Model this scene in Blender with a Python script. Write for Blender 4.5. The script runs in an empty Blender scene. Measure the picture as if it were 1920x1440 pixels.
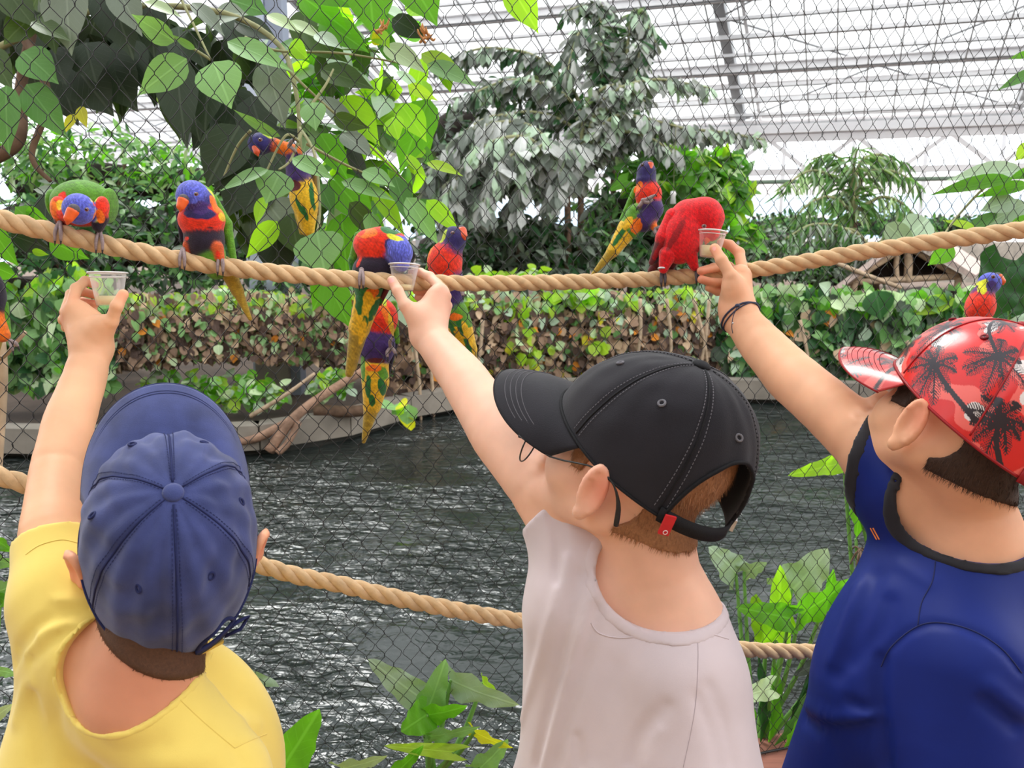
import bpy, math, random
import numpy as np
from mathutils import Matrix, Vector
rng = np.random.default_rng(7)
random.seed(7)
SC = bpy.context.scene
COL = SC.collection
F0 = 1450.0; PITCH = math.radians(10.9); CAMZ = 1.6
CP, SP = math.cos(PITCH), math.sin(PITCH)
# ---------------- camera, sky, sun, exposure ----------------
cam_data = bpy.data.cameras.new('camera'); cam = bpy.data.objects.new('camera', cam_data); COL.objects.link(cam)
cam.location = (0, 0, CAMZ); cam.rotation_euler = (math.pi/2-PITCH, 0, 0)
cam_data.sensor_width = 36; cam_data.lens = 36*F0/1920; cam_data.clip_start = .05; cam_data.clip_end = 300
cam_data.dof.use_dof = True; cam_data.dof.focus_distance = 1.12; cam_data.dof.aperture_fstop = 11
SC.camera = cam
w = bpy.data.worlds.new('sky'); SC.world = w; w.use_nodes = True
nt = w.node_tree; nt.nodes.clear()
tc = nt.nodes.new('ShaderNodeTexCoord'); sep = nt.nodes.new('ShaderNodeSeparateXYZ'); cr = nt.nodes.new('ShaderNodeValToRGB')
bg = nt.nodes.new('ShaderNodeBackground'); wo = nt.nodes.new('ShaderNodeOutputWorld')
nt.links.new(tc.outputs['Generated'], sep.inputs[0]); nt.links.new(sep.outputs['Z'], cr.inputs[0])
nt.links.new(cr.outputs[0], bg.inputs[0]); nt.links.new(bg.outputs[0], wo.inputs[0])
cr.color_ramp.elements[0].position = 0.0; cr.color_ramp.elements[0].color = (.62, .80, 1.0, 1)
cr.color_ramp.elements[1].position = .14; cr.color_ramp.elements[1].color = (1, 1, 1, 1)
bg.inputs[1].default_value = 3.0
sd = bpy.data.lights.new('sun', 'SUN'); so = bpy.data.objects.new('sun', sd); COL.objects.link(so)
sd.energy = 5.0; sd.angle = math.radians(22); sd.color = (1, .97, .92)
so.rotation_euler = (math.radians(-26), math.radians(-20), 0)
SC.view_settings.view_transform = 'Standard'; SC.view_settings.look = 'None'
SC.view_settings.exposure = 0.32; SC.view_settings.gamma = 1; SC.view_settings.use_curve_mapping = False
# ---------------- helpers ----------------
def P(px, py, D):
    r = (px-960)/F0*D; u = -(py-720)/F0*D
    return np.array([r, D*CP+u*SP, CAMZ-D*SP+u*CP])
def at(px, py, Y):
    d = P(px, py, 1.0)-np.array([0, 0, CAMZ]); return np.array([0, 0, CAMZ])+d*(Y/d[1])
def G(px, py, z):
    d = P(px, py, 1.0)-np.array([0, 0, CAMZ]); return np.array([0, 0, CAMZ])+d*((z-CAMZ)/d[2])
FWD = np.array([0, CP, -SP]); UPV = np.array([0, SP, CP]); RGT = np.array([1., 0, 0])
def nrm(v): v = np.asarray(v, float); return v/(np.linalg.norm(v)+1e-12)
def S(r, g, b):
    return tuple(((c/255)/12.92 if c/255 <= .04045 else ((c/255+.055)/1.055)**2.4) for c in (r, g, b))
def tag(o, label=None, cat=None, group=None, kind=None):
    if label: o['label'] = label
    if cat: o['category'] = cat
    if group: o['group'] = group
    if kind: o['kind'] = kind
    return o
def empty(name, loc, label=None, cat=None, group=None, kind=None):
    o = bpy.data.objects.new(name, None); COL.objects.link(o); o.location = Vector(loc)
    o.empty_display_size = .05
    return tag(o, label, cat, group, kind)
def root_off(par):
    off = np.zeros(3)
    while par is not None:
        off += np.array(par.location); par = par.parent
    return off
def link(name, me, parent=None, label=None, kind=None):
    o = bpy.data.objects.new(name, me); COL.objects.link(o)
    if parent is not None:
        o.parent = parent; o.location = Vector(-root_off(parent))
    return tag(o, label, kind=kind)
def mesh(name, V, Fc, mat=None, cols=None, smooth=True, uv=None):
    V = np.asarray(V, np.float32); me = bpy.data.meshes.new(name)
    if isinstance(Fc, np.ndarray) and Fc.ndim == 2:
        n, k = Fc.shape
        me.vertices.add(len(V)); me.vertices.foreach_set('co', V.ravel())
        me.loops.add(n*k); me.loops.foreach_set('vertex_index', Fc.astype(np.int32).ravel())
        me.polygons.add(n); me.polygons.foreach_set('loop_start', np.arange(0, n*k, k, dtype=np.int32))
        me.polygons.foreach_set('loop_total', np.full(n, k, np.int32))
    else:
        me.from_pydata(V.tolist(), [], [list(map(int, f)) for f in Fc])
    if cols is not None:
        a = me.color_attributes.new('Col', 'FLOAT_COLOR', 'POINT')
        c = np.ones((len(V), 4), np.float32); c[:, :3] = cols; a.data.foreach_set('color', c.ravel())
    if uv is not None:
        l = me.uv_layers.new(name='UVMap'); li = np.zeros(len(me.loops), np.int32); me.loops.foreach_get('vertex_index', li)
        l.data.foreach_set('uv', np.asarray(uv, np.float32)[li].ravel())
    me.update(calc_edges=True)
    if smooth: me.polygons.foreach_set('use_smooth', np.ones(len(me.polygons), bool))
    if mat: me.materials.append(mat)
    me.validate()
    return me
class MB:
    def __init__(s): s.V = []; s.F = []; s.n = 0
    def add(s, V, Fc):
        V = np.asarray(V, float); s.V.append(V); s.F += [tuple(int(i)+s.n for i in f) for f in Fc]; s.n += len(V); return s
    def box(s, c, sx, sy, sz, ax=None):
        c = np.asarray(c, float); ax = np.eye(3) if ax is None else np.asarray(ax)
        v = [c+ax[0]*a*sx/2+ax[1]*b*sy/2+ax[2]*d*sz/2 for a in (-1, 1) for b in (-1, 1) for d in (-1, 1)]
        return s.add(v, [(0, 1, 3, 2), (4, 6, 7, 5), (0, 4, 5, 1), (2, 3, 7, 6), (0, 2, 6, 4), (1, 5, 7, 3)])
    def beam(s, a, b, w_, h_, up=(0, 0, 1)):
        a = np.asarray(a, float); b = np.asarray(b, float); x = nrm(b-a); y = nrm(np.cross(up, x)); z = np.cross(x, y)
        return s.box((a+b)/2, np.linalg.norm(b-a), w_, h_, [x, y, z])
    def tube(s, pts, r, n=6, closed=False, caps=True):
        V, Fc = tube_geo(pts, r, n, closed, caps); return s.add(V, Fc)
    def ball(s, c, r, n=10, m=6, ax=None):
        r = np.ones(3)*r; ax = np.eye(3) if ax is None else np.asarray(ax); V = []; Fc = []
        for i in range(m+1):
            th = math.pi*i/m
            for j in range(n):
                ph = 2*math.pi*j/n; q = np.array([math.sin(th)*math.cos(ph), math.sin(th)*math.sin(ph), math.cos(th)])*r
                V.append(np.asarray(c)+q@ax)
        for i in range(m):
            for j in range(n): Fc.append((i*n+j, (i+1)*n+j, (i+1)*n+(j+1) % n, i*n+(j+1) % n))
        return s.add(V, Fc)
    def build(s, name, mat, parent=None, label=None, smooth=False, kind=None):
        return link(name, mesh(name, np.concatenate(s.V), s.F, mat, smooth=smooth), parent, label, kind)
def tube_geo(pts, r, n=6, closed=False, caps=True):
    pts = np.asarray(pts, float); m = len(pts); r = np.ones(m)*r if np.isscalar(r) else np.asarray(r, float)
    T = np.gradient(pts, axis=0) if not closed else np.roll(pts, -1, 0)-np.roll(pts, 1, 0)
    T /= np.linalg.norm(T, axis=1)[:, None]+1e-12
    ref = np.array([0, 0, 1.]) if abs(T[0][2]) < .9 else np.array([1., 0, 0])
    N = np.zeros_like(pts); nn = nrm(np.cross(T[0], np.cross(ref, T[0])))
    for i in range(m):
        nn = nrm(nn-T[i]*np.dot(nn, T[i])); N[i] = nn
    B = np.cross(T, N); a = np.arange(n)*2*math.pi/n
    V = (pts[:, None]+r[:, None, None]*(np.cos(a)[None, :, None]*N[:, None]+np.sin(a)[None, :, None]*B[:, None])).reshape(-1, 3)
    Fc = [(i*n+j, i*n+(j+1) % n, (i+1)*n+(j+1) % n, (i+1)*n+j) for i in range(m-1) for j in range(n)]
    if closed: Fc += [((m-1)*n+j, (m-1)*n+(j+1) % n, (j+1) % n, j) for j in range(n)]
    elif caps: Fc += [tuple(range(n-1, -1, -1)), tuple((m-1)*n+j for j in range(n))]
    return V, Fc
def spline(pts, n):
    pts = np.asarray(pts, float); m = len(pts); t = np.linspace(0, m-1, n); out = []
    for u in t:
        i = min(int(u), m-2); f = u-i; p0 = pts[max(i-1, 0)]; p1 = pts[i]; p2 = pts[i+1]; p3 = pts[min(i+2, m-1)]
        out.append(.5*((2*p1)+(-p0+p2)*f+(2*p0-5*p1+4*p2-p3)*f*f+(-p0+3*p1-3*p2+p3)*f**3))
    return np.array(out)
# ---------------- materials ----------------
def newmat(name):
    m = bpy.data.materials.new(name); m.use_nodes = True; n = m.node_tree; b = n.nodes['Principled BSDF']; return m, n, b
def mat(name, col, rough=.7, var=.15, scale=20, bump=.2, bscale=None, spec=.3, metal=0, vcol=False, sss=0, sheen=0, stretch=None, coat=0, bdist=.002):
    m, n, b = newmat(name); N = n.nodes; L = n.links
    tcn = N.new('ShaderNodeTexCoord'); src = tcn.outputs['Object']
    if stretch:
        mp = N.new('ShaderNodeMapping'); mp.inputs['Scale'].default_value = stretch; L.new(src, mp.inputs[0]); src = mp.outputs[0]
    no = N.new('ShaderNodeTexNoise'); no.inputs['Scale'].default_value = scale; no.inputs['Detail'].default_value = 5; L.new(src, no.inputs[0])
    mr = N.new('ShaderNodeMapRange'); mr.inputs[1].default_value = .3; mr.inputs[2].default_value = .7
    mr.inputs[3].default_value = 1-var; mr.inputs[4].default_value = 1+var; L.new(no.outputs[0], mr.inputs[0])
    mx = N.new('ShaderNodeVectorMath'); mx.operation = 'SCALE'; L.new(mr.outputs[0], mx.inputs['Scale'])
    if vcol:
        at_ = N.new('ShaderNodeAttribute'); at_.attribute_name = 'Col'; L.new(at_.outputs[0], mx.inputs[0])
    else: mx.inputs[0].default_value = col
    L.new(mx.outputs[0], b.inputs['Base Color'])
    b.inputs['Roughness'].default_value = rough; b.inputs['Specular IOR Level'].default_value = spec; b.inputs['Metallic'].default_value = metal
    if coat: b.inputs['Coat Weight'].default_value = coat; b.inputs['Coat Roughness'].default_value = .15
    if sheen: b.inputs['Sheen Weight'].default_value = sheen; b.inputs['Sheen Roughness'].default_value = .5
    if sss:
        b.inputs['Subsurface Weight'].default_value = sss; b.inputs['Subsurface Radius'].default_value = (1, .35, .2); b.inputs['Subsurface Scale'].default_value = .006
    if bump:
        n2 = N.new('ShaderNodeTexNoise'); n2.inputs['Scale'].default_value = bscale or scale*6; n2.inputs['Detail'].default_value = 4; L.new(src, n2.inputs[0])
        bp = N.new('ShaderNodeBump'); bp.inputs['Strength'].default_value = bump; bp.inputs['Distance'].default_value = bdist
        L.new(n2.outputs[0], bp.inputs['Height']); L.new(bp.outputs[0], b.inputs['Normal'])
    return m
def leaf_mat(name, col, vein=1.35, trans=.35, rough=.45, var=.25):
    m, n, b = newmat(name); N = n.nodes; L = n.links
    uv = N.new('ShaderNodeUVMap'); sp = N.new('ShaderNodeSeparateXYZ'); L.new(uv.outputs[0], sp.inputs[0])
    # midrib |u-.5| and side veins slanting off it
    su = N.new('ShaderNodeMath'); su.operation = 'SUBTRACT'; su.inputs[1].default_value = .5; L.new(sp.outputs[0], su.inputs[0])
    ab = N.new('ShaderNodeMath'); ab.operation = 'ABSOLUTE'; L.new(su.outputs[0], ab.inputs[0])
    mid = N.new('ShaderNodeMapRange'); mid.inputs[1].default_value = .012; mid.inputs[2].default_value = .035; mid.inputs[3].default_value = 1; mid.inputs[4].default_value = 0; L.new(ab.outputs[0], mid.inputs[0])
    a1 = N.new('ShaderNodeMath'); a1.operation = 'MULTIPLY_ADD'; a1.inputs[1].default_value = -.9; L.new(ab.outputs[0], a1.inputs[0]); L.new(sp.outputs[1], a1.inputs[2])
    a2 = N.new('ShaderNodeMath'); a2.operation = 'MULTIPLY'; a2.inputs[1].default_value = 50; L.new(a1.outputs[0], a2.inputs[0])
    a3 = N.new('ShaderNodeMath'); a3.operation = 'SINE'; L.new(a2.outputs[0], a3.inputs[0])
    sv = N.new('ShaderNodeMapRange'); sv.inputs[1].default_value = .93; sv.inputs[2].default_value = 1; sv.inputs[4].default_value = .35; L.new(a3.outputs[0], sv.inputs[0])
    mxv = N.new('ShaderNodeMath'); mxv.operation = 'MAXIMUM'; L.new(mid.outputs[0], mxv.inputs[0]); L.new(sv.outputs[0], mxv.inputs[1])
    oi = N.new('ShaderNodeObjectInfo'); tcn = N.new('ShaderNodeTexCoord'); ge = N.new('ShaderNodeNewGeometry')
    no = N.new('ShaderNodeTexNoise'); no.inputs['Scale'].default_value = 3.5; no.inputs['Detail'].default_value = 3; L.new(ge.outputs['Position'], no.inputs[0])
    mr = N.new('ShaderNodeMapRange'); mr.inputs[1].default_value = .3; mr.inputs[2].default_value = .7; mr.inputs[3].default_value = 1-var; mr.inputs[4].default_value = 1+var; L.new(no.outputs[0], mr.inputs[0])
    rr = N.new('ShaderNodeMapRange'); rr.inputs[3].default_value = .85; rr.inputs[4].default_value = 1.15; L.new(oi.outputs['Random'], rr.inputs[0])
    mm = N.new('ShaderNodeMath'); mm.operation = 'MULTIPLY'; L.new(mr.outputs[0], mm.inputs[0]); L.new(rr.outputs[0], mm.inputs[1])
    mix = N.new('ShaderNodeMix'); mix.data_type = 'RGBA'; mix.inputs[6].default_value = (*col, 1); mix.inputs[7].default_value = (*[min(1, c*vein+.03) for c in col], 1); L.new(mxv.outputs[0], mix.inputs[0])
    sc = N.new('ShaderNodeVectorMath'); sc.operation = 'SCALE'; L.new(mix.outputs[2], sc.inputs[0]); L.new(mm.outputs[0], sc.inputs['Scale'])
    L.new(sc.outputs[0], b.inputs['Base Color']); b.inputs['Roughness'].default_value = rough; b.inputs['Specular IOR Level'].default_value = .35
    bp = N.new('ShaderNodeBump'); bp.inputs['Strength'].default_value = .3; bp.inputs['Distance'].default_value = .003; L.new(mxv.outputs[0], bp.inputs['Height']); L.new(bp.outputs[0], b.inputs['Normal'])
    if trans:
        tr = N.new('ShaderNodeBsdfTranslucent'); ts = N.new('ShaderNodeVectorMath'); ts.operation = 'MULTIPLY'; ts.inputs[1].default_value = (1.25, 1.45, .45); L.new(sc.outputs[0], ts.inputs[0]); L.new(ts.outputs[0], tr.inputs[0])
        ms = N.new('ShaderNodeMixShader'); ms.inputs[0].default_value = trans; L.new(b.outputs[0], ms.inputs[1]); L.new(tr.outputs[0], ms.inputs[2])
        L.new(ms.outputs[0], N['Material Output'].inputs[0])
    return m
# ---------------- signed distance grids, meshed with surface nets ----------------
def axis(segs):
    out = []
    for lo, hi, h in segs: out.append(np.arange(lo, hi, h))
    out.append([segs[-1][1]]); return np.unique(np.concatenate(out).round(5)).astype(np.float32)
def d_cone(X, Y, Z, a, b, ra, rb):
    ba = b-a; l2 = float(ba@ba)+1e-12
    h = np.clip(((X-a[0])*ba[0]+(Y-a[1])*ba[1]+(Z-a[2])*ba[2])/l2, 0, 1)
    return np.sqrt((X-a[0]-h*ba[0])**2+(Y-a[1]-h*ba[1])**2+(Z-a[2]-h*ba[2])**2)-(ra+(rb-ra)*h)
def d_ell(X, Y, Z, c, r, ax):
    ax = np.eye(3) if ax is None else ax
    q = [((X-c[0])*ax[i][0]+(Y-c[1])*ax[i][1]+(Z-c[2])*ax[i][2]) for i in range(3)]
    k0 = np.sqrt(sum((q[i]/r[i])**2 for i in range(3))); k1 = np.sqrt(sum((q[i]/r[i]**2)**2 for i in range(3)))+1e-9
    return k0*(k0-1)/k1
class Field:
    def __init__(s, xs, ys, zs, big=.06):
        s.a = [np.asarray(v, np.float32) for v in (xs, ys, zs)]; s.F = np.full([len(v) for v in s.a], big, np.float32); s.big = big
    def sub(s, lo, hi):
        sl = [slice(max(0, int(np.searchsorted(a, l))-2), int(np.searchsorted(a, h))+2) for a, l, h in zip(s.a, lo, hi)]
        return tuple(sl), np.meshgrid(*[a[i] for a, i in zip(s.a, sl)], indexing='ij', sparse=True)
    def _mix(s, sl, d, k, op):
        A = s.F[sl]
        if A.size == 0: return
        if op == 'sub': d = -d; k_ = k; s.F[sl] = np.maximum(A, d) if k <= 0 else (lambda h: d*h+A*(1-h)+k_*h*(1-h))(np.clip(.5-.5*(A-d)/k, 0, 1)); return
        if k <= 0: s.F[sl] = np.minimum(A, d); return
        h = np.clip(.5+.5*(A-d)/k, 0, 1); s.F[sl] = A*(1-h)+d*h-k*h*(1-h)
    def cone(s, a, b, ra, rb, k=.01, op='add', m=None):
        a = np.asarray(a, float); b = np.asarray(b, float); R = max(ra, rb)+k*1.5+.012
        sl, g = s.sub(np.minimum(a, b)-R, np.maximum(a, b)+R); s._mix(sl, d_cone(*g, a, b, ra, rb), k, op); return s
    def chain(s, pts, rs, k=.01):
        pts = [np.asarray(p, float) for p in pts]; pp = np.array(pts); R = max(rs)+k*1.5+.012; k2 = min(k*.5, .010)
        sl, g = s.sub(pp.min(0)-R, pp.max(0)+R); d = None
        if s.F[sl].size == 0: return s
        for i in range(len(pts)-1):
            e = d_cone(*g, pts[i], pts[i+1], rs[i], rs[i+1])
            if d is None: d = e
            else:
                # blend the inside of the bend only; no swelling where the spheres coincide
                h = np.maximum(k2-np.abs(d-e), 0)/k2 if k2 > 0 else 0; q = np.sqrt(sum((g[j]-pts[i][j])**2 for j in range(3)))-rs[i]
                d = np.minimum(d, e)-h*h*k2*.25*np.clip(np.minimum(q, .02)/.01, 0, 1)
        s._mix(sl, d, k, 'add'); return s
    def ell(s, c, r, ax=None, k=.01, op='add'):
        ax = np.eye(3) if ax is None else np.asarray(ax, float); r = np.asarray(r, float); c = np.asarray(c, float); R = max(r)+k*1.5+.012
        sl, g = s.sub(c-R, c+R); s._mix(sl, d_ell(*g, c, r, ax), k, op); return s
    def fold(s, pts, w_, amp):
        pts = [np.asarray(p, float) for p in pts]; pp = np.array(pts); sl, g = s.sub(pp.min(0)-3*w_, pp.max(0)+3*w_)
        if s.F[sl].size == 0: return s
        d = None
        for i in range(len(pts)-1):
            e = d_cone(*g, pts[i], pts[i+1], 0, 0); d = e if d is None else np.minimum(d, e)
        s.F[sl] -= amp*np.exp(-(d/w_)**2); return s
    def mesh(s):
        return surface_nets(s.F, s.a)
def surface_nets(Fv, ax):
    ins = Fv < 0
    c = ins[:-1, :-1, :-1].astype(np.uint8)
    for i in (0, 1):
        for j in (0, 1):
            for k in (0, 1):
                if i+j+k: c = c+ins[i:ins.shape[0]-1+i, j:ins.shape[1]-1+j, k:ins.shape[2]-1+k]
    act = (c > 0) & (c < 8); I, J, K = np.nonzero(act)
    idx = np.full(act.shape, -1, np.int32); idx[I, J, K] = np.arange(len(I))
    pos = np.zeros((len(I), 3)); cnt = np.zeros(len(I)); cor = [(i, j, k) for i in (0, 1) for j in (0, 1) for k in (0, 1)]
    vals = {q: Fv[I+q[0], J+q[1], K+q[2]] for q in cor}
    for q in cor:
        for d in range(3):
            if q[d] == 0:
                q2 = list(q); q2[d] = 1; q2 = tuple(q2); a = vals[q]; b = vals[q2]; m = (a < 0) != (b < 0)
                t = np.where(m, a/(a-b+1e-20), 0)
                p0 = [ax[e][(I, J, K)[e]+q[e]] for e in range(3)]; p1 = ax[d][(I, J, K)[d]+1]
                for e in range(3):
                    v = p0[e] if e != d else p0[e]+(p1-p0[e])*t
                    pos[:, e] += np.where(m, v, 0)
                cnt += m
    pos /= cnt[:, None]
    faces = []
    for d in range(3):
        e, f = [(1, 2), (2, 0), (0, 1)][d]
        s0 = [slice(None)]*3; s1 = [slice(None)]*3; s0[d] = slice(0, -1); s1[d] = slice(1, None)
        A = ins[tuple(s0)]; B = ins[tuple(s1)]; ch = A != B
        q = list(np.nonzero(ch)); ok = (q[e] > 0) & (q[f] > 0) & (q[e] < Fv.shape[e]-1) & (q[f] < Fv.shape[f]-1)
        q = [v[ok] for v in q]; sgn = A[tuple(q)]
        def ix(de, df):
            v = list(q); v[e] = v[e]+de; v[f] = v[f]+df; return idx[v[0], v[1], v[2]]
        a, b, c_, d_ = ix(-1, -1), ix(0, -1), ix(0, 0), ix(-1, 0)
        qd = np.where(sgn[:, None], np.stack([a, b, c_, d_], 1), np.stack([d_, c_, b, a], 1)); faces.append(qd)
    Fc = np.concatenate(faces); Fc = Fc[(Fc >= 0).all(1)]
    return pos, Fc
def largest(V, Fc):
    lab = np.arange(len(V))
    for _ in range(60):
        m = lab[Fc].min(1); new = lab.copy()
        for c in range(Fc.shape[1]): np.minimum.at(new, Fc[:, c], m)
        new = new[new]
        if (new == lab).all(): break
        lab = new
    keep = lab == np.bincount(lab).argmax(); ix = np.cumsum(keep)-1; return V[keep], ix[Fc[keep[Fc].all(1)]]
def relax(V, Fc, it=2, lam=.5):
    for _ in range(it):
        s_ = np.zeros_like(V); n_ = np.zeros(len(V))
        for a, b in ((0, 1), (1, 2), (2, 3), (3, 0)):
            for p, q in ((a, b), (b, a)):
                for e in range(3): s_[:, e] += np.bincount(Fc[:, p], V[Fc[:, q], e], len(V))
                n_ += np.bincount(Fc[:, p], minlength=len(V))
        V = V+lam*(s_/np.maximum(n_, 1)[:, None]-V)
    return V
def vnoise(V, sc, seed=0):
    r = np.random.default_rng(seed); out = np.zeros(len(V))
    for i in range(7):
        k = r.normal(size=3); k = k/np.linalg.norm(k)*sc*(.6+.9*r.random()); out += np.sin(V@k+r.random()*6.28)
    return out/3.2
from mathutils.bvhtree import BVHTree
M = {}
M['skin'] = mat('skin', (1, 1, 1), .5, .05, 30, .12, 900, spec=.3, vcol=True, sss=.18, bdist=.0004)
M['hair'] = mat('hair', (1, 1, 1), .6, .18, 400, .5, 900, vcol=True, bdist=.001)
M['tee_yellow'] = mat('yellow cotton', S(236, 208, 108), .85, .05, 12, .25, 1500, spec=.15, sheen=.3, bdist=.0006)
M['tee_pale'] = mat('pale lilac cotton', S(208, 192, 196), .85, .04, 14, .25, 1500, spec=.15, sheen=.3, bdist=.0006)
M['tee_blue'] = mat('royal blue jersey', S(8, 32, 112), .55, .06, 14, .15, 1500, spec=.25, sheen=.0, bdist=.0004)
M['black_cloth'] = mat('black cloth', S(34, 32, 38), .7, .12, 30, .2, 900, sheen=.1, bdist=.0005)
M['navy'] = mat('washed navy cotton', S(58, 66, 114), .85, .30, 26, .5, 1300, spec=.15, sheen=.25, bdist=.0010)
M['navy_dark'] = mat('navy seam', S(34, 40, 84), .85, .15, 60, .3, 900)
M['cap_black'] = mat('black cotton twill', S(36, 34, 40), .85, .15, 18, .4, 900, spec=.2, sheen=.15, bdist=.0009)
M['cap_black_dark'] = mat('black seam', S(22, 21, 25), .8, .15, 60, .3, 900)
M['thread_grey'] = mat('grey thread', S(105, 102, 108), .8, .1, 60, 0)
M['thread_navy'] = mat('dark navy thread', S(34, 40, 84), .8, .1, 60, 0)
M['red'] = mat('red tab', S(200, 40, 44), .7, .1, 60, .1)
M['print'] = mat('glossy printed cap', (1, 1, 1), .3, .04, 30, .12, 500, spec=.5, vcol=True, coat=.35, bdist=.0006)
M['brass'] = mat('brass', S(190, 160, 90), .3, .1, 60, 0, metal=1)
M['steel'] = mat('steel', S(200, 200, 205), .25, .1, 60, 0, metal=1)
M['frame'] = mat('black metal', S(25, 25, 28), .35, .05, 60, 0, spec=.5)
M['cord'] = mat('dark blue cord', S(62, 66, 88), .8, .2, 200, .4, 900)
M['trouser'] = mat('dark denim', S(50, 58, 78), .85, .12, 30, .3, 600)
M['shoe'] = mat('grey canvas', S(120, 120, 124), .8, .1, 40, .2)
M['eye'] = mat('eye', S(235, 232, 228), .15, .02, 20, 0, spec=.6)
m_, n_, b_ = newmat('spectacle lens'); n_.nodes.remove(b_)
_t = n_.nodes.new('ShaderNodeBsdfTransparent'); _g = n_.nodes.new('ShaderNodeBsdfGlossy'); _g.inputs['Roughness'].default_value = .03; _x = n_.nodes.new('ShaderNodeMixShader'); _x.inputs[0].default_value = .07
n_.links.new(_t.outputs[0], _x.inputs[1]); n_.links.new(_g.outputs[0], _x.inputs[2]); n_.links.new(_x.outputs[0], n_.nodes['Material Output'].inputs[0]); M['lens'] = m_
def finemap(lo, hi, h0, fine):
    out = [lo]; x = lo
    while x < hi:
        h = h0
        for a, b, hh in fine:
            if a <= x <= b: h = min(h, hh)
        x += h; out.append(x)
    return np.array(out, np.float32)
class Frame:
    def __init__(s, C, R, Fw, U, sc):
        s.C = np.asarray(C, float); U = nrm(U); Fw = nrm(Fw-U*np.dot(Fw, U)); s.A = np.array([np.cross(Fw, U), Fw, U]); s.s = sc
    def p(s, x, y, z): return s.C+s.s*(np.array([x, y, z])@s.A)
    def arr(s, V): return s.C+s.s*(np.asarray(V)@s.A)
def rotz(ax, ang, k):
    ax = np.array(ax); c, s_ = math.cos(ang), math.sin(ang); i, j = [(1, 2), (2, 0), (0, 1)][k]
    o = ax.copy(); o[i] = c*ax[i]+s_*ax[j]; o[j] = -s_*ax[i]+c*ax[j]; return o
def head_sdf(Fd, H, ear=(.0815, -.008, .019, .031, -24, -.016)):
    s = H.s; A = H.A
    Fd.ell(H.p(0, -.010, .028), np.array([.072, .088, .076])*s, A, 0)
    Fd.ell(H.p(0, .030, -.032), np.array([.060, .056, .066])*s, A, .02)
    for q in (-1, 1):
        Fd.ell(H.p(q*.033, .050, -.034), np.array([.030, .030, .032])*s, A, .015)
        Fd.cone(H.p(q*.052, .0, -.055), H.p(q*.014, .070, -.086), .020*s, .017*s, .02)
        Fd.ell(H.p(q*.030, .082, .014), np.array([.022, .010, .008])*s, A, .010)
    Fd.ell(H.p(0, .074, -.088), np.array([.018, .016, .014])*s, A, .012)
    Fd.cone(H.p(0, .084, .006), H.p(0, .104, -.028), .006*s, .0105*s, .008)
    for q in (-1, 1): Fd.ell(H.p(q*.010, .095, -.030), np.array([.006, .008, .006])*s, A, .004)
    Fd.ell(H.p(0, .089, -.054), np.array([.021, .008, .0045])*s, A, .003); Fd.ell(H.p(0, .086, -.063), np.array([.017, .008, .005])*s, A, .003)
    for q in (-1, 1): Fd.ell(H.p(q*.031, .092, -.001), np.array([.014, .010, .010])*s, A, .006, op='sub')
    for q in (-1, 1):
        X = rotz(A, q*math.radians(ear[4]), 2)
        c = H.p(q*ear[0], ear[1], ear[5]); ey, ez = ear[2]/.019, ear[3]/.031
        Fd.ell(c, np.array([.0055, ear[2], ear[3]])*s, X, .006)
        rim = [c+s*(X[1]*(-.0145*ey*math.cos(a)*(1 if math.cos(a) > 0 else .8))+X[2]*ez*(.026*math.sin(a)+.002)+X[0]*q*.003) for a in np.linspace(-1.1, 2.6, 9)]
        Fd.chain(rim, [.0038*s]*9, .002)
        Fd.ell(c+s*(X[0]*q*.009+X[1]*.003-X[2]*.002), np.array([.008, .010*ey, .017*ez])*s, X, .003, op='sub')
        Fd.ell(c+s*(-X[2]*.028+X[1]*.004), np.array([.006, .008, .009])*s, X, .004)
def finger(Fd, pts, r, k=.0022):
    n = len(pts); rs = [r*(1.12-.26*i/(n-1)) for i in range(n)]
    Fd.chain(pts, rs, k)
    for i in range(1, n-1): Fd.ell(pts[i], np.ones(3)*rs[i]*1.07, None, .003)
def proj(bvh, pxs, n=24, lift=0.):
    pts = spline([(a, b, 0) for a, b in pxs], n); out = []
    for a, b, _ in pts:
        d = nrm(P(a, b, 1.)-np.array([0, 0, CAMZ])); h = bvh.ray_cast(Vector((0, 0, CAMZ)), Vector(d))
        if h[0] is not None: out.append(np.array(h[0])-d*lift)
    return out
def bvh_of(V, Fc): return BVHTree.FromPolygons(V.tolist(), Fc.tolist())
# ---- cap ----
def cap_shape(cfg):
    a, bf, bb, H, ay = cfg.get('a', .080), cfg.get('bf', .099), cfg.get('bb', .105), cfg.get('H', .117), cfg.get('ay', -.006)
    def rimz(ph): return cfg.get('z0', -.001)+cfg.get('zs', .030)*np.cos(ph)
    def pt(ph, t, lift=0.):
        ph = np.asarray(ph, float); t = np.asarray(t, float)
        b_ = np.where(np.cos(ph) > 0, bf, bb); h = np.sin(t*math.pi/2); r = np.power(np.clip(1-h**2.25, 0, 1), 1/2.25)
        seam = np.minimum.reduce([np.abs(((ph-k*math.pi/3+math.pi) % (2*math.pi))-math.pi) for k in range(6)])
        blg = 1-.016*np.exp(-(seam/.055)**2)*np.sin(np.clip(t, 0, 1)*math.pi)**.5
        wr = cfg.get('wr', .0)*(np.sin(ph*9+t*7)*np.sin(t*9+1+ph*2)+.7*np.sin(ph*17-t*5)+.6*np.sin(ph*5+t*19)*np.sin(t*13+ph*3))*np.sin(t*math.pi)
        k = (r*blg+wr)
        x = (a+lift)*np.sin(ph)*k; y = (b_+lift)*np.cos(ph)*k+ay*h; z = rimz(ph)*(1-h)+(H+lift)*h
        return np.stack([x, y, z], -1)
    return pt, rimz
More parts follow.
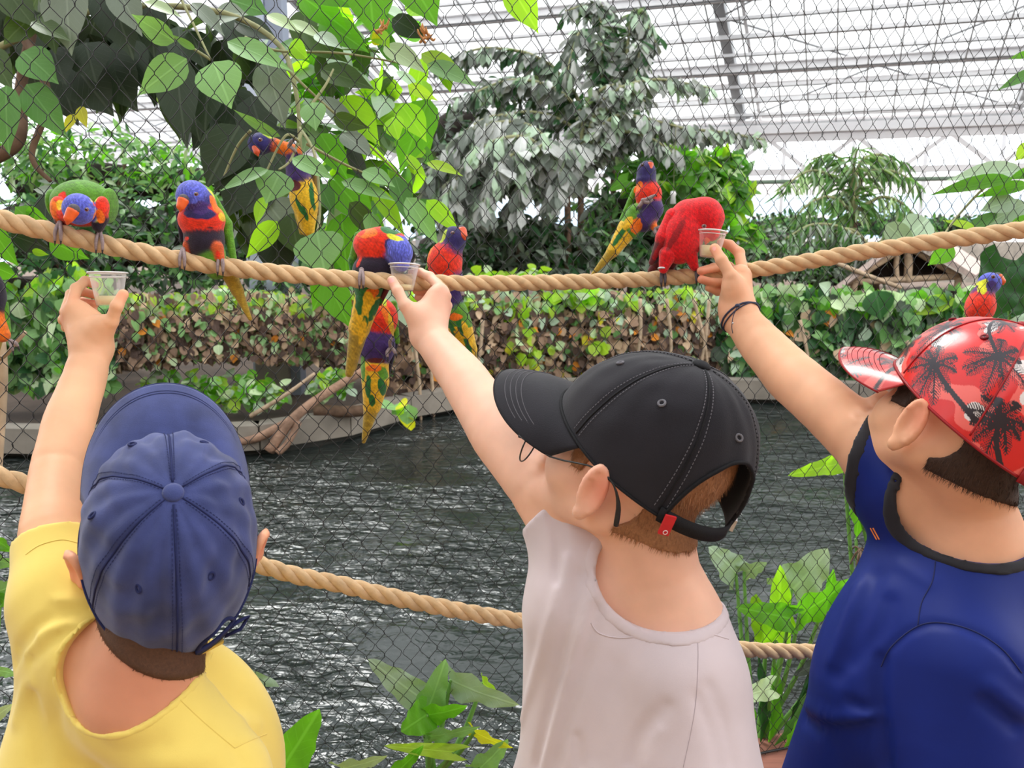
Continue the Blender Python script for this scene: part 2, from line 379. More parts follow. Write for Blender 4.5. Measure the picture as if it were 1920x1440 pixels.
def make_cap(par, H, cfg, mc, mseam, mthread, label, colfn=None, visorcol=None, nphi=200, nt=64):
    pt, rimz = cap_shape(cfg)
    cap = empty('cap', H.C, label); cap.parent = par; cap.location = Vector(H.C-np.array(par.location))
    off, hw, ht = cfg.get('open', (0, .40, .30))
    ph = np.linspace(0, 2*math.pi, nphi, endpoint=False); t = np.linspace(0, .985, nt)
    PH, T = np.meshgrid(ph, t, indexing='ij'); V = pt(PH, T); n2 = nphi*nt
    dph = np.abs(((PH-math.pi-off+math.pi) % (2*math.pi))-math.pi)
    inside = (dph < hw) & (T < ht*np.sqrt(np.clip(1-(dph/hw)**2, 0, 1)))
    I, J = np.meshgrid(np.arange(nphi), np.arange(nt-1), indexing='ij'); I2 = (I+1) % nphi
    q = np.stack([I*nt+J, I*nt+J+1, I2*nt+J+1, I2*nt+J], -1).reshape(-1, 4)
    ins = inside.ravel(); keep = ~(ins[q].sum(1) >= 3); q = q[keep]
    # flat top disc closes the crown
    top = np.array([[i*nt+nt-1, n2, ((i+1) % nphi)*nt+nt-1, n2] for i in range(nphi)])
    Vw = np.concatenate([V.reshape(-1, 3), [[0, cfg.get('ay', -.006), cfg.get('H', .117)]]])
    cols = colfn(PH, T, V) if colfn is not None else None
    if cols is not None: cols = np.concatenate([cols.reshape(-1, 3), cols.reshape(-1, 3)[-1:]])
    Fl = [tuple(f) for f in q.tolist()]+[tuple(f[:3]) for f in top.tolist()]
    me = mesh('crown', H.arr(Vw), Fl, mc, cols=cols); o = link('crown', me, cap)
    sm = o.modifiers.new('thick', 'SOLIDIFY'); sm.thickness = .0018; sm.offset = -1
    # edge binding, opening binding
    e = [H.arr(pt(np.array([p_]), np.array([.004]), .0006))[0] for p_ in np.linspace(0, 2*math.pi, 90, endpoint=False) if abs(((p_-math.pi-off+math.pi) % (2*math.pi))-math.pi) > hw*.98]
    st = [i for i in range(len(e)-1) if np.linalg.norm(e[i]-e[i+1]) > .02*H.s]
    if st: e = e[st[0]+1:]+e[:st[0]+1]
    b = MB(); b.tube(e, .0017*H.s, 6)
    ang = np.linspace(0, math.pi, 30); b.tube([H.arr(pt(np.array([math.pi+off+hw*math.cos(x)]), np.array([ht*math.sin(x)]), .0008))[0] for x in ang], .0023*H.s, 6)
    b.build('binding', mseam, cap, smooth=True)
    # seams and stitches
    for k in range(6):
        sb = MB(); tt = np.linspace(.03, .95, 40); pk = k*math.pi/3
        ok = lambda p_, t_: not (abs(((p_-math.pi-off+math.pi) % (2*math.pi))-math.pi) < hw and t_ < ht*math.sqrt(max(0, 1-(abs(((p_-math.pi-off+math.pi) % (2*math.pi))-math.pi)/hw)**2)))
        tt = [x for x in tt if ok(pk, x)]
        sb.tube(H.arr(pt(np.full(len(tt), pk), np.array(tt), .0003)), .0011*H.s, 5); sb.build('seam', mseam, cap, smooth=True)
    sb = MB()
    for k in range(6):
        for sgn in (-1, 1):
            for x in np.arange(.04, .93, .022):
                rr = max(.1, math.cos(x*math.pi/2)); p0 = k*math.pi/3+sgn*.052/rr*(.25+.75*rr)
                if ok(p0, x): sb.tube(H.arr(pt(np.array([p0, p0]), np.array([x, x+.013]), .0008)), .00042*H.s, 4)
    if cfg.get('stitch', 1): sb.build('stitching', mthread, cap, kind='stuff')
    bt = MB(); bt.ball(H.p(0, cfg.get('ay', -.006), cfg.get('H', .117)+.0005), np.array([.0095, .0095, .0045])*H.s, 18, 10, H.A); bt.build('button', mseam if not cfg.get('btn') else mc, cap, smooth=True)
    for k in range(6):
        p_ = (k+.5)*math.pi/3; te = cfg.get('te', .52)
        if not ok(p_, te): continue
        c = pt(np.array([p_]), np.array([te]), .0003)[0]; c1 = pt(np.array([p_+.02]), np.array([te]))[0]; c2 = pt(np.array([p_]), np.array([te+.02]))[0]
        u = nrm(c1-c); v = nrm(c2-c); eb = MB(); eb.tube(H.arr([c+.0033*(u*math.cos(x)+v*math.sin(x)) for x in np.arange(12)*math.pi/6]), .0013*H.s, 6, closed=True); eb.build('eyelet', mthread, cap, smooth=True)
    # strap
    xs = np.linspace(-hw*1.08, hw*1.08, 24); sv = []; 
    for x in xs:
        c = pt(np.array([math.pi+off+x]), np.array([0.]), .0010)[0]
        for dz in (0, .016): sv.append(c+np.array([0, 0, dz-.004]))
    fs = [(2*i, 2*i+2, 2*i+3, 2*i+1) for i in range(len(xs)-1)]
    so_ = link('strap', mesh('strap', H.arr(sv), fs, mseam), cap); so_.modifiers.new('thick', 'SOLIDIFY').thickness = .0022
    # visor
    ns, nr = (60, 26) if visorcol is None else (220, 110); Sg, Rg = np.meshgrid(np.linspace(-1, 1, ns), np.linspace(0, 1, nr), indexing='ij')
    pr = Sg*1.17; root = pt(pr, np.full_like(pr, .01)); vl = cfg.get('visor', .083); vw = cfg.get('vw', .080)
    ox = vw*np.sin(Sg*math.pi/2*.98); oy = .062+(cfg.get('bf', .099)-.062+vl)*np.cos(Sg*math.pi/2)**.75
    oz = cfg.get('vz', .014)-cfg.get('droop', .026)*np.abs(np.sin(Sg*math.pi/2))**2.2
    outp = np.stack([ox, oy, oz], -1); k = Rg[..., None]; vis = root*(1-k)+outp*k
    vis[..., 2] += .006*np.sin(Rg*math.pi)*(1-np.abs(Sg)**2)
    vis[..., 2] -= .004*(1-Rg)
    I, J = np.meshgrid(np.arange(ns-1), np.arange(nr-1), indexing='ij')
    q = np.stack([I*nr+J, I*nr+J+1, (I+1)*nr+J+1, (I+1)*nr+J], -1).reshape(-1, 4)
    vc = visorcol(vis, Sg, Rg).reshape(-1, 3) if visorcol is not None else None
    vo = link('visor', mesh('visor', H.arr(vis.reshape(-1, 3)), q[:, ::-1], mc, cols=vc), cap); md = vo.modifiers.new('thick', 'SOLIDIFY'); md.thickness = .0032; md.offset = 0
    eb = MB(); eb.tube(H.arr(vis[:, -1]), .0019*H.s, 6); eb.build('visor_edge', mseam, cap, smooth=True)
    sb = MB()
    for R0 in cfg.get('vst', (.84, .88)):
        line = []; 
        for s0 in np.arange(-.93, .93, .012):
            i0 = (s0+1)/2*(ns-1); j0 = R0*(nr-1); i = int(i0); j = int(j0); fi, fj = i0-i, j0-j
            i1, j1 = min(i+1, ns-1), min(j+1, nr-1)
            line.append((vis[i, j]*(1-fi)*(1-fj)+vis[i1, j]*fi*(1-fj)+vis[i, j1]*(1-fi)*fj+vis[i1, j1]*fi*fj)+np.array([0, 0, .0021]))
        line = H.arr(line)
        for i in range(0, len(line)-1, 1):
            sb.tube([line[i], line[i]*.25+line[i+1]*.75], .00045*H.s, 4)
    sb.build('visor_stitching', mthread, cap, kind='stuff')
    return cap, pt
def hair_mesh(par, H, Fd, col, seed=1, fuzz=2600, nape=-.066, front=.050, top=None, lift=.0035, lim_r=(.086, .122, .092)):
    R = .165*H.s; sl = [slice(int(np.searchsorted(a_, c-R)), int(np.searchsorted(a_, c+R))) for a_, c in zip(Fd.a, H.C)]
    ax = [a_[i] for a_, i in zip(Fd.a, sl)]; g = np.meshgrid(*ax, indexing='ij', sparse=True); q = [g[i]-H.C[i] for i in range(3)]
    X, Y, Z = [sum(q[j]*H.A[i][j] for j in range(3))/H.s for i in range(3)]
    d = Fd.F[tuple(sl)]-lift
    zmin = np.where(Y > .016, -.018-.0*X, np.where(Y > -.022, .008, nape)) ; cut = np.maximum(Y-front-.3*Z, zmin-Z)
    earc = .037-np.sqrt((Y+.006)**2+(Z+.020)**2); cut = np.maximum(cut, np.where(np.abs(X) > .05, earc, -1.))
    tp = Z-(.012+.28*Y) if top is None else Z-top
    lim = d_ell(X, Y, Z, (0, -.022, -.004), lim_r, None); d = np.maximum(np.maximum(np.maximum(d, cut*H.s), tp*H.s), lim*H.s)
    d = d+.0003*np.sin(X*900+Y*400)*np.sin(Z*200+Y*300)
    V, Fc = surface_nets(d.astype(np.float32), ax); V = relax(V, Fc, 2)
    r = np.random.default_rng(seed); c = np.array(col)*(1+.06*r.normal(size=(len(V), 1)).clip(-1.2, 1.2))
    link('hair', mesh('hair', V, Fc, M['hair'], cols=c.clip(0, 1)), par)
    pick = r.choice(len(V), fuzz); p0 = (V[pick]-H.C)@H.A.T/H.s; nn = p0-np.array([0, -.02, .02]); nn /= np.linalg.norm(nn, axis=1)[:, None]
    dr = np.array([0, -.10, -1])+.10*nn+.22*r.normal(size=(fuzz, 3)); dr /= np.linalg.norm(dr, axis=1)[:, None]; L_ = r.uniform(.004, .0085, fuzz)[:, None]
    sd_ = np.cross(dr, nn); sd_ /= np.linalg.norm(sd_, axis=1)[:, None]+1e-9; wv = .00035
    tri = np.stack([p0-sd_*wv, p0+sd_*wv, p0+dr*L_+nn*.0008], 1).reshape(-1, 3); f3 = np.arange(fuzz*3).reshape(-1, 3)
    cc = np.repeat(np.array(col)*(1+.25*r.normal(size=(fuzz, 1)).clip(-1.3, 1.8)), 3, 0)
    link('hair_strands', mesh('hair_strands', H.arr(tri), f3, M['hair'], cols=cc.clip(0, 1)), par, kind='stuff')
def skin_cols(V, base, reds, nails=(), nape_shade=()):
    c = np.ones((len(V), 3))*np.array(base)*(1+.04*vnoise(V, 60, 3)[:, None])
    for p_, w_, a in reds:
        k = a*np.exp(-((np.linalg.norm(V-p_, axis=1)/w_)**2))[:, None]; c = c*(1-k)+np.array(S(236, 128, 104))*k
    for p_, w_, a in nape_shade:
        k = a*np.exp(-((np.linalg.norm(V-p_, axis=1)/w_)**2))[:, None]; c = c*(1-k)+np.array(S(196, 120, 92))*k  # skin painted darker on the napes, standing in for shade
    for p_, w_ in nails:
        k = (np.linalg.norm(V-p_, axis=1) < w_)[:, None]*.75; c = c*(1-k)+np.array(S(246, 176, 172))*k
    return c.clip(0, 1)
def legs(par, hip, col=None):
    hx, hy, hz = hip; fl = Field(np.arange(hx-.2, hx+.2, .009), np.arange(hy-.17, hy+.2, .009), np.arange(.05, hz+.14, .009))
    fl.ell((hx, hy, hz), (.13, .095, .11), None, 0)
    for s in (-1, 1): fl.chain([(hx+s*.06, hy, hz-.02), (hx+s*.07, hy+.015, .42), (hx+s*.075, hy, .08)], [.078, .055, .045], .03)
    V, Fc = fl.mesh(); link('trousers', mesh('trousers', V, Fc, M['trouser']), par)
    for s in (-1, 1):
        f2 = Field(np.arange(hx+s*.075-.06, hx+s*.075+.06, .005), np.arange(hy-.1, hy+.19, .005), np.arange(-.005, .13, .005))
        f2.cone((hx+s*.075, hy-.02, .04), (hx+s*.08, hy+.12, .032), .04, .034, 0); f2.cone((hx+s*.075, hy-.01, .05), (hx+s*.075, hy-.01, .095), .04, .036, .02)
        g = np.meshgrid(*f2.a, indexing='ij', sparse=True); f2.F = np.maximum(f2.F, -(g[2]-.001)+0*f2.F); V, Fc = f2.mesh(); link('shoe', mesh('shoe', V, Fc, M['shoe']), par)

def build_boy(cfg):
    H = cfg['H']; s = H.s; root = empty('person', (cfg['hip'][0], cfg['hip'][1], 0), cfg['label'], 'person', 'boys feeding the birds')
    hj = [p for f in cfg['fingers'] for p in f[0]]+[cfg['wrist']]; hb0 = np.min(hj, 0)-.014; hb1 = np.max(hj, 0)+.014
    allp = hj+[p for ch in cfg['limbs'] for p in ch[0]]+[p for ch in cfg['torso'] for p in ch[0]]+[H.C-.13*s, H.C+.13*s]
    lo = np.min(allp, 0)-.075; hi = np.max(allp, 0)+.075
    axs = []
    for d in range(3):
        fine = [(hb0[d], hb1[d], .0017), (H.C[d]-.115*s, H.C[d]+.115*s, .0030)]
        if d == 2: fine.append((lo[2], .95, .008)); axs.append(np.concatenate([np.arange(lo[2], .98, .009), finemap(.982, hi[2], .0038, fine[:2])]) if lo[2] < .95 else finemap(lo[2], hi[2], .0038, fine[:2]))
        else: axs.append(finemap(lo[d], hi[d], .0038, fine))
    Fd = Field(*axs)
    for pts, rs, k in cfg['torso']: Fd.chain(pts, rs, k)
    for c_, r_, ax_ in cfg.get('tor_ell', []): Fd.ell(c_, r_, ax_, .03)
    head_sdf(Fd, H, cfg.get('ear', (.0815, -.008, .019, .031, -24, -.016)))
    Fd.chain([H.p(0, -.022, -.045), cfg['neckmid'], cfg['c7']], cfg['neckr'], .03)
    for pts, rs, k in cfg['limbs']: Fd.chain(pts, rs, k)
    for a, b, ra, rb, k in cfg['palm']: Fd.cone(a, b, ra, rb, k)
    for pts, r, *k in cfg['fingers']: finger(Fd, pts, r, *(k or [.0022]))
    for pts, w_, am in cfg.get('skinfolds', []): Fd.fold(pts, w_, am)
    V, Fc = Fd.mesh(); V = relax(V, Fc, 1, .4)
    cols = skin_cols(V, cfg['skin'], cfg['reds'], cfg['nails'], cfg.get('nape_shade', ()))
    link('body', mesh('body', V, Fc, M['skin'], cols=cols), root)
    hair_mesh(root, H, Fd, *cfg['hair'][:1], **cfg['hair'][1])
    del Fd
    bb_ = bvh_of(V, Fc)
    for q in (-1, 1):
        e = MB(); e.ball(H.p(q*.031, .080, -.001), .0115*s, 14, 8); e.build('eye', M['eye'], root, smooth=True)
    # ---- shirt ----
    sp = [p for ch in cfg['cloth'] for p in ch[0]]; lo = np.min(sp, 0)-.11; hi = np.max(sp, 0)+.11
    lo[2] = .66; zc = cfg.get('zvis', 1.0)
    Fs = Field(finemap(lo[0], hi[0], .0036, []), finemap(lo[1], hi[1], .0036, []), np.concatenate([np.arange(lo[2], zc-.002, .009), np.arange(zc, hi[2], .0036)]))
    for pts, rs, k in cfg['cloth']: Fs.chain(pts, rs, k)
    for c_, r_, ax_ in cfg.get('cloth_ell', []): Fs.ell(c_, r_, ax_, .03)
    for pts, rs, k in cfg['torso']: Fs.chain(pts, [v+.006 for v in rs], k)
    for c_, r_, ax_ in cfg.get('tor_ell', []): Fs.ell(c_, np.array(r_)+.006, ax_, .03)
    pts, rs, k = cfg['limbs'][0]; Fs.chain(pts[:2], [v+.005 for v in rs[:2]], k)
    pts, rs, k = cfg['limbs'][1]; Fs.chain(pts[:2], [v+.005 for v in rs[:2]], k)
    Fs.chain(cfg['torso'][0][0][:2], [v+.007 for v in cfg['torso'][0][1][:2]], .02)
    V, Fc = Fs.mesh(); b0 = bvh_of(V, Fc)
    for pxs, w_, am in cfg['folds']:
        fp = proj(b0, pxs, 8)
        if len(fp) > 1: Fs.fold(fp, w_, am)
    g = np.meshgrid(*Fs.a, indexing='ij', sparse=True)
    Fo = Fs.F.copy()
    hole = None
    for hc, hr, hax in cfg['hole']:
        h_ = d_ell(*g, hc, hr, hax); hole = h_ if hole is None else np.minimum(hole, h_)
    Fs.F = np.maximum(Fs.F, -hole)
    for cpos, cdir, rad, dep in cfg['cuffs']:
        cdir = nrm(cdir); ax_ = (g[0]-cpos[0])*cdir[0]+(g[1]-cpos[1])*cdir[1]+(g[2]-cpos[2])*cdir[2]
        dist = np.sqrt((g[0]-cpos[0])**2+(g[1]-cpos[1])**2+(g[2]-cpos[2])**2)
        near = dist-.12
        Fs.F = np.maximum(Fs.F, -np.maximum(-ax_, near))           # cut square at the hem
        rr = np.sqrt(np.maximum(dist**2-ax_**2, 0)); Fs.F = np.maximum(Fs.F, -np.maximum(rr-rad, np.maximum(-ax_-dep, near)))
    V, Fc = largest(*Fs.mesh()); V = relax(V, Fc, 2, .4)
    V = V+(vnoise(V, 34, 11)*.0011+vnoise(V, 90, 12)*.0004)[:, None]*nrm([0.2, -1, .3])
    shirt = link(cfg['shirt'][0], mesh(cfg['shirt'][0], V, Fc, M[cfg['shirt'][1]]), root, cfg['shirt'][2])
    bv = bvh_of(V, Fc)
    # collar rib
    band = np.maximum(np.maximum(Fo-cfg.get('bandlift', .0016), -(Fo+.006)), np.abs(hole-cfg['band'][0]/2)-cfg['band'][0]/2)
    V, Fc = surface_nets(band.astype(np.float32), Fs.a)
    if len(V): V = relax(V, Fc, 5, .5); link('collar', mesh('collar', V, Fc, M[cfg['band'][1]]), shirt, cfg['band'][2])
    for b in cfg.get('cuffband', []):
        cpos, cdir, dep, mm, lab = b; cdir = nrm(cdir); ax_ = (g[0]-cpos[0])*cdir[0]+(g[1]-cpos[1])*cdir[1]+(g[2]-cpos[2])*cdir[2]
        near = np.sqrt((g[0]-cpos[0])**2+(g[1]-cpos[1])**2+(g[2]-cpos[2])**2)-.11
        bb = np.maximum(np.maximum(Fo-.0016, -(Fo+.005)), np.maximum(np.maximum(ax_-.0005, -ax_-dep), near))
        V2, F2 = surface_nets(bb.astype(np.float32), Fs.a)
        if len(V2): V2 = relax(V2, F2, 5, .5); link('cuff', mesh('cuff', V2, F2, M[mm]), shirt, lab)
    for pxs, mm, r in cfg['seams']:
        pts = proj(bv, pxs, 40, .0002)
        if len(pts) > 3: b = MB(); b.tube(pts, r, 5); b.build('seam', M[mm], shirt, smooth=True)
    legs(root, cfg['hip'])
    return root, bv, bb_
PI = math.pi
# ================= boy in yellow =================
HA = Frame((-.353, .757, 1.289), (.902, .43, -.052), (-.27, .652, .709), (.338, -.625, .704), 1.0)
LA, RA = P(126, 1122, .835), P(402, 1470, .785); c7A = P(262, 1305, .785); axC = np.array([RGT, FWD, UPV])
roll = lambda a: np.array([RGT*math.cos(a)+UPV*math.sin(a), FWD, -RGT*math.sin(a)+UPV*math.cos(a)])
wrA = P(173, 652, 1.055)
thA = [P(196, 634, 1.05), P(209, 602, 1.04), P(219, 574, 1.035), P(231, 552, 1.04)]
fA = [([P(134, 576, 1.055), P(143, 541, 1.075), P(160, 527, 1.10), P(177, 534, 1.105)], .0070),
      ([P(123, 586, 1.07), P(134, 552, 1.10), P(154, 546, 1.12), P(177, 553, 1.12)], .0070),
      ([P(119, 600, 1.085), P(134, 575, 1.12), P(155, 566, 1.13), P(178, 570, 1.125)], .0068),
      ([P(124, 614, 1.09), P(140, 594, 1.12), P(158, 584, 1.13), P(176, 582, 1.125)], .0062),
      (thA, .0082)]
palmA = [(wrA, P(142, 590, 1.065), .021, .0125, .014), (wrA, P(132, 600, 1.075), .021, .0125, .014), (P(170, 640, 1.05), P(188, 612, 1.045), .020, .0145, .016),
         (P(165, 615, 1.06), P(150, 588, 1.065), .020, .014, .016), (P(186, 618, 1.045), P(205, 604, 1.04), .016, .0105, .012), (P(170, 600, 1.06), P(140, 580, 1.06), .014, .0115, .012)]
A = dict(H=HA, hip=(-.385, .86, .74), label='boy in yellow t-shirt and washed navy cap, seen from behind',
    torso=[([LA, c7A, RA], [.040, .045, .040], .03), ([LA+[.03, .0, -.06], (-.39, .84, .80)], [.060, .08], .05), ([RA+[-.04, .02, -.05], (-.37, .84, .80)], [.055, .08], .05)],
    tor_ell=[(np.array([-.392, .80, 1.03]), (.105, .070, .12), None)],
    neckmid=P(285, 1210, .785), c7=c7A, neckr=[.050, .0465, .052],
    limbs=[([LA, P(98, 1000, .875), P(107, 880, .945), P(130, 790, .99), P(158, 712, 1.03), wrA], [.040, .0335, .0292, .0300, .0268, .0235], .02),
           ([RA, P(445, 1640, .80), P(400, 1800, .95)], [.036, .03, .024], .02)],
    palm=palmA, fingers=fA, wrist=wrA, skin=S(236, 180, 142),
    reds=[(P(177, 560, 1.12), .02, .5), (P(231, 552, 1.03), .010, .35), (P(120, 600, 1.06), .012, .25), (P(135, 565, 1.06), .012, .25), (P(175, 530, 1.1), .010, .4), (HA.p(-.083, -.008, -.02), .032, .75), (HA.p(.083, -.008, -.02), .032, .75)],
    nape_shade=[(P(260, 1280, .74), .10, .75)], nails=[(P(234, 549, 1.03), .0045)],
    cloth=[([LA, P(111, 1040, .862), P(104, 990, .88)], [.038, .0375, .037], .02), ([LA+[.01, 0, .004], c7A+[0, 0, -.004], RA+[0, 0, .004]], [.044, .046, .044], .03), ([RA, P(440, 1600, .79)], [.044, .052], .03),
           ([LA+[.03, .01, -.05], P(128, 1440, .82), (-.405, .83, .70)], [.060, .068, .10], .05), ([RA+[-.045, .02, -.05], (-.375, .83, .70)], [.062, .10], .05)],
    cloth_ell=[(np.array([-.392, .80, .99]), (.125, .083, .13), None)],
    folds=[([(30, 1218), (70, 1172), (120, 1152), (190, 1160)], .0055, -.006), ([(45, 1225), (90, 1184), (140, 1168)], .005, .004), ([(55, 1240), (100, 1200), (135, 1176)], .0055, -.005),
      ([(100, 1138), (150, 1146), (200, 1138)], .005, -.0045), ([(110, 1126), (190, 1122)], .006, .003), ([(18, 1262), (34, 1228), (60, 1200)], .006, -.005), ([(60, 1300), (70, 1380), (76, 1436)], .009, -.005), ([(30, 1350), (46, 1296), (60, 1284)], .008, .004),
      ([(132, 1436), (102, 1370), (110, 1290)], .011, -.004), ([(170, 1380), (210, 1410), (300, 1400)], .012, -.003), ([(400, 1290), (440, 1340), (480, 1360)], .009, .003), ([(300, 1430), (390, 1420)], .01, .003), ([(440, 1404), (458, 1436)], .006, -.003)],
    ear=(.0865, -.012, .020, .034, -34, -.018),
    hole=[(P(252, 1238, .775), (.066, .13, .0545), roll(.30)), (HA.p(0, -.02, -.06), (.068, .09, .075), None)],
    cuffs=[(P(104, 1016, .872), P(98, 960, .895)-P(106, 1060, .86), .0345, .012)], band=(.0085, 'tee_yellow', None),
    shirt=('t_shirt', 'tee_yellow', 'plain yellow cotton t-shirt'),
    seams=[([(205, 1352), (260, 1345), (330, 1312), (386, 1262)], 'tee_yellow', .0008), ([(338, 1312), (390, 1360), (440, 1402)], 'tee_yellow', .0007), ([(440, 1402), (470, 1388), (500, 1376)], 'tee_yellow', .0008), ([(48, 1040), (75, 1022), (115, 1012), (146, 1018)], 'tee_yellow', .0006)],
    zvis=1.0)
A['hair'] = (S(84, 56, 40), dict(seed=2, nape=-.068, top=.005, fuzz=5000, lim_r=(.078, .114, .17)))
boyA, bvA, bbA = build_boy(A)
capA, _ = make_cap(boyA, HA, dict(a=.0835, bf=.100, bb=.113, H=.117, visor=.088, vw=.083, wr=.026, open=(-.46, .24, .16), vst=(.80, .845), te=.50, btn=1), M['navy'], M['navy_dark'], M['thread_navy'], 'washed navy cotton baseball cap')
b = MB(); b.box(HA.p(0, .100, .034), .016, .0016, .0016, HA.A); b.build('red_bartack', M['red'], capA)
b = MB(); b.box(HA.p(.034, -.105, -.036), .022, .0035, .009, rotz(HA.A, .35, 2)); b.build('buckle', M['brass'], capA, 'brass clasp')
b = MB(); b.tube([HA.p(.046, -.098, -.034), HA.p(.062, -.094, -.03), HA.p(.07, -.084, -.024), HA.p(.060, -.088, -.022), HA.p(.048, -.094, -.026)], .0022, 6); b.build('strap_loop', M['navy_dark'], capA, smooth=True)

M['seam_pale'] = mat('pale seam', S(172, 156, 162), .8, .05, 60, 0)
# ================= boy with glasses =================
HB = Frame((.147, .885, 1.343), (.515, .857, .02), (-.804, .475, .359), (.298, -.201, .933), 1.1)
FB = P(1088, 1018, .985); NB = P(1262, 1262, .905); c7B = P(1262, 1165, .935); wrB = P(803, 628, 1.215)
thB = [P(776, 602, 1.20), P(759, 572, 1.195), P(746, 546, 1.20), P(735, 526, 1.21)]
fB = [([P(827, 541, 1.225), P(806, 519, 1.25), P(788, 511, 1.265), P(772, 511, 1.272)], .0076),
      ([P(837, 556, 1.24), P(818, 535, 1.275), P(797, 530, 1.285), P(778, 530, 1.28)], .0076),
      ([P(839, 573, 1.25), P(822, 552, 1.285), P(801, 545, 1.295), P(780, 545, 1.285)], .0073),
      ([P(834, 588, 1.255), P(818, 570, 1.285), P(800, 562, 1.295), P(783, 558, 1.285)], .0066),
      (thB, .0088)]
palmB = [(wrB, P(822, 556, 1.225), .022, .0135, .015), (wrB, P(831, 578, 1.24), .022, .0135, .015), (P(800, 618, 1.21), P(783, 596, 1.205), .021, .0155, .016),
         (P(806, 594, 1.22), P(820, 560, 1.23), .021, .015, .016), (P(785, 594, 1.205), P(762, 574, 1.198), .017, .0112, .012), (P(800, 580, 1.215), P(826, 548, 1.225), .015, .012, .012)]
B = dict(H=HB, hip=(.15, .93, .78), label='boy in pale lilac t-shirt, black cap and thin black glasses',
    torso=[([FB, c7B, NB], [.042, .045, .042], .025), ([FB+[.0, -.03, -.08], (.14, .92, .85)], [.065, .09], .05), ([NB+[0, .04, -.05], (.15, .91, .85)], [.065, .09], .05)],
    tor_ell=[(np.array([.145, .90, 1.02]), (.085, .10, .13), None)],
    neckmid=P(1232, 1075, .93), c7=c7B, neckr=[.055, .0515, .060],
    limbs=[([FB, P(1010, 905, 1.01), P(938, 815, 1.07), P(868, 708, 1.145), wrB], [.050, .0425, .0415, .0350, .0268], .025),
           ([NB, P(1300, 1480, .89), P(1200, 1700, .95)], [.042, .036, .028], .02)],
    palm=palmB, fingers=fB, wrist=wrB, skin=S(241, 190, 164),
    reds=[(P(785, 535, 1.28), .02, .45), (P(735, 528, 1.2), .010, .35), (P(838, 575, 1.23), .012, .3), (P(826, 545, 1.22), .012, .3), (HB.p(-.084, -.010, -.012), .028, .7), (P(1020, 800, 1.0), .05, .1)],
    nape_shade=[(P(1250, 1080, .85), .08, .2)], nails=[(P(733, 524, 1.20), .0055)],
    cloth=[([FB, P(1062, 968, 1.0), P(1045, 925, 1.005)], [.049, .047, .046], .02), ([FB, c7B+[0, 0, -.012], NB+[0, 0, .0]], [.048, .058, .060], .03), ([NB, P(1305, 1470, .885)], [.066, .074], .03),
           ([FB+[.005, -.03, -.05], P(1112, 1440, .98), (.07, .92, .70)], [.048, .092, .13], .04), ([NB+[.02, .03, -.03], P(1255, 1440, .93), (.16, .90, .70)], [.072, .085, .13], .05)],
    cloth_ell=[(P(1190, 1400, .97), (.12, .10, .16), None)],
    folds=[([(1032, 960), (1044, 1020), (1046, 1090)], .0055, -.006), ([(1066, 1050), (1030, 1170), (985, 1330), (960, 1436)], .007, .005), ([(1092, 1078), (1072, 1140), (1046, 1260), (1005, 1436)], .007, -.008),
      ([(1112, 1110), (1085, 1190), (1045, 1330), (1015, 1436)], .007, .004), ([(1120, 1140), (1100, 1220), (1075, 1310), (1040, 1436)], .007, -.005), ([(1332, 1290), (1358, 1360), (1376, 1436)], .008, -.004), ([(1310, 1310), (1338, 1380), (1350, 1436)], .008, -.004),
      ([(1185, 1436), (1200, 1380), (1248, 1326)], .008, -.005), ([(1215, 1436), (1235, 1370)], .008, .003), ([(1082, 1385), (1086, 1436)], .006, -.004), ([(1150, 1250), (1120, 1340), (1110, 1420)], .014, -.003), ([(1050, 960), (1058, 1030)], .005, -.004)],
    ear=(.082, .006, .0145, .032, -20, -.020),
    hole=[(P(1243, 1072, .93), (.084, .11, .064), roll(-.02))],
    cuffs=[(P(1046, 944, 1.003), P(1010, 900, 1.01)-P(1075, 985, .99), .043, .012)], band=(.016, 'tee_pale', None),
    shirt=('t_shirt', 'tee_pale', 'pale lilac cotton t-shirt'),
    seams=[([(1306, 1183), (1309, 1230), (1303, 1330), (1281, 1439)], 'seam_pale', .0003), ([(1108, 1168), (1125, 1188), (1170, 1196), (1240, 1186), (1306, 1183), (1366, 1198)], 'tee_pale', .0009)],
    zvis=1.0)
B['hair'] = (S(156, 108, 74), dict(seed=3, fuzz=14000, top=.075, nape=-.062))
boyB, bvB, bbB = build_boy(B)
capB, _ = make_cap(boyB, HB, dict(a=.0825, bf=.098, bb=.116, H=.122, ay=-.026, visor=.083, vw=.078, wr=.008, open=(.42, .56, .40), vst=(.62, .70, .78, .86), te=.52, z0=.002), M['cap_black'], M['cap_black_dark'], M['thread_grey'], 'black cotton baseball cap')
b = MB(); b.box(HB.p(-.0735, -.0735, -.0155), .012, .003, .024, rotz(HB.A, -.95, 2)); b.build('red_tab', M['red'], capB, 'small red tab with a pale mark')
b = MB(); c_ = HB.p(-.0752, -.0752, -.0225); b.tube([c_+.0022*1.1*(rotz(HB.A, -.95, 2)[0]*math.cos(t)+HB.A[2]*math.sin(t)) for t in np.arange(10)*PI/5], .0004, 4, closed=True); b.build('tab_mark', mat('white thread', S(235, 230, 228), .7, 0, 10, 0), capB)
b = MB(); b.box(HB.p(.036, -.116, -.028), .026, .004, .015, rotz(HB.A, .30, 2)); b.build('buckle', M['steel'], capB, 'steel buckle')
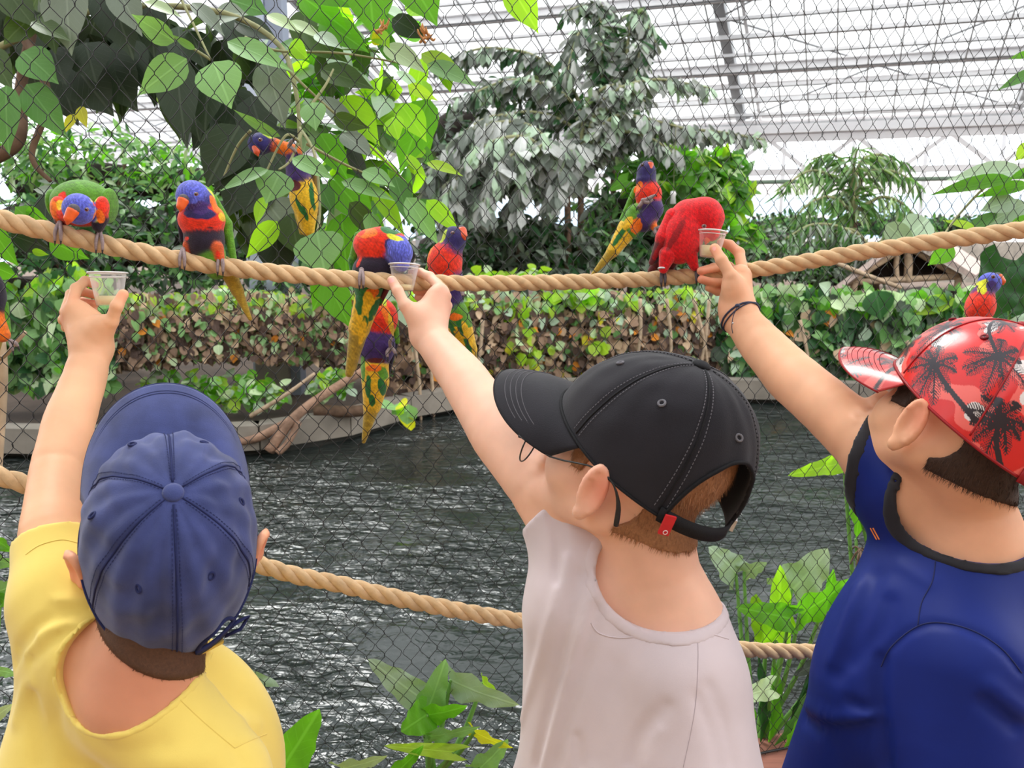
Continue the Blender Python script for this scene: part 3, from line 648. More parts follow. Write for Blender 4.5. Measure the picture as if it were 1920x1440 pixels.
# spectacles
gl = empty('glasses', HB.C, 'thin black metal glasses'); gl.parent = boyB; gl.location = Vector(HB.C-np.array(boyB.location))
def ring(c, r1, r2, ax, n=28): return [np.asarray(c)+ax[0]*r1*math.cos(t)+ax[2]*r2*math.sin(t) for t in np.arange(n)*2*PI/n]
for q in (-1, 1):
    c = HB.p(q*.040, .104, -.030); X = rotz(HB.A, -q*.12, 2)
    b = MB(); b.tube(ring(c, .024*1.1, .0225*1.1, X), .0010, 6, closed=True); b.build('rim', M['frame'], gl, smooth=True)
    b = MB(); rr = ring(c, .0235*1.1, .022*1.1, X); b.add(rr, [tuple(range(len(rr)))]); lo_ = b.build('lens', M['lens'], gl); lo_.modifiers.new('thick', 'SOLIDIFY').thickness = .0015
    b = MB(); b.beam(HB.p(q*.062, .106, -.014), HB.p(q*.0765, .103, -.0105), .0035, .0045, HB.A[2]); b.build('hinge', M['frame'], gl)
    b = MB(); b.tube(spline([HB.p(q*.0765, .105, -.0105), HB.p(q*.079, .062, -.012), HB.p(q*.083, .014, .004), HB.p(q*.084, -.010, .000), HB.p(q*.083, -.024, -.018), HB.p(q*.083, -.030, -.040)], 20), [.0011]*13+[.0016, .002, .0026, .003, .0032, .0032, .003], 6); b.build('temple', M['frame'], gl, smooth=True)
b = MB(); b.tube(spline([HB.p(-.0165, .106, -.026), HB.p(0, .113, -.021), HB.p(.0165, .106, -.026)], 8), .0011, 6); b.build('bridge', M['frame'], gl, smooth=True)

# ================= boy in blue =================
HC = Frame((.563, .937, 1.378), (.823, .481, -.301), (-.418, .873, .252), (.384, -.082, .92), 1.06)
FC = P(1690, 925, 1.02); NC = P(1800, 1240, .93); c7C = P(1812, 1030, .985); wrC = P(1385, 592, 1.275)
thC = [P(1382, 556, 1.262), P(1372, 520, 1.255), P(1353, 488, 1.262), P(1340, 466, 1.272)]
fC = [([P(1393, 510, 1.29), P(1386, 474, 1.315), P(1368, 459, 1.33), P(1352, 454, 1.335)], .0084),
      ([P(1390, 522, 1.30), P(1366, 500, 1.33), P(1338, 502, 1.315), P(1314, 508, 1.30)], .0080),
      ([P(1385, 540, 1.31), P(1364, 530, 1.33), P(1338, 530, 1.315), P(1315, 524, 1.30)], .0080),
      ([P(1378, 553, 1.315), P(1362, 548, 1.33), P(1345, 547, 1.325), P(1328, 540, 1.315)], .0068),
      (thC, .0098)]
palmC = [(wrC, P(1390, 520, 1.29), .024, .0155, .016), (wrC, P(1372, 548, 1.305), .024, .015, .016), (P(1384, 575, 1.27), P(1376, 540, 1.262), .022, .018, .016),
         (P(1382, 555, 1.28), P(1386, 515, 1.285), .020, .015, .015), (P(1376, 545, 1.262), P(1370, 518, 1.257), .017, .0122, .012), (P(1370, 555, 1.285), P(1364, 575, 1.28), .014, .013, .012)]
Cc = dict(H=HC, hip=(.62, .98, .80), label='boy in royal blue sports shirt and red palm-print cap feeding the red bird',
    torso=[([FC, c7C, NC], [.042, .050, .046], .03), ([FC+[.05, -.02, -.08], (.58, .97, .88)], [.055, .085], .05), ([NC+[0.03, .04, -.05], (.63, .96, .88)], [.08, .11], .05)],
    tor_ell=[(np.array([.60, .95, 1.10]), (.12, .10, .15), None)],
    neckmid=P(1808, 945, .985), c7=c7C, neckr=[.056, .0555, .064],
    limbs=[([FC, P(1622, 830, 1.06), P(1552, 765, 1.11), P(1483, 706, 1.175), P(1425, 643, 1.235), wrC], [.050, .0435, .0405, .0395, .0345, .0275], .025),
           ([NC, P(1800, 1480, .93), P(1650, 1700, 1.0)], [.046, .04, .03], .02)],
    palm=palmC, fingers=fC, wrist=wrC, skin=S(231, 174, 138),
    reds=[(P(1312, 515, 1.3), .022, .55), (P(1340, 468, 1.262), .012, .35), (P(1375, 460, 1.31), .02, .35), (P(1370, 590, 1.27), .02, .25), (HC.p(-.084, -.010, -.012), .028, .55)],
    nape_shade=[(P(1850, 960, .93), .10, .25)], nails=[(P(1337, 464, 1.26), .006)],
    cloth=[([P(1715, 905, 1.02), P(1660, 868, 1.045), P(1615, 856, 1.055)], [.056, .059, .057], .02), ([P(1735, 950, 1.02), c7C+[0, 0, -.012], NC+[.01, 0, 0]], [.050, .060, .070], .03), ([NC, P(1795, 1420, .93), P(1790, 1560, .93)], [.080, .088, .09], .03),
           ([P(1730, 980, 1.02), P(1672, 1300, 1.0), (.50, .98, .75)], [.050, .092, .12], .04), ([P(1880, 1100, .98), P(1830, 1400, 1.0), (.66, .96, .75)], [.066, .11, .13], .05)],
    cloth_ell=[(P(1740, 1260, 1.0), (.14, .10, .16), None)],
    folds=[([(1506, 1345), (1560, 1372), (1648, 1362)], .009, -.009), ([(1512, 1325), (1570, 1350), (1640, 1342)], .009, .006), ([(1596, 1318), (1625, 1330), (1652, 1326)], .007, -.006), ([(1652, 1240), (1651, 1320), (1662, 1436)], .008, -.012),
      ([(1640, 1080), (1600, 1200), (1570, 1260)], .013, -.006), ([(1610, 1100), (1560, 1240)], .012, .005), ([(1665, 1130), (1650, 1180), (1600, 1240)], .010, -.005), ([(1848, 1318), (1902, 1362)], .009, -.007), ([(1862, 1290), (1914, 1334)], .010, .006), ([(1700, 800), (1694, 870), (1704, 930)], .005, -.006),
      ([(1680, 800), (1676, 880), (1690, 950)], .005, -.004), ([(1655, 1252), (1672, 1214), (1721, 1176), (1770, 1170), (1830, 1187), (1880, 1220), (1916, 1264)], .0045, -.004), ([(1560, 1400), (1640, 1380)], .012, -.004), ([(1690, 1060), (1740, 1090)], .01, .003)],
    ear=(.083, .004, .0150, .031, -20, -.028), bandlift=.0028,
    hole=[(P(1806, 938, .985), (.092, .13, .076), roll(.10))],
    cuffs=[(P(1618, 858, 1.055), P(1540, 838, 1.10)-P(1640, 868, 1.05), .052, .014)], band=(.014, 'black_cloth', 'black ribbed collar'), cuffband=[(P(1618, 858, 1.055), P(1540, 838, 1.10)-P(1640, 868, 1.05), .020, 'black_cloth', 'black sleeve cuff')],
    shirt=('sports_shirt', 'tee_blue', 'royal blue sports shirt with black collar and cuff'),
    seams=[([(1754, 1052), (1748, 1090), (1728, 1130), (1721, 1172)], 'thread_navy', .0007), ([(1652, 1250), (1672, 1212), (1721, 1174), (1770, 1168), (1830, 1185), (1880, 1218), (1916, 1262)], 'thread_navy', .0008)],
    zvis=1.02)
Cc['hair'] = (S(62, 42, 32), dict(seed=4, nape=-.068, fuzz=9000, top=None, front=.06, lift=.0025))
boyC, bvC, bbC = build_boy(Cc)
for i, dx in enumerate((0, 5)):
    pts = proj(bvC, [(1632+dx, 990), (1644+dx, 1012)], 6, .0004); b = MB(); b.tube(pts, .0011, 5); b.build('stripe', mat('orange flock', S(250, 140, 70), .7, .05, 40, 0), boyC, smooth=True) if len(pts) > 3 else None
# bracelet
br = empty('bracelet', wrC, 'dark blue knotted cord bracelet'); br.parent = boyC; br.location = Vector(wrC-np.array(boyC.location))
ad = nrm(P(1425, 643, 1.235)-wrC); cB = wrC+ad*.006; e1 = nrm(np.cross(ad, FWD)); e2 = np.cross(ad, e1)
e1t = nrm(e1*.97+ad*-.10)
def around(tilt, ph, lift):
    out = []
    for t in np.arange(48)*PI/24:
        dv = nrm(e1*math.cos(t)+e2*math.sin(t)+ad*(tilt*math.cos(t+ph))); h = bbC.ray_cast(Vector(cB+dv*.06), Vector(-dv))
        out.append(np.array(h[0])+dv*lift if h[0] is not None else cB+dv*.032)
    return out
b = MB(); b.tube(around(.10, 0, .0012), .0016, 6, closed=True); b.build('cord', M['cord'], br, smooth=True)
b = MB(); b.tube(around(-.14, 1.0, .0012), .0011, 6, closed=True); b.build('second_cord', M['cord'], br, smooth=True)
kn = P(1383, 573, 1.235); b = MB(); b.ball(kn, (.0045, .0032, .0032), 10, 6); b.build('knot', M['cord'], br, smooth=True)
b = MB(); b.tube(spline([kn, P(1375, 592, 1.235), P(1372, 612, 1.238), P(1374, 625, 1.24)], 12), .0007, 5); b.build('cord_end', M['cord'], br, smooth=True)
b = MB(); b.ball(P(1374, 606, 1.236), .0018, 8, 6); b.build('bead', M['steel'], br, smooth=True)
# cap with palm print, painted into a raster and sampled at the crown's vertices
PW, PH_ = 2400, 760; img = np.zeros((PH_, PW, 3), np.float32); rp = np.random.default_rng(21)   # .60 m x .19 m of cloth
yy, xx = np.mgrid[0:PH_, 0:PW]/4000.
nz = sum(np.sin(xx*a+yy*b_+c_)*k for a, b_, c_, k in [(60, 34, 1, 1), (47, -80, 2, 1), (-110, 60, .5, .8), (160, 120, 3, .5), (30, 110, 4, .8)])
red, coral, white, ink = np.array(S(214, 22, 22)), np.array(S(236, 100, 92)), np.array(S(226, 216, 214)), np.array(S(30, 16, 30))
img[:] = red; img[nz > .75] = coral; img[nz > 1.9] = white
def dab(x, y, r, c=ink):
    x0, x1 = int(max(0, (x-r)*4000)), int(min(PW, (x+r)*4000+1)); y0, y1 = int(max(0, (y-r)*4000)), int(min(PH_, (y+r)*4000+1))
    if x1 <= x0 or y1 <= y0: return
    m = (xx[y0:y1, x0:x1]-x)**2+(yy[y0:y1, x0:x1]-y)**2 < r*r; img[y0:y1, x0:x1][m] = c
def stroke(pts, r0, r1):
    n = len(pts)
    for i, (x, y) in enumerate(pts): dab(x, y, r0+(r1-r0)*i/(n-1))
def palm(cx, cy, sz, tx, ty):
    t = np.linspace(0, 1, 130); stroke(np.c_[cx+(tx-cx)*t+.006*np.sin(t*3), cy+(ty-cy)*t], .0022, .0030)
    nf = 10
    for k in range(nf):
        a = 2*PI*k/nf+rp.uniform(-.2, .2); L_ = sz*rp.uniform(.8, 1.15); t = np.linspace(0, 1, 60)
        sx = cx+L_*t*math.cos(a); sy = cy+L_*t*math.sin(a)-.30*L_*t*t; stroke(np.c_[sx, sy], .0017, .0005)
        for i in range(6, 60, 4):
            for sg in (-1, 1):
                ll = L_*.30*math.sin(PI*(.10+.86*t[i]))**.8; a2 = a+sg*.85; u = np.linspace(0, 1, 14)
                stroke(np.c_[sx[i]+ll*u*math.cos(a2), sy[i]+ll*u*math.sin(a2)-.25*ll*u*u], .00065, .0004)
for c in [(.512, .086, .036, .60, .150), (.470, .040, .036, .400, .020), (.420, .090, .038, .50, .165), (.385, .035, .030, .36, .0), (.545, .035, .028, .60, .03), (.330, .08, .036, .30, .0), (.460, .150, .034, .56, .16), (.06, .07, .036, .06, .0), (.15, .10, .036, .18, .0), (.24, .05, .034, .22, .0), (.10, .15, .03, .1, .0), (.3, .15, .03, .33, .1)]: palm(*c)
def samp(u, v):
    i = (np.clip(v, 0, .999)*PH_).astype(int); j = ((u % 1)*PW).astype(int); return img[i, j]
M['print_thread'] = mat('dark red thread', S(120, 26, 36), .7, .1, 60, 0)
capC, _ = make_cap(boyC, HC, dict(a=.0835, bf=.099, bb=.108, H=.119, visor=.078, vw=.078, wr=.0008, open=(0, .38, .26), vst=(.3, .4, .5, .6, .7, .8, .88), te=.55, stitch=0, z0=-.002, droop=.028), M['print'], M['print'], M['print_thread'],
    'glossy red cap printed with black palm trees', colfn=lambda PH, T, V: samp(PH/(2*PI), T), visorcol=lambda v, s_, r_: samp(.84+v[..., 0]/.60, (v[..., 1]-.05)/.19+.05)*.85+.05, nphi=720, nt=240)
for o in capC.children:
    if o.name.split('.')[0] in ('seam', 'binding', 'visor_edge', 'strap', 'button'):
        o.data.materials[0] = M['red_dark'] if 'red_dark' in M else M.setdefault('red_dark', mat('dark red trim', S(150, 24, 30), .4, .1, 40, .1))
# ================= setting =================
WZ = -.30
def stmt(o): return tag(o, kind='structure')
M['soil'] = mat('soil', S(76, 62, 52), .95, .35, 2.5, .6, 14)
M['water'] = None
m_, n_, b_ = newmat('pond water'); N = n_.nodes; L = n_.links
b_.inputs['Base Color'].default_value = (.014, .020, .018, 1); b_.inputs['Roughness'].default_value = .04; b_.inputs['IOR'].default_value = 1.38; b_.inputs['Specular IOR Level'].default_value = .9
tcn = N.new('ShaderNodeTexCoord'); mp = N.new('ShaderNodeMapping'); mp.inputs['Scale'].default_value = (1, 1.9, 1); L.new(tcn.outputs['Object'], mp.inputs[0])
n1 = N.new('ShaderNodeTexNoise'); n1.inputs['Scale'].default_value = 9; n1.inputs['Detail'].default_value = 3; n1.inputs['Distortion'].default_value = .8; L.new(mp.outputs[0], n1.inputs[0])
n2 = N.new('ShaderNodeTexNoise'); n2.inputs['Scale'].default_value = 3; n2.inputs['Detail'].default_value = 2; L.new(mp.outputs[0], n2.inputs[0])
mm = N.new('ShaderNodeMath'); mm.operation = 'MULTIPLY_ADD'; mm.inputs[1].default_value = 1.6; L.new(n2.outputs[0], mm.inputs[0]); L.new(n1.outputs[0], mm.inputs[2])
bp = N.new('ShaderNodeBump'); bp.inputs['Strength'].default_value = 1; bp.inputs['Distance'].default_value = .07; n3 = N.new('ShaderNodeTexNoise'); n3.inputs['Scale'].default_value = .9; n3.inputs['Detail'].default_value = 2; L.new(mp.outputs[0], n3.inputs[0]); m3 = N.new('ShaderNodeMapRange'); m3.inputs[1].default_value = .35; m3.inputs[2].default_value = .65; m3.inputs[3].default_value = .12; m3.inputs[4].default_value = 1; L.new(n3.outputs[0], m3.inputs[0]); L.new(m3.outputs[0], bp.inputs['Strength']); L.new(mm.outputs[0], bp.inputs['Height']); L.new(bp.outputs[0], b_.inputs['Normal'])
M['water'] = m_
M['concrete'] = mat('concrete', S(142, 134, 124), .9, .28, 3, .4, 40)
M['conc_dark'] = mat('wet concrete', S(44, 44, 40), .6, .3, 6, .4, 30)
M['white_steel'] = mat('white painted steel', S(238, 234, 234), .5, .05, 2, .05, 20, spec=.4)
M['grey_steel'] = mat('grey painted steel', S(176, 176, 178), .5, .08, 2, .05, 20, spec=.4)
M['board'] = mat('red brown wood', S(150, 98, 84), .7, .22, 5, .4, 60, stretch=(1, 14, 14))
M['deck'] = mat('deck wood', S(150, 124, 100), .8, .2, 4, .3, 50, stretch=(1, 12, 12))
M['wire'] = mat('black net wire', S(36, 34, 36), .5, .05, 50, 0, spec=.4)
M['rope'] = mat('manila rope', S(222, 186, 142), .9, .16, 60, .8, 1400, sheen=.2, stretch=(1, 1, 1), bdist=.0012)
# floor under the boys
NA, NB_ = P(200, 500, 1.20), P(1750, 500, 1.64); nd = nrm((NB_-NA)*[1, 1, 0]); nn_ = np.array([-nd[1], nd[0], 0])
N0 = np.array([NA[0], NA[1], 0])
fl = MB(); fl.box((0, -1.9, -.035), 12, 6.0, .03); stmt(fl.build('floor', M['deck']))
fl = empty('floor_boards', (0, 0, 0), kind='structure')
for i in range(20):
    y = .98-.14*i; b = MB(); b.box((0, y, -.006), 5.6, .132, .012); b.build('plank', M['deck'], fl)
# kerb board the net is fixed to
kb = empty('kerb_rail', N0+nd*.5+[0, 0, 0], 'red-brown painted wooden kerb board under the net, behind the boys', 'kerb rail')
for i in range(4):
    c = N0+nd*(-1.4+i*1.25)+np.array([0, 0, .425]); b = MB(); b.box(c-nn_*.02, 1.245, .15, .035, [nd, nn_, [0, 0, 1]]); b.build('top_board', M['board'], kb)
    c = c+np.array([0, 0, -.22]); b = MB(); b.box(c, 1.245, .04, .405, [nd, nn_, [0, 0, 1]]); b.build('front_board', M['board'], kb)
# ground, pond
b = MB(); b.box((0, 30, WZ-.45), 90, 80, .02); gr = b.build('ground', M['soil']); stmt(gr)
b = MB(); X0, X1 = -14, 14; b.add([(-14, -3.5, WZ), (14, -3.5, WZ), (14, 14, WZ), (-14, 14, WZ)], [(0, 1, 2, 3)]); wt = b.build('pond_water', M['water']); tag(wt, 'dark rippling pond water between the net and the hedge bank', 'water', kind='stuff')
# planting strip beyond the kerb
b = MB(); q = [N0-nd*1.6+nn_*.03, N0+nd*3.2+nn_*.03, N0+nd*3.2+nn_*.36, N0-nd*1.6+nn_*.12]
V = [np.array([v[0], v[1], z]) for z in (-.74, .27) for v in q]; b.add(V, [(3, 2, 1, 0), (4, 5, 6, 7), (0, 1, 5, 4), (1, 2, 6, 5), (2, 3, 7, 6), (3, 0, 4, 7)]); tag(b.build('planting_bed', M['soil']), 'narrow soil bed along the far side of the kerb board', 'planting bed')
# far bank: kerb blocks
bank = [G(x, y, WZ) for x, y in [(-1500, 880), (-700, 872), (-200, 862), (0, 860), (250, 868), (480, 856), (640, 832), (850, 775), (1100, 757), (1400, 757), (1700, 768), (2100, 775), (2900, 790)]]
bl = spline(bank, 240); seg = np.r_[0, np.cumsum(np.linalg.norm(np.diff(bl, axis=0), axis=1))]
def bank_at(s): return np.array([np.interp(s, seg, bl[:, i]) for i in range(3)])
def bank_n(s):
    t = nrm(bank_at(s+.1)-bank_at(s-.1)); n = np.array([-t[1], t[0], 0]); return n if n[1] > 0 else -n
kerb = empty('pond_kerb', bank_at(seg[-1]/2), 'pale concrete block kerb along the far bank of the pond', 'kerb')
s_ = 0; k = 0
while s_ < seg[-1]-.9:
    a, c = bank_at(s_+.008), bank_at(s_+.86); n = bank_n(s_+.4); b = MB()
    b.beam(a+n*.10+[0, 0, .165], c+n*.10+[0, 0, .165], .20, .22); b.build('concrete_block', M['concrete'], kerb); s_ += .868
b = MB()
for i in range(0, len(bl)-4, 4): n = bank_n(seg[i]); b.beam(bl[i]+n*.16+[0, 0, -.1], bl[i+4]+n*.16+[0, 0, -.1], .16, .34)
b.build('wet_footing', M['conc_dark'], kerb)
# bank soil behind the kerb
V = []; Fc = []
for i in range(0, 240, 6):
    n = bank_n(seg[i]); V += [bl[i]+n*.19+[0, 0, .24], bl[i]+n*40+[0, 0, .24+.02*rng.normal()]]
m_n = len(V)//2; Fc = [(2*i, 2*i+2, 2*i+3, 2*i+1) for i in range(m_n-1)]
# (the bank fans outward, so it is laid as one broad sheet instead where it would fold)
b = MB(); b.add(V, Fc); bs = b.build('bank_soil', M['soil']); stmt(bs)

# ================= net =================
W_, H_ = .0166, .045
net = empty('wire_net', N0+[0, 0, .45], 'black wire mesh net of diamond cells between the boys and the birds', 'net')
zb, zt = .445, 3.0; nc = int((zt-zb)/H_)
pts = []
for c in range(nc):
    z = zb+c*H_
    for f_, o in ((-.045, -.47), (.045, -.47), (.10, -.37), (.40, .37), (.455, .47), (.545, .47), (.60, .37), (.90, -.37)):
        pts.append((o*W_, 0, z+f_*H_))
def wiremesh(seed):
    r = np.random.default_rng(seed); p_ = np.array(pts)+np.c_[r.normal(0, .0006, len(pts)), r.normal(0, .0004, len(pts)), r.normal(0, .0005, len(pts))]
    p_[:, 0] += .0012*np.sin(p_[:, 2]*5+seed); V, Fc = tube_geo(p_, .00072, 3, caps=False); return V, Fc
wm = []
for s2 in range(4):
    V, Fc = wiremesh(s2)
    for sg in (1, -1):
        wm.append(mesh('net_wire', (V*[sg, 1, 1]), Fc if sg > 0 else [f[::-1] for f in Fc], M['wire']))
ang = math.atan2(nd[1], nd[0])
for i in range(-50, 182):
    o = bpy.data.objects.new('net_wire', wm[(int(rng.integers(4))*2)+(i % 2)]); COL.objects.link(o); o.parent = net
    o.location = Vector((N0+nd*(i*W_)+[0, 0, .0])-np.array(net.location)); o.rotation_euler = (0, 0, ang)
b = MB(); b.tube([N0-nd*.9+[0, 0, .448], N0+nd*3.1+[0, 0, .448]], .003, 6); b.build('bottom_cable', M['wire'], net, smooth=True)

# ================= ropes =================
def rope(name, pts, r, label, pitch=.075):
    c = spline(pts, 900); d = np.r_[0, np.cumsum(np.linalg.norm(np.diff(c, axis=0), axis=1))]
    n = int(d[-1]/.0038); t = np.linspace(0, d[-1], n); c = np.array([np.interp(t, d, c[:, i]) for i in range(3)]).T
    T = np.gradient(c, axis=0); T /= np.linalg.norm(T, axis=1)[:, None]; B = np.cross(T, [0, 0, 1.]); B /= np.linalg.norm(B, axis=1)[:, None]; Nn = np.cross(B, T)
    root = empty(name, c[n//2], label, 'rope', 'guard ropes')
    for k in range(3):
        a = -2*PI*t/pitch+k*2*PI/3; p_ = c+(np.cos(a)[:, None]*B+np.sin(a)[:, None]*Nn)*r*.50
        V, Fc = tube_geo(p_, r*.56, 10); V = V+rng.normal(0, .00018, V.shape); link('strand', mesh('strand', V, Fc, M['rope']), root)
    # loose fibres
    m = n*7; i = rng.integers(0, n, m); a = rng.uniform(0, 2*PI, m); rd = np.cos(a)[:, None]*B[i]+np.sin(a)[:, None]*Nn[i]; p0 = c[i]+rd*r*.93
    tg = T[i]*rng.normal(0, 1, (m, 1))+rd*.55+rng.normal(0, .3, (m, 3)); tg /= np.linalg.norm(tg, axis=1)[:, None]; ln = rng.uniform(.002, .0065, (m, 1)); wv = np.cross(tg, rd); wv /= np.linalg.norm(wv, axis=1)[:, None]+1e-9
    tri = np.stack([p0-wv*.00014, p0+wv*.00014, p0+tg*ln], 1).reshape(-1, 3)
    link('fibres', mesh('fibres', tri, np.arange(m*3).reshape(-1, 3), M['rope']), root, kind='stuff'); return c
RP = [P(-420, 330, .93), P(-150, 372, 1.0), P(0, 411, 1.05), P(180, 455, 1.09), P(350, 489, 1.13), P(520, 512, 1.18), P(700, 526, 1.24), P(860, 531, 1.30), P(1060, 529, 1.33), P(1240, 522, 1.345), P(1420, 505, 1.32), P(1600, 475, 1.27), P(1760, 452, 1.23), P(1920, 430, 1.19), P(2300, 370, 1.10)]
ropeC = rope('perch_rope', RP, .0135, 'thick tan manila rope the parrots perch on, sagging across at hand height')
RP2 = [P(-420, 800, .95), P(-150, 850, .98), P(0, 893, 1.0), P(130, 935, 1.02), P(500, 1063, 1.10), P(640, 1096, 1.12), P(800, 1133, 1.15), P(1020, 1171, 1.19), P(1370, 1215, 1.25), P(1545, 1222, 1.30), P(1800, 1225, 1.33), P(2300, 1200, 1.34)]
rope('lower_rope', RP2, .0122, 'lower tan manila guard rope passing behind the boys at chest height')
def rope_pt(px):
    best = min(ropeC, key=lambda q: abs(960+F0*q[0]/(q[1]*CP-(q[2]-CAMZ)*SP)-px)); return best

# ================= greenhouse roof and far wall =================
gut = at(1388, 243, 24.); u_ = nrm([.93, -.30, 0]); v0 = nrm([-.40, -.915, 0])
vv = nrm(v0+np.array([0, 0, .42]))      # up the slope towards the viewer
def Rf(u, v): return gut+u_*u+vv*v
gls, n_, b_ = newmat('roof glass'); n_.nodes.remove(b_)
_t = n_.nodes.new('ShaderNodeBsdfTransparent'); _t.inputs[0].default_value = (.72, .735, .74, 1); _g = n_.nodes.new('ShaderNodeBsdfGlossy'); _g.inputs['Roughness'].default_value = .05; _x = n_.nodes.new('ShaderNodeMixShader'); _x.inputs[0].default_value = .05
n_.links.new(_t.outputs[0], _x.inputs[1]); n_.links.new(_g.outputs[0], _x.inputs[2]); n_.links.new(_x.outputs[0], n_.nodes['Material Output'].inputs[0]); M['glass'] = gls
roof = empty('ceiling', gut, kind='structure')
nrmR = nrm(np.cross(u_, vv)); AX = [u_, vv, nrmR]
U0, U1, VT = -24., 14., 11.4
hts = [0, 1.425, 2.85, 4.275, 5.7, 7.125, 8.55, 9.975, 11.4]
for i, v in enumerate(hts):
    big = i % 2 == 0
    b = MB(); c = Rf((U0+U1)/2, v)
    if big:
        b.box(c-nrmR*.10, U1-U0, .05, .26, AX); b.box(c+np.array([0, 0, -.0])-nrmR*.22, U1-U0, .17, .03, AX); b.box(c-nrmR*.0, U1-U0, .14, .03, AX)
    else: b.box(c-nrmR*.05, U1-U0, .07, .12, AX)
    b.build('purlin', M['white_steel'], roof)
    if v < VT: b = MB(); b.box(Rf((U0+U1)/2, v+.71)-nrmR*.04, U1-U0, .05, .09, AX); b.build('sash_bar', M['white_steel'], roof)
gu = .72; k = 0
bars = MB()
for u in np.arange(U0, U1, gu):
    b = MB(); b.box(Rf(u, VT/2), .03, VT, .05, AX); b.build('glazing_bar', M['grey_steel'], roof)
far = MB()
for i in range(len(hts)-1):
    for u in np.arange(U0, U1-gu, gu):
        if u < -12.6: c = Rf(u+gu/2, (hts[i]+hts[i+1])/2); far.box(c+nrmR*.03, gu-.03, 1.39, .006, AX); continue
        b = MB(); c = Rf(u+gu/2, (hts[i]+hts[i+1])/2); b.box(c+nrmR*.03, gu-.03, 1.39, .006, AX); b.build('glass_pane', M['glass'], roof)
far.build('glass_pane', M['glass'], roof, kind='stuff')
for u, w_ in ((0, .26), (7.2, .16), (-10.5, .2)):
    b = MB(); b.box(Rf(u, VT/2)-nrmR*.40, w_, VT, .30, AX); b.build('rafter', M['grey_steel'], roof)
    b = MB(); b.box(Rf(u+.55, VT/2)-nrmR*.30, .08, VT, .10, AX); b.build('rafter_rail', M['white_steel'], roof)
for (a, c) in (((0, 0), (7.2, 4.75)), ((0, 4.75), (7.2, 0)), ((7.2, 0), (14, 4.75)), ((7.2, 4.75), (14, 0)), ((0, 4.75), (7.2, 9.5)), ((0, 9.5), (7.2, 4.75)), ((-10.5, 0), (-3, 4.75)), ((-10.5, 4.75), (-3, 0))):
    b = MB(); b.tube([Rf(*a)-nrmR*.3, Rf(*c)-nrmR*.3], .028, 6); b.build('brace_rod', M['grey_steel'], roof, smooth=True)
# gutter truss
tr = empty('roof_truss', Rf(3, 0)-[0, 0, .8], kind='structure')
top = lambda u: Rf(u, 0)-np.array([0, 0, .30]); bot = lambda u: Rf(u, 0)-np.array([0, 0, 1.25])
for fn, h in ((top, .20), (bot, .18)): b = MB(); b.beam(fn(-24), fn(14), .16, h); b.build('chord', M['white_steel'], tr)
b = MB(); b.tube([bot(-4)-[0, 0, .28], bot(14)-[0, 0, .28]], .06, 8); b.build('pipe', mat('green pipe', S(120, 140, 120), .5, .1, 4, 0), tr, smooth=True)
for i, u in enumerate(np.arange(-22, 13.9, 1.2)):
    b = MB(); a, c = (top(u), bot(u+1.2)) if i % 2 else (bot(u), top(u+1.2)); b.beam(a, c, .09, .12); b.build('web_bar', M['white_steel'], tr)
for u in (0, -10.5, 14):
    b = MB(); a = Rf(u, 0); b.box((a[0], a[1], (a[2]+WZ)/2), .24, .24, a[2]-WZ); tag(b.build('column', M['grey_steel']), kind='structure')
b = MB(); b.box(Rf(-5, 0)+[0, 0, -.02], 38, .5, .30, [u_, v0, np.array([0, 0, 1.])]); tag(b.build('trim_gutter', M['white_steel']), kind='structure')
# the same roof carried on over the viewer to its ridge and down again, unseen, to break up the sky; walls added to block low light
rf = empty('ceiling_overhead', Rf(0, 20), kind='structure'); pb, gb_, bb_ = MB(), MB(), MB()
vd = nrm(v0+np.array([0, 0, -.42])); RT = Rf(0, 21.4); Rd = lambda u, v: RT+u_*u+vd*v; nd_ = nrm(np.cross(u_, vd)); AXD = [u_, vd, nd_]
for v in np.arange(VT+1.425, 21.4, 1.425): bb_.box(Rf(-5, v)-nrmR*.1, 38, .14, .26, AX)
for v in np.arange(0, 16, 1.425): bb_.box(Rd(-5, v)-nd_*.1, 38, .14, .26, AXD)
for u in np.arange(U0, U1, gu*2): gb_.box(Rf(u, (VT+21.4)/2), .05, 21.4-VT, .08, AX); gb_.box(Rd(u, 8), .05, 16, .08, AXD)
for u in (0, 7.2, -10.5): gb_.box(Rf(u, (VT+21.4)/2)-nrmR*.4, .26, 21.4-VT, .3, AX); gb_.box(Rd(u, 8)-nd_*.4, .26, 16, .3, AXD)
pb.box(Rf(-5, (VT+21.4)/2)+nrmR*.1, 38, 21.4-VT, .006, AX); pb.box(Rd(-5, 8)+nd_*.1, 38, 16, .006, AXD)
pb.build('glass_sheet', M['glass'], rf); gb_.build('overhead_bars', M['grey_steel'], rf); bb_.build('overhead_purlins', M['white_steel'], rf)
b = MB(); b.box((0, -5.2, 2.7), 44, .2, 6.0); tag(b.build('wall_added_rear', mat('tan render', S(176, 160, 142), .9, .1, 3, .2)), kind='structure')  # added out of view behind the viewer to block light from the rear
for s2 in (-1, 1): b = MB(); b.box((s2*20, 8, 1.5), .2, 26, 4.2); tag(b.build('wall_added_left' if s2 < 0 else 'wall_added_right', M['concrete']), kind='structure')  # likewise added at the sides, out of view, against low side light
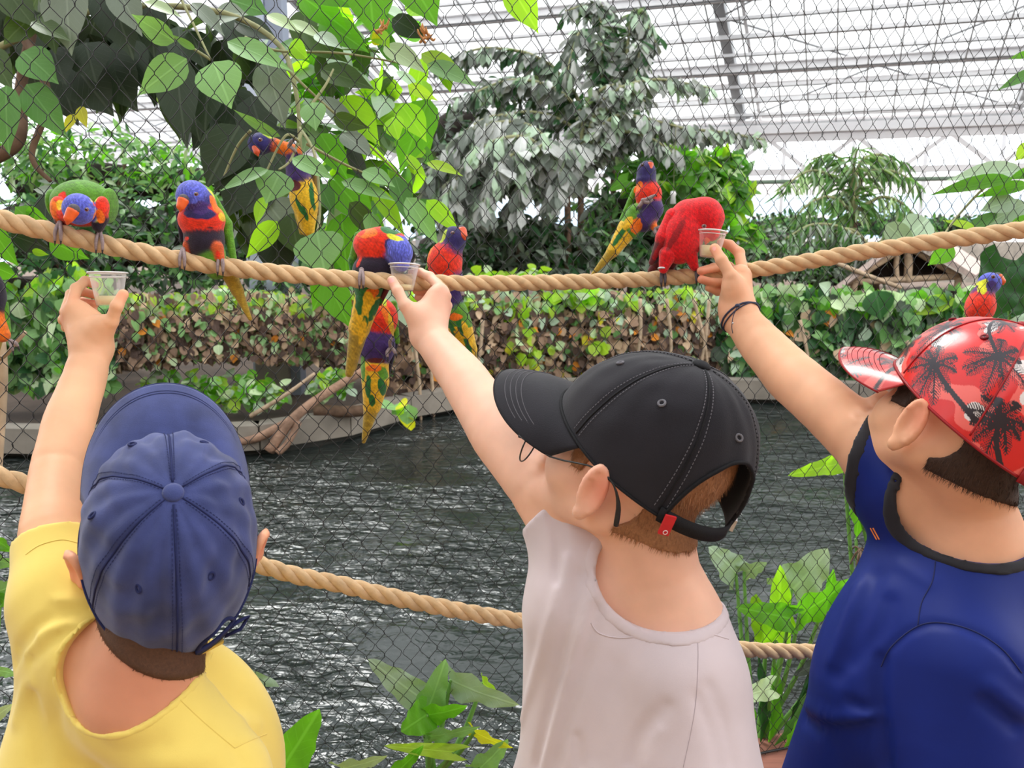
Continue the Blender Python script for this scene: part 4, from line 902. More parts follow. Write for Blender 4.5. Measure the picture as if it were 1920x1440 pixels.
# next bay: roof running down behind, and the glazed end wall
r2 = empty('ceiling_far', Rf(0, 0)+[0, 8, 0], kind='structure')
vb = nrm(-v0*1.0+np.array([0, 0, .40])); Rb = lambda u, v: gut+u_*u+vb*v-np.array([0, 0, .15]); nb_ = nrm(np.cross(u_, vb)); AXB = [u_, vb, nb_]
for v in np.arange(0, 9, 2.2): b = MB(); b.box(Rb(-4, v), 44, .12, .20, AXB); b.build('purlin', M['white_steel'], r2)
for u in np.arange(-26, 18, 2.9): b = MB(); b.box(Rb(u, 4.5), .06, 9, .08, AXB); b.build('glazing_bar', M['grey_steel'], r2)
wf = empty('wall_back', gut-v0*15, kind='structure'); wb = lambda u, z: np.array([*(gut-v0*15+u_*u)[:2], z])
for u in np.arange(-30, 24, 3.0): b = MB(); b.beam(wb(u, -.5), wb(u, 6.5), .18, .18, up=u_); b.build('post', M['grey_steel'], wf)
for z, h in ((3.9, .9), (2.45, .10), (1.35, .22)): b = MB(); b.beam(wb(-30, z), wb(24, z), .16, h); b.build('rail', M['white_steel'], wf)
b = MB(); b.beam(wb(-30, .4), wb(24, .4), .2, 1.8); b.build('plinth', M['concrete'], wf)
for u in np.arange(-30, 21, 3.0):
    b = MB(); b.beam(wb(u+.1, 2.4), wb(u+2.9, 2.4), .01, 1.9); b.build('glass_pane', M['glass'], wf)
# pale steel column on the near bank left
c0 = at(520, 700, 8.1)
col_ = empty('bank_column', (c0[0], c0[1], WZ), 'pale bluish square column rising behind the leaves above the hedge', 'column')
M['pale_blue'] = mat('pale bluish paint', S(196, 204, 220), .6, .05, 3, .05)
b = MB(); b.box((c0[0]-.05, c0[1], 3.0), .30, .30, 6.2); b.build('shaft', M['pale_blue'], col_)
b = MB(); b.box((c0[0]+.19, c0[1]+.02, 3.0), .16, .22, 6.2); b.build('side_web', mat('blue grey paint', S(150, 158, 176), .6, .05, 3, .05), col_)
b = MB(); b.box((c0[0], c0[1], .30), .34, .36, .90); b.build('concrete_foot', M['concrete'], col_)
# ================= birds =================
M['plume'] = mat('plumage', (1, 1, 1), .65, .20, 160, .8, 700, spec=.25, vcol=True, sheen=.25, bdist=.0016)
M['beak'] = mat('orange beak', S(238, 100, 40), .35, .12, 120, .1, spec=.5)
M['beak_dk'] = mat('pinkish orange beak', S(232, 96, 60), .35, .12, 120, .1, spec=.5)
M['foot'] = mat('scaly grey foot', S(150, 132, 132), .7, .2, 300, .6, 900, bdist=.0006)
M['foot_dk'] = mat('dark grey foot', S(92, 86, 92), .7, .2, 300, .6, 900, bdist=.0006)
M['claw'] = mat('claw', S(48, 40, 44), .4, .1, 200, 0)
M['iris'] = mat('dark red iris', S(120, 40, 30), .15, .1, 200, 0, spec=.8); M['pupil'] = mat('black pupil', S(10, 8, 10), .1, 0, 10, 0, spec=.8)
C_ = dict(blue=S(88, 96, 205), navy=S(46, 36, 98), dkblue=S(52, 48, 120), red=S(238, 52, 22), orange=S(250, 120, 24), yel=S(240, 190, 36), olive=S(176, 146, 48), lime=S(186, 206, 40), green=S(92, 150, 34), dkgreen=S(34, 112, 48), black=S(34, 22, 44), yg=S(226, 224, 40), crimson=S(222, 12, 24), dkred=S(160, 12, 22), maroon=S(96, 30, 36), brown=S(130, 104, 50), rusty=S(210, 90, 40), violet=S(66, 42, 110), grey=S(120, 110, 110))
def bird(name, label, D, prims, paints, beak, eyes, feet, beakmat='beak', h=.0013, wing=None, tail=None, footmat='foot', seed=0, streak=None, group='lorikeets'):
    Q = lambda x, y, d=0.: P(x, y, D+d); sc = D/F0
    allp = [Q(*p[1]) for p in prims]+[Q(*p[2]) for p in prims if p[0] == 'c']; rm = max([max(np.atleast_1d(p[3])) for p in prims])*sc
    lo = np.min(allp, 0)-rm-.012; hi = np.max(allp, 0)+rm+.012
    root = empty(name, Q(*prims[0][1]), label, 'bird', group)
    def build(prs, nm):
        ps = [Q(*p[1]) for p in prs]+[Q(*p[2]) for p in prs if p[0] == 'c']; rm_ = max([max(np.atleast_1d(p[3])) for p in prs])*sc; l_, h_ = np.min(ps, 0)-rm_-.008, np.max(ps, 0)+rm_+.008
        Fd = Field(*[np.arange(l_[i], h_[i]+h, h) for i in range(3)]); V = None
        for p in prs:
            kk = (p[5] if len(p) > 5 and p[5] is not None else 6)*sc
            if p[0] == 'c': Fd.cone(Q(*p[1]), Q(*p[2]), p[3][0]*sc, p[3][1]*sc, kk)
            else:
                ax = roll(p[2]) if np.isscalar(p[2]) else roll(0); Fd.ell(Q(*p[1]), np.array([p[3][0], p[3][2], p[3][1]])*sc, ax, kk)
        V, Fc = Fd.mesh(); V = relax(V, Fc, 1)
        nz = vnoise(V, 420, seed+1)*1.3*sc+vnoise(V, 1300, seed+9)*1.2*sc
        ds = []
        for i, p in enumerate(prs):
            q = V.T
            if p[0] == 'c': d = d_cone(q[0], q[1], q[2], Q(*p[1]), Q(*p[2]), p[3][0]*sc, p[3][1]*sc)
            else: d = d_ell(q[0], q[1], q[2], Q(*p[1]), np.array([p[3][0], p[3][2], p[3][1]])*sc, roll(p[2]))
            ds.append(d+nz*(1 if i % 2 else -1)*.6)
        ds = np.array(ds); wgt = np.exp(-ds/(1.3*sc)); wgt /= wgt.sum(0); cl = (wgt.T@np.array([C_[p[4]] for p in prs]))
        ng = vnoise(V, 500, seed+5)
        for c_, r_, col, *soft in paints:
            cc = Q(*c_); r_ = np.atleast_1d(r_); ax = roll(soft[0] if soft else 0)
            q = (V-cc)@ax.T/(np.array([r_[0], r_[-1]*1.2 if len(r_) < 3 else r_[2], r_[1] if len(r_) > 1 else r_[0]])*sc)
            d = np.sqrt((q**2).sum(1))+ng*.10; kx = np.clip((1.06-d)/.12, 0, 1)[:, None]; cl = cl*(1-kx)+np.array(C_[col])*kx
        cl = cl*(1+.16*vnoise(V, 1500, seed+7)[:, None])*(1+.10*vnoise(V, 500, seed+17)[:, None])
        if streak:
            hc, hr = Q(*streak[0]), streak[1]*sc; kx = (np.linalg.norm(V-hc, axis=1) < hr)
            st = np.sin(V[:, 0]*1500+4*vnoise(V, 300, 4))*np.sin(V[:, 2]*420+3*vnoise(V, 300, 8)); m_ = kx&(cl[:, 2] > cl[:, 0])
            cl[m_] *= (1+.28*st[m_])[:, None]; cl[m_] += (.05*np.clip(st[m_], 0, 1))[:, None]
        link(nm, mesh(nm, V, Fc, M['plume'], cols=cl.clip(0, 1)), root)
    build([p for p in prims if not (len(p) > 6)], 'body')
    for nm in ('wing', 'tail', 'thigh'):
        g = [p for p in prims if len(p) > 6 and p[6] == nm]
        if g and nm == 'wing':
            runs = [[g[0]]]
            for p in g[1:]:
                if p[0] == 'c' and runs[-1][-1][0] == 'c' and p[1][:2] == runs[-1][-1][2][:2]: runs[-1].append(p)
                else: runs.append([p])
            for r_ in runs: build(r_, nm)
        elif g and nm != 'thigh': build(g, nm)
        elif g:
            for p in g: build([p], nm)
    # beak: hooked cone
    if beak:
        a, b_, r = beak; pa, pb = Q(*a), Q(*b_); L_ = np.linalg.norm(pb-pa); ft = Field(*[np.arange(min(pa[i], pb[i])-r*sc*1.5-.006, max(pa[i], pb[i])+r*sc*1.5+.006, .0008) for i in range(3)])
        mid = pa*.45+pb*.55-FWD*.25*r*sc; ft.chain([pa, mid, pb], [r*sc, r*.78*sc, r*.20*sc], .001)
        V, Fc = ft.mesh(); V = relax(V, Fc, 1); link('beak', mesh('beak', V, Fc, M[beakmat]), root)
        c = pa+(pa-mid)*.35; bb = MB(); bb.ball(c, r*.96*sc, 14, 8); bb.build('cere', M['foot_dk'], root, smooth=True)
    for e in eyes:
        c = Q(*e); bb = MB(); bb.ball(c, 3.1*sc, 12, 8); bb.build('eye', M['iris'], root, smooth=True); bb = MB(); bb.ball(c-FWD*1.6*sc, 2.0*sc, 10, 6); bb.build('pupil', M['pupil'], root, smooth=True)
        bb = MB(); bb.tube([c-FWD*.4*sc+3.6*sc*(RGT*math.cos(t)+UPV*.8*math.sin(t)) for t in np.arange(14)*PI/7], .8*sc, 5, closed=True); bb.build('eye_ring', M['foot'], root, smooth=True)
    for ft_ in feet:
        (x, y, d), toes = ft_[0], ft_[1]; leg = ft_[2] if len(ft_) > 2 else None
        bb = MB()
        if leg: bb.tube(spline([Q(*leg), Q(x, y, d)], 5), [4.2*sc, 4*sc, 3.8*sc, 3.8*sc, 4.2*sc], 8)
        bb.ball(Q(x, y, d), 4.8*sc, 10, 6)
        for t in toes:
            pts_ = spline([Q(x, y, d)]+[Q(*q) for q in t], 10); bb.tube(pts_, [3.6*sc]*3+[3.3*sc]*4+[2.8*sc, 2.6*sc, 2.4*sc], 8)
        fo = bb.build('foot', M[footmat], root, smooth=True); cb = MB()
        for t in toes:
            e = Q(*t[-1]); p_ = Q(*t[-2]) if len(t) > 1 else Q(x, y, d); dr = nrm(e-p_); cb.tube([e-dr*.5*sc, e+dr*3*sc-UPV*1.5*sc, e+dr*4*sc-UPV*5*sc], [2.2*sc, 1.4*sc, .4*sc], 6)
        cb.build('claw', M['claw'], fo, smooth=True)
    return root
# front toes of a foot gripping a rope: over the top and down its near side
def dep(p): return float(np.dot(p-np.array([0, 0, CAMZ]), FWD))
def grip(x, y, dx=(-6, 4), ln=26, Db=1.):
    q = rope_pt(x); Dr = dep(q); yc = 720-F0*float(np.dot(q-np.array([0, 0, CAMZ]), UPV))/Dr; r = .0145*F0/Dr; d = Dr-Db
    return ((x, yc-r-2, d-.003), [[(x+k*.6, yc-r*.75, d-.012), (x+k, yc-.1*r, d-.0175), (x+k, yc+r*.62, d-.0165)] for k in dx]+[[(x+2, yc-r*.8, d+.008), (x+3, yc-r*.2, d+.0165)]])
w_ = 'wing'
bird('rainbow_lorikeet', 'green-backed lorikeet crouching face-on on the rope at far left', 1.085,
 [('e', (154, 382, .030), 0, (58, 45, 46), 'green', 8), ('e', (150, 404, .0), 0, (42, 20, 34), 'red', 6), ('e', (110, 392, -.008), .1, (14, 24, 16), 'orange', 5), ('e', (190, 390, -.008), -.15, (13, 22, 16), 'red', 5),
  ('e', (148, 392, -.036), 0, (27.5, 28, 28), 'blue', 3), ('c', (112, 412, -.004), (114, 424, -.004), (10, 8), 'black', 4), ('c', (188, 410, -.004), (184, 424, -.004), (15, 11), 'black', 4),
  ('c', (160, 400, .06), (166, 470, .10), (20, 8), 'dkgreen', 6, 'tail'), ('e', (104, 384, .035), .12, (10, 30, 30), 'green', 4, w_), ('e', (204, 386, .035), -.12, (10, 34, 32), 'green', 4, w_)],
 [((166, 388, -.03), (18, 26, 40), 'yg'), ((147, 391, -.036), (31, 31, 40), 'blue'), ((112, 368, -.01), (9, 12, 30), 'red'), ((191, 382, -.015), (9, 15, 30), 'red'), ((112, 382, -.02), (7, 13, 20), 'yel'), ((98, 382, -.01), (6, 12, 20), 'orange'), ((184, 405, -.02), (7, 14, 20), 'orange'), ((172, 408, -.06), (20, 18, 14), 'violet'), ((143, 410, -.066), (15, 12, 14), 'dkblue')],
 ((136, 397, -.066), (126, 420, -.066), 10.5), [(163, 393, -.055)], [grip(112, 424, (-9, 2), 22, 1.085), grip(187, 434, (-7, 5), 30, 1.085)], streak=((148, 388, -.036), 29), seed=1)
bird('rainbow_lorikeet', 'lorikeet with bright blue head and full orange breast, upright on the rope, second from left', 1.14,
 [('e', (378, 412, 0), .08, (43, 33, 36), 'red', 7), ('e', (383, 448, .006), 0, (37, 44, 34), 'black', 9), ('e', (362, 370, -.012), .15, (30, 31, 31), 'blue', 5), ('e', (374, 384, -.006), .3, (30, 26, 30), 'dkblue', 6), ('e', (384, 375, .012), .5, (20, 34, 26), 'green', 5),
  ('c', (352, 460, -.008), (352, 474, -.006), (9, 7), 'rusty', 5), ('c', (408, 464, -.006), (413, 482, -.004), (11, 8), 'rusty', 5), ('c', (395, 480, .01), (405, 505, .03), (28, 20), 'green', 8),
  ('c', (400, 372, .018), (424, 420, .022), (8, 11), 'green', 4, w_), ('c', (424, 420, .022), (438, 486, .026), (11, 6), 'green', 4, w_), ('c', (335, 400, .02), (342, 450, .025), (6, 5), 'black', 3, w_),
  ('c', (420, 495, .035), (445, 545, .05), (16, 12), 'olive', 5, 'tail'), ('c', (445, 545, .05), (469, 598, .06), (11, 4), 'olive', 4, 'tail')],
 [((394, 364, .0), (6, 19, 14), 'yg', .25), ((406, 382, -.01), (8, 20, 30), 'orange', .3), ((410, 376, -.005), (4, 10, 30), 'yel', .2), ((416, 405, -.01), (5, 9, 20), 'yel'), ((374, 398, -.03), (30, 12, 26), 'navy', .0), ((376, 386, -.035), (26, 14, 20), 'violet', .2), ((352, 366, -.036), (26, 14, 20), 'blue'), ((412, 466, -.03), (6, 6, 20), 'black'), ((404, 476, -.02), (5, 8, 20), 'red'), ((420, 452, -.02), (4, 4, 30), 'red'), ((347, 446, -.02), (6, 4, 20), 'red'), ((352, 470, -.03), (8, 10, 20), 'rusty'), ((430, 480, -.02), (9, 30, 40), 'green'), ((395, 424, -.03), (20, 4, 20), 'maroon')],
 ((343, 377, -.038), (338, 396, -.038), 10), [(368, 364, -.040)], [grip(343, 472, (-6, 3), 12, 1.14), grip(414, 484, (-6, 4), 24, 1.14)], streak=((362, 372, -.012), 33), seed=2)
bird('rainbow_lorikeet', 'lorikeet on the rope bending its blue head into the middle cup', 1.265,
 [('e', (700, 462, 0), -.35, (38, 32, 32), 'red', 7), ('e', (704, 503, .004), .0, (42, 28, 32), 'black', 9), ('c', (716, 452, -.004), (740, 460, -.008), (27, 26), 'red', 9), ('e', (748, 472, -.014), .35, (25, 27, 27), 'blue', 5), ('c', (750, 478, -.014), (752, 494, -.014), (22, 16), 'blue', 5),
  ('c', (693, 520, .012), (690, 555, .02), (33, 24), 'dkgreen', 8), ('c', (672, 442, .012), (662, 490, .016), (8, 9), 'green', 4, w_), ('c', (662, 490, .016), (668, 540, .02), (9, 7), 'dkgreen', 4, w_), ('c', (735, 520, .015), (712, 570, .02), (7, 4), 'maroon', 3, w_),
  ('c', (690, 560, .02), (674, 615, .03), (25, 20), 'yel', 6, 'tail'), ('c', (674, 615, .03), (655, 700, .045), (19, 8), 'olive', 5, 'tail'), ('c', (668, 630, .03), (664, 690, .045), (12, 5), 'brown', 3, 'tail')],
 [((738, 470, -.02), (13, 26, 26), 'navy', .35), ((752, 470, -.02), (24, 30, 40), 'blue', .3), ((734, 436, -.005), (22, 10, 40), 'dkgreen', -.35), ((742, 449, -.016), (19, 7, 26), 'yg', -.35), ((688, 436, -.02), (22, 12, 20), 'orange'), ((680, 438, -.01), (8, 8, 20), 'red'), ((672, 490, -.02), (4, 12, 16), 'red', -.4), ((700, 550, -.01), (18, 12, 20), 'orange'), ((694, 570, -.005), (10, 26, 24), 'yel', .3), ((672, 560, -.0), (9, 30, 24), 'dkgreen'), ((702, 580, .0), (8, 34, 24), 'dkgreen', -.5), ((697, 532, -.01), (14, 7, 20), 'maroon'), ((680, 612, .0), (8, 24, 24), 'dkgreen', -.2), ((676, 640, .01), (9, 44, 20), 'yel', -.15)],
 ((752, 494, -.014), (751, 508, -.010), 9), [(741, 483, -.030)], [grip(678, 512, (-4, 3), 16, 1.265)], streak=((746, 470, -.014), 31), seed=3)
bird('rainbow_lorikeet', 'lorikeet clinging behind the net beside the raised hand, looking up to the right', 1.46,
 [('e', (852, 448, 0), .4, (22, 24, 22), 'navy', 5), ('c', (850, 455, 0), (842, 474, 0), (21, 24), 'navy', 5), ('e', (834, 492, 0), .1, (33, 38, 30), 'red', 8), ('e', (844, 545, .004), -.1, (27, 48, 28), 'violet', 8),
  ('c', (852, 585, .01), (862, 610, .015), (25, 24), 'green', 7), ('c', (812, 470, .02), (800, 520, .025), (6, 7), 'green', 3, w_), ('c', (830, 560, .03), (850, 630, .04), (8, 4), 'black', 3, w_),
  ('c', (862, 612, .015), (880, 655, .03), (24, 15), 'yel', 5, 'tail'), ('c', (880, 655, .03), (893, 705, .04), (14, 4), 'olive', 4, 'tail')],
 [((832, 445, .0), (6, 16, 30), 'lime', -.4), ((806, 478, .0), (5, 26, 20), 'orange', -.5), ((862, 608, -.01), (6, 24, 30), 'dkgreen', .3), ((850, 622, -.01), (5, 26, 30), 'dkgreen', .45), ((875, 625, -.01), (6, 26, 30), 'yel', .3), ((853, 594, -.02), (14, 8, 20), 'orange'), ((862, 645, -.01), (5, 28, 30), 'yel', .4), ((878, 650, .0), (5, 18, 30), 'dkgreen', .4)],
 ((866, 434, -.004), (872, 449, -.012), 9.5), [(849, 437, -.020)], [((868, 535, -.02), [[(872, 528, -.03), (876, 518, -.035)], [(866, 545, -.03), (868, 555, -.035)], [(874, 538, -.03), (880, 530, -.035)]], (856, 560, 0))], beakmat='beak_dk', seed=4)
bird('rainbow_lorikeet', 'lorikeet hanging from the net below the rope, purple belly and long green and yellow tail', 1.44,
 [('e', (712, 596, 0), .1, (34, 38, 30), 'red', 8), ('e', (705, 645, .004), .12, (36, 44, 30), 'violet', 8), ('e', (700, 556, .01), 0, (22, 22, 22), 'navy', 6), ('c', (703, 690, .008), (704, 715, .012), (26, 26), 'yel', 8), ('c', (738, 570, .02), (743, 640, .03), (7, 7), 'green', 3, w_), ('c', (742, 640, .03), (722, 720, .03), (6, 4), 'black', 3, w_), ('c', (686, 640, .02), (684, 690, .02), (7, 8), 'green', 4, w_),
  ('c', (704, 715, .012), (698, 760, .025), (26, 17), 'yel', 5, 'tail'), ('c', (698, 760, .025), (682, 828, .04), (16, 4), 'olive', 4, 'tail')],
 [((726, 590, -.01), (8, 30, 30), 'orange', .3), ((735, 605, .0), (5, 24, 30), 'yel', .1), ((720, 565, .0), (6, 20, 30), 'lime', .5), ((690, 725, -.01), (6, 22, 30), 'dkgreen', -.1), ((716, 728, -.01), (7, 20, 30), 'dkgreen', .2), ((718, 700, -.01), (8, 14, 30), 'green', .3), ((682, 690, -.0), (6, 26, 30), 'green'), ((697, 752, -.0), (6, 12, 30), 'dkgreen'), ((700, 690, -.02), (16, 7, 20), 'orange'), ((705, 676, -.02), (18, 5, 20), 'maroon')],
 None, [], [((733, 652, -.02), [[(731, 642, -.03), (736, 632, -.035)], [(726, 660, -.03), (727, 670, -.035)], [(738, 656, -.03), (742, 664, -.035)]], (724, 668, 0))], seed=5)
bird('rainbow_lorikeet', 'lorikeet hanging among the leaves of the branch, dark blue head turned left, yellow underside', 1.62,
 [('e', (487, 270, 0), 0, (22, 20, 20), 'dkblue', 5), ('c', (492, 268, 0), (512, 272, .006), (17, 12), 'navy', 5), ('c', (515, 272, .006), (552, 285, .012), (12, 14), 'orange', 6), ('c', (552, 300, .012), (560, 335, .016), (16, 24), 'violet', 7), ('e', (570, 370, .016), .15, (27, 42, 24), 'yel', 8),
  ('c', (588, 300, .03), (594, 400, .035), (6, 5), 'brown', 3, w_), ('c', (574, 395, .02), (578, 432, .03), (22, 12), 'yel', 5, 'tail'), ('c', (556, 390, .03), (566, 436, .035), (7, 5), 'olive', 3, 'tail')],
 [((502, 254, .0), (14, 6, 20), 'lime', -.5), ((545, 332, -.01), (12, 26, 30), 'violet'), ((552, 348, -.01), (12, 10, 20), 'maroon'), ((583, 365, -.01), (4, 30, 30), 'dkgreen', .1), ((560, 385, -.01), (4, 16, 30), 'dkgreen', .4), ((572, 400, -.0), (4, 14, 30), 'dkgreen', .3)],
 ((480, 277, -.012), (484, 292, -.016), 7.5), [(488, 262, -.022)], [((543, 274, -.02), [[(546, 266, -.03), (552, 262, -.03)], [(550, 280, -.03), (556, 286, -.03)]])], beakmat='beak_dk', seed=6)
bird('rainbow_lorikeet', 'lorikeet clinging behind the net left of the red bird, one foot raised', 1.70,
 [('e', (1212, 322, 0), 0, (17, 20, 18), 'navy', 5), ('c', (1212, 326, 0), (1211, 338, 0), (17, 19), 'navy', 5), ('e', (1216, 365, 0), -.15, (25, 26, 22), 'red', 7), ('c', (1222, 392, .0), (1208, 412, .004), (22, 23), 'violet', 7), ('c', (1192, 400, .006), (1180, 428, .01), (18, 21), 'green', 7),
  ('c', (1192, 356, .015), (1166, 412, .02), (7, 5), 'green', 3, w_), ('c', (1178, 428, .01), (1150, 470, .016), (20, 12), 'yel', 5, 'tail'), ('c', (1150, 470, .016), (1110, 516, .024), (11, 3), 'olive', 4, 'tail'), ('c', (1222, 418, -.005), (1228, 428, -.008), (9, 6), 'orange', 3)],
 [((1196, 352, .0), (6, 10, 30), 'orange', -.5), ((1162, 442, -.0), (5, 24, 30), 'dkgreen', -.6), ((1192, 424, -.01), (12, 14, 20), 'orange'), ((1176, 420, -.0), (8, 14, 30), 'yel', -.5)],
 ((1219, 309, -.012), (1218, 322, -.014), 6.5), [(1205, 310, -.014)], [((1206, 376, -.03), [[(1216, 372, -.035), (1228, 366, -.035)], [(1214, 380, -.035), (1224, 374, -.035)], [(1202, 382, -.03), (1196, 388, -.03)]], (1196, 392, -.01)), ((1230, 430, -.02), [[(1236, 426, -.03), (1240, 434, -.03)], [(1228, 436, -.03), (1234, 438, -.03)]])], beakmat='beak_dk', seed=7)
bird('red_lory', 'bright red bird on the rope, head dipped into a cup', 1.325,
 [('e', (1280, 440, 0), -.22, (40, 56, 36), 'crimson', 10), ('c', (1290, 402, 0), (1312, 400, -.004), (28, 29), 'crimson', 12), ('e', (1326, 405, -.008), .1, (30, 34, 29), 'crimson', 8), ('c', (1330, 415, -.008), (1334, 436, -.008), (27, 16), 'crimson', 8),
  ('c', (1252, 478, -.006), (1244, 504, -.004), (17, 9), 'crimson', 6, 'thigh'), ('c', (1294, 478, -.006), (1302, 500, -.004), (14, 8), 'crimson', 6, 'thigh'),
  ('c', (1262, 405, -.004), (1246, 446, .0), (15, 17), 'crimson', 5, w_), ('c', (1246, 446, .0), (1222, 492, .012), (15, 6), 'maroon', 5, w_), ('c', (1250, 470, .02), (1222, 508, .04), (16, 8), 'maroon', 5, 'tail'), ('c', (1268, 480, .02), (1254, 508, .035), (10, 7), 'maroon', 4, 'tail')],
 [((1240, 462, .0), (7, 34, 20), 'dkred', -.55), ((1238, 478, .01), (4, 22, 20), 'black', -.5), ((1250, 420, -.02), (12, 26, 30), 'crimson', -.4), ((1268, 440, -.03), (6, 36, 24), 'dkred', -.5)],
 ((1327, 441, -.008), (1323, 458, -.006), 8), [(1320, 424, -.034)], [grip(1243, 514, (-3, 4), 22, 1.325)+((1250, 498, -.004),), grip(1305, 508, (1, 7), 16, 1.325)+((1302, 496, -.004),)], footmat='foot_dk', seed=8, group='red lory')
bird('rainbow_lorikeet', 'lorikeet whose blue head shows above the red palm-print cap, before a dark heart-shaped leaf', 1.85,
 [('e', (1856, 530, 0), 0, (20, 19, 18), 'blue', 5), ('c', (1852, 535, 0), (1842, 552, .0), (17, 19), 'violet', 6), ('e', (1838, 575, .0), -.2, (26, 34, 26), 'red', 6), ('c', (1830, 545, .01), (1812, 600, .02), (9, 8), 'green', 3, w_), ('c', (1838, 600, .0), (1830, 680, .01), (20, 6), 'yel', 6, 'tail')],
 [((1836, 540, .0), (7, 18, 30), 'yg', -.4), ((1862, 536, -.03), (10, 12, 16), 'violet')],
 ((1872, 521, -.002), (1881, 533, -.004), 8.5), [(1862, 519, -.022)], [((1850, 606, -.02), [[(1850, 616, -.03)], [(1858, 612, -.03)]])], seed=9)
bird('rainbow_lorikeet', 'lorikeet cut off by the left picture edge, dark red speckled body on a dead twig', 1.40,
 [('e', (-16, 560, 0), 0, (24, 52, 26), 'black', 8), ('c', (-14, 600, 0), (4, 628, 0), (22, 14), 'orange', 8), ('e', (-30, 500, 0), 0, (24, 24, 24), 'dkblue', 6), ('c', (8, 570, .01), (12, 620, .01), (7, 8), 'green', 3, w_), ('c', (-14, 640, .02), (-30, 740, .04), (16, 6), 'olive', 5, 'tail')],
 [((4, 545, -.02), (4, 10, 20), 'red'), ((0, 572, -.02), (5, 6, 20), 'red'), ((6, 590, -.02), (5, 8, 20), 'red'), ((8, 625, -.02), (8, 12, 20), 'rusty')],
 ((-46, 510, -.01), (-52, 524, -.01), 9), [], [((20, 640, -.01), [[(28, 642, -.02), (34, 650, -.02)], [(22, 650, -.02), (24, 658, -.02)]])], seed=10)
M['band'] = mat('leg ring metal', S(205, 205, 210), .3, .05, 50, 0, metal=.6)
"""leg rings"""
for (x, y, D, nm) in ((1241, 503, 1.318, 0), (187, 426, 1.083, 1)):
    b = MB(); sc = D/F0; c = P(x, y, D); b.tube([c+6.0*sc*(RGT*math.cos(t)+FWD*math.sin(t)) for t in np.arange(14)*PI/7], 2.2*sc, 6, closed=True)
    par = [o for o in bpy.data.objects if o.get('category') == 'bird'][7 if nm == 0 else 0]; b.build('leg_ring', M['band'], par, smooth=True)

# ================= cups =================
m_, n_, b_ = newmat('clear plastic'); b_.inputs['Base Color'].default_value = (.97, .96, .96, 1); b_.inputs['Roughness'].default_value = .12; b_.inputs['Specular IOR Level'].default_value = .6
_t = n_.nodes.new('ShaderNodeBsdfTransparent'); _x = n_.nodes.new('ShaderNodeMixShader'); _l = n_.nodes.new('ShaderNodeLayerWeight'); _l.inputs[0].default_value = .35; _r = n_.nodes.new('ShaderNodeMapRange'); _r.inputs[3].default_value = .10; _r.inputs[4].default_value = .80
_n = n_.nodes.new('ShaderNodeTexNoise'); _n.inputs['Scale'].default_value = 160; _tc = n_.nodes.new('ShaderNodeTexCoord'); n_.links.new(_tc.outputs['Object'], _n.inputs[0]); _b = n_.nodes.new('ShaderNodeBump'); _b.inputs['Strength'].default_value = .35; _b.inputs['Distance'].default_value = .001; n_.links.new(_n.outputs[0], _b.inputs['Height']); n_.links.new(_b.outputs[0], b_.inputs['Normal'])
n_.links.new(_l.outputs['Facing'], _r.inputs[0]); n_.links.new(_r.outputs[0], _x.inputs[0]); n_.links.new(_t.outputs[0], _x.inputs[1]); n_.links.new(b_.outputs[0], _x.inputs[2]); n_.links.new(_x.outputs[0], n_.nodes['Material Output'].inputs[0]); M['plastic'] = m_
M['plastic_rim'] = mat('cloudy plastic rim', S(226, 222, 222), .15, .02, 20, 0, spec=.8)
M['nectar'] = mat('cream nectar', S(244, 228, 176), .35, .04, 60, 0, sss=.1)
def cup(c, up, lab, rt, rb_, h, fill):
    up = nrm(up); e1 = nrm(np.cross(up, FWD)); e2 = np.cross(up, e1); root = empty('nectar_cup', c, lab, 'cup', 'clear cups of nectar')
    def lathe(prof, n=40): 
        V = [c+up*z+r*(e1*math.cos(t)+e2*math.sin(t)) for r, z in prof for t in np.arange(n)*2*PI/n]; Fc = [(i*n+j, i*n+(j+1) % n, (i+1)*n+(j+1) % n, (i+1)*n+j) for i in range(len(prof)-1) for j in range(n)]; return np.array(V), Fc
    b = MB(); b.add(*lathe([(.0001, 0), (rb_*.95, 0), (rb_, .001), (rt*.93, h*.86), (rt*.955, h*.88), (rt*.955, h)])); b.build('wall', M['plastic'], root, smooth=True)
    b = MB(); b.tube([c+up*h+rt*1.02*(e1*math.cos(t)+e2*math.sin(t)) for t in np.arange(40)*PI/20], .0015, 8, closed=True); b.tube([c+up*h*.87+rt*.945*(e1*math.cos(t)+e2*math.sin(t)) for t in np.arange(40)*PI/20], .0007, 6, closed=True); b.build('rim', M['plastic_rim'], root, smooth=True)
    rf = rb_+(rt*.93-rb_)*fill/.86*.97-.0012; b = MB(); b.add(*lathe([(.0001, .0012), (rb_-.0012, .0012), (rf, h*fill), (.0001, h*fill)])); b.build('nectar', M['nectar'], root, smooth=True)
cup(P(205, 573, 1.085), UPV+FWD*-.10+RGT*.0, 'clear plastic cup of cream nectar in the raised hand of the boy in yellow', .0245, .0165, .0455, .30)
cup(P(757, 545, 1.245), UPV+RGT*.03-FWD*.05, 'clear plastic cup of nectar held under the head of the drinking blue-headed bird', .0240, .0155, .0415, .22)
cup(P(1330, 482, 1.305), UPV+RGT*.10-FWD*.06, 'clear plastic cup of cream nectar held to the red bird', .0240, .0160, .0425, .42)
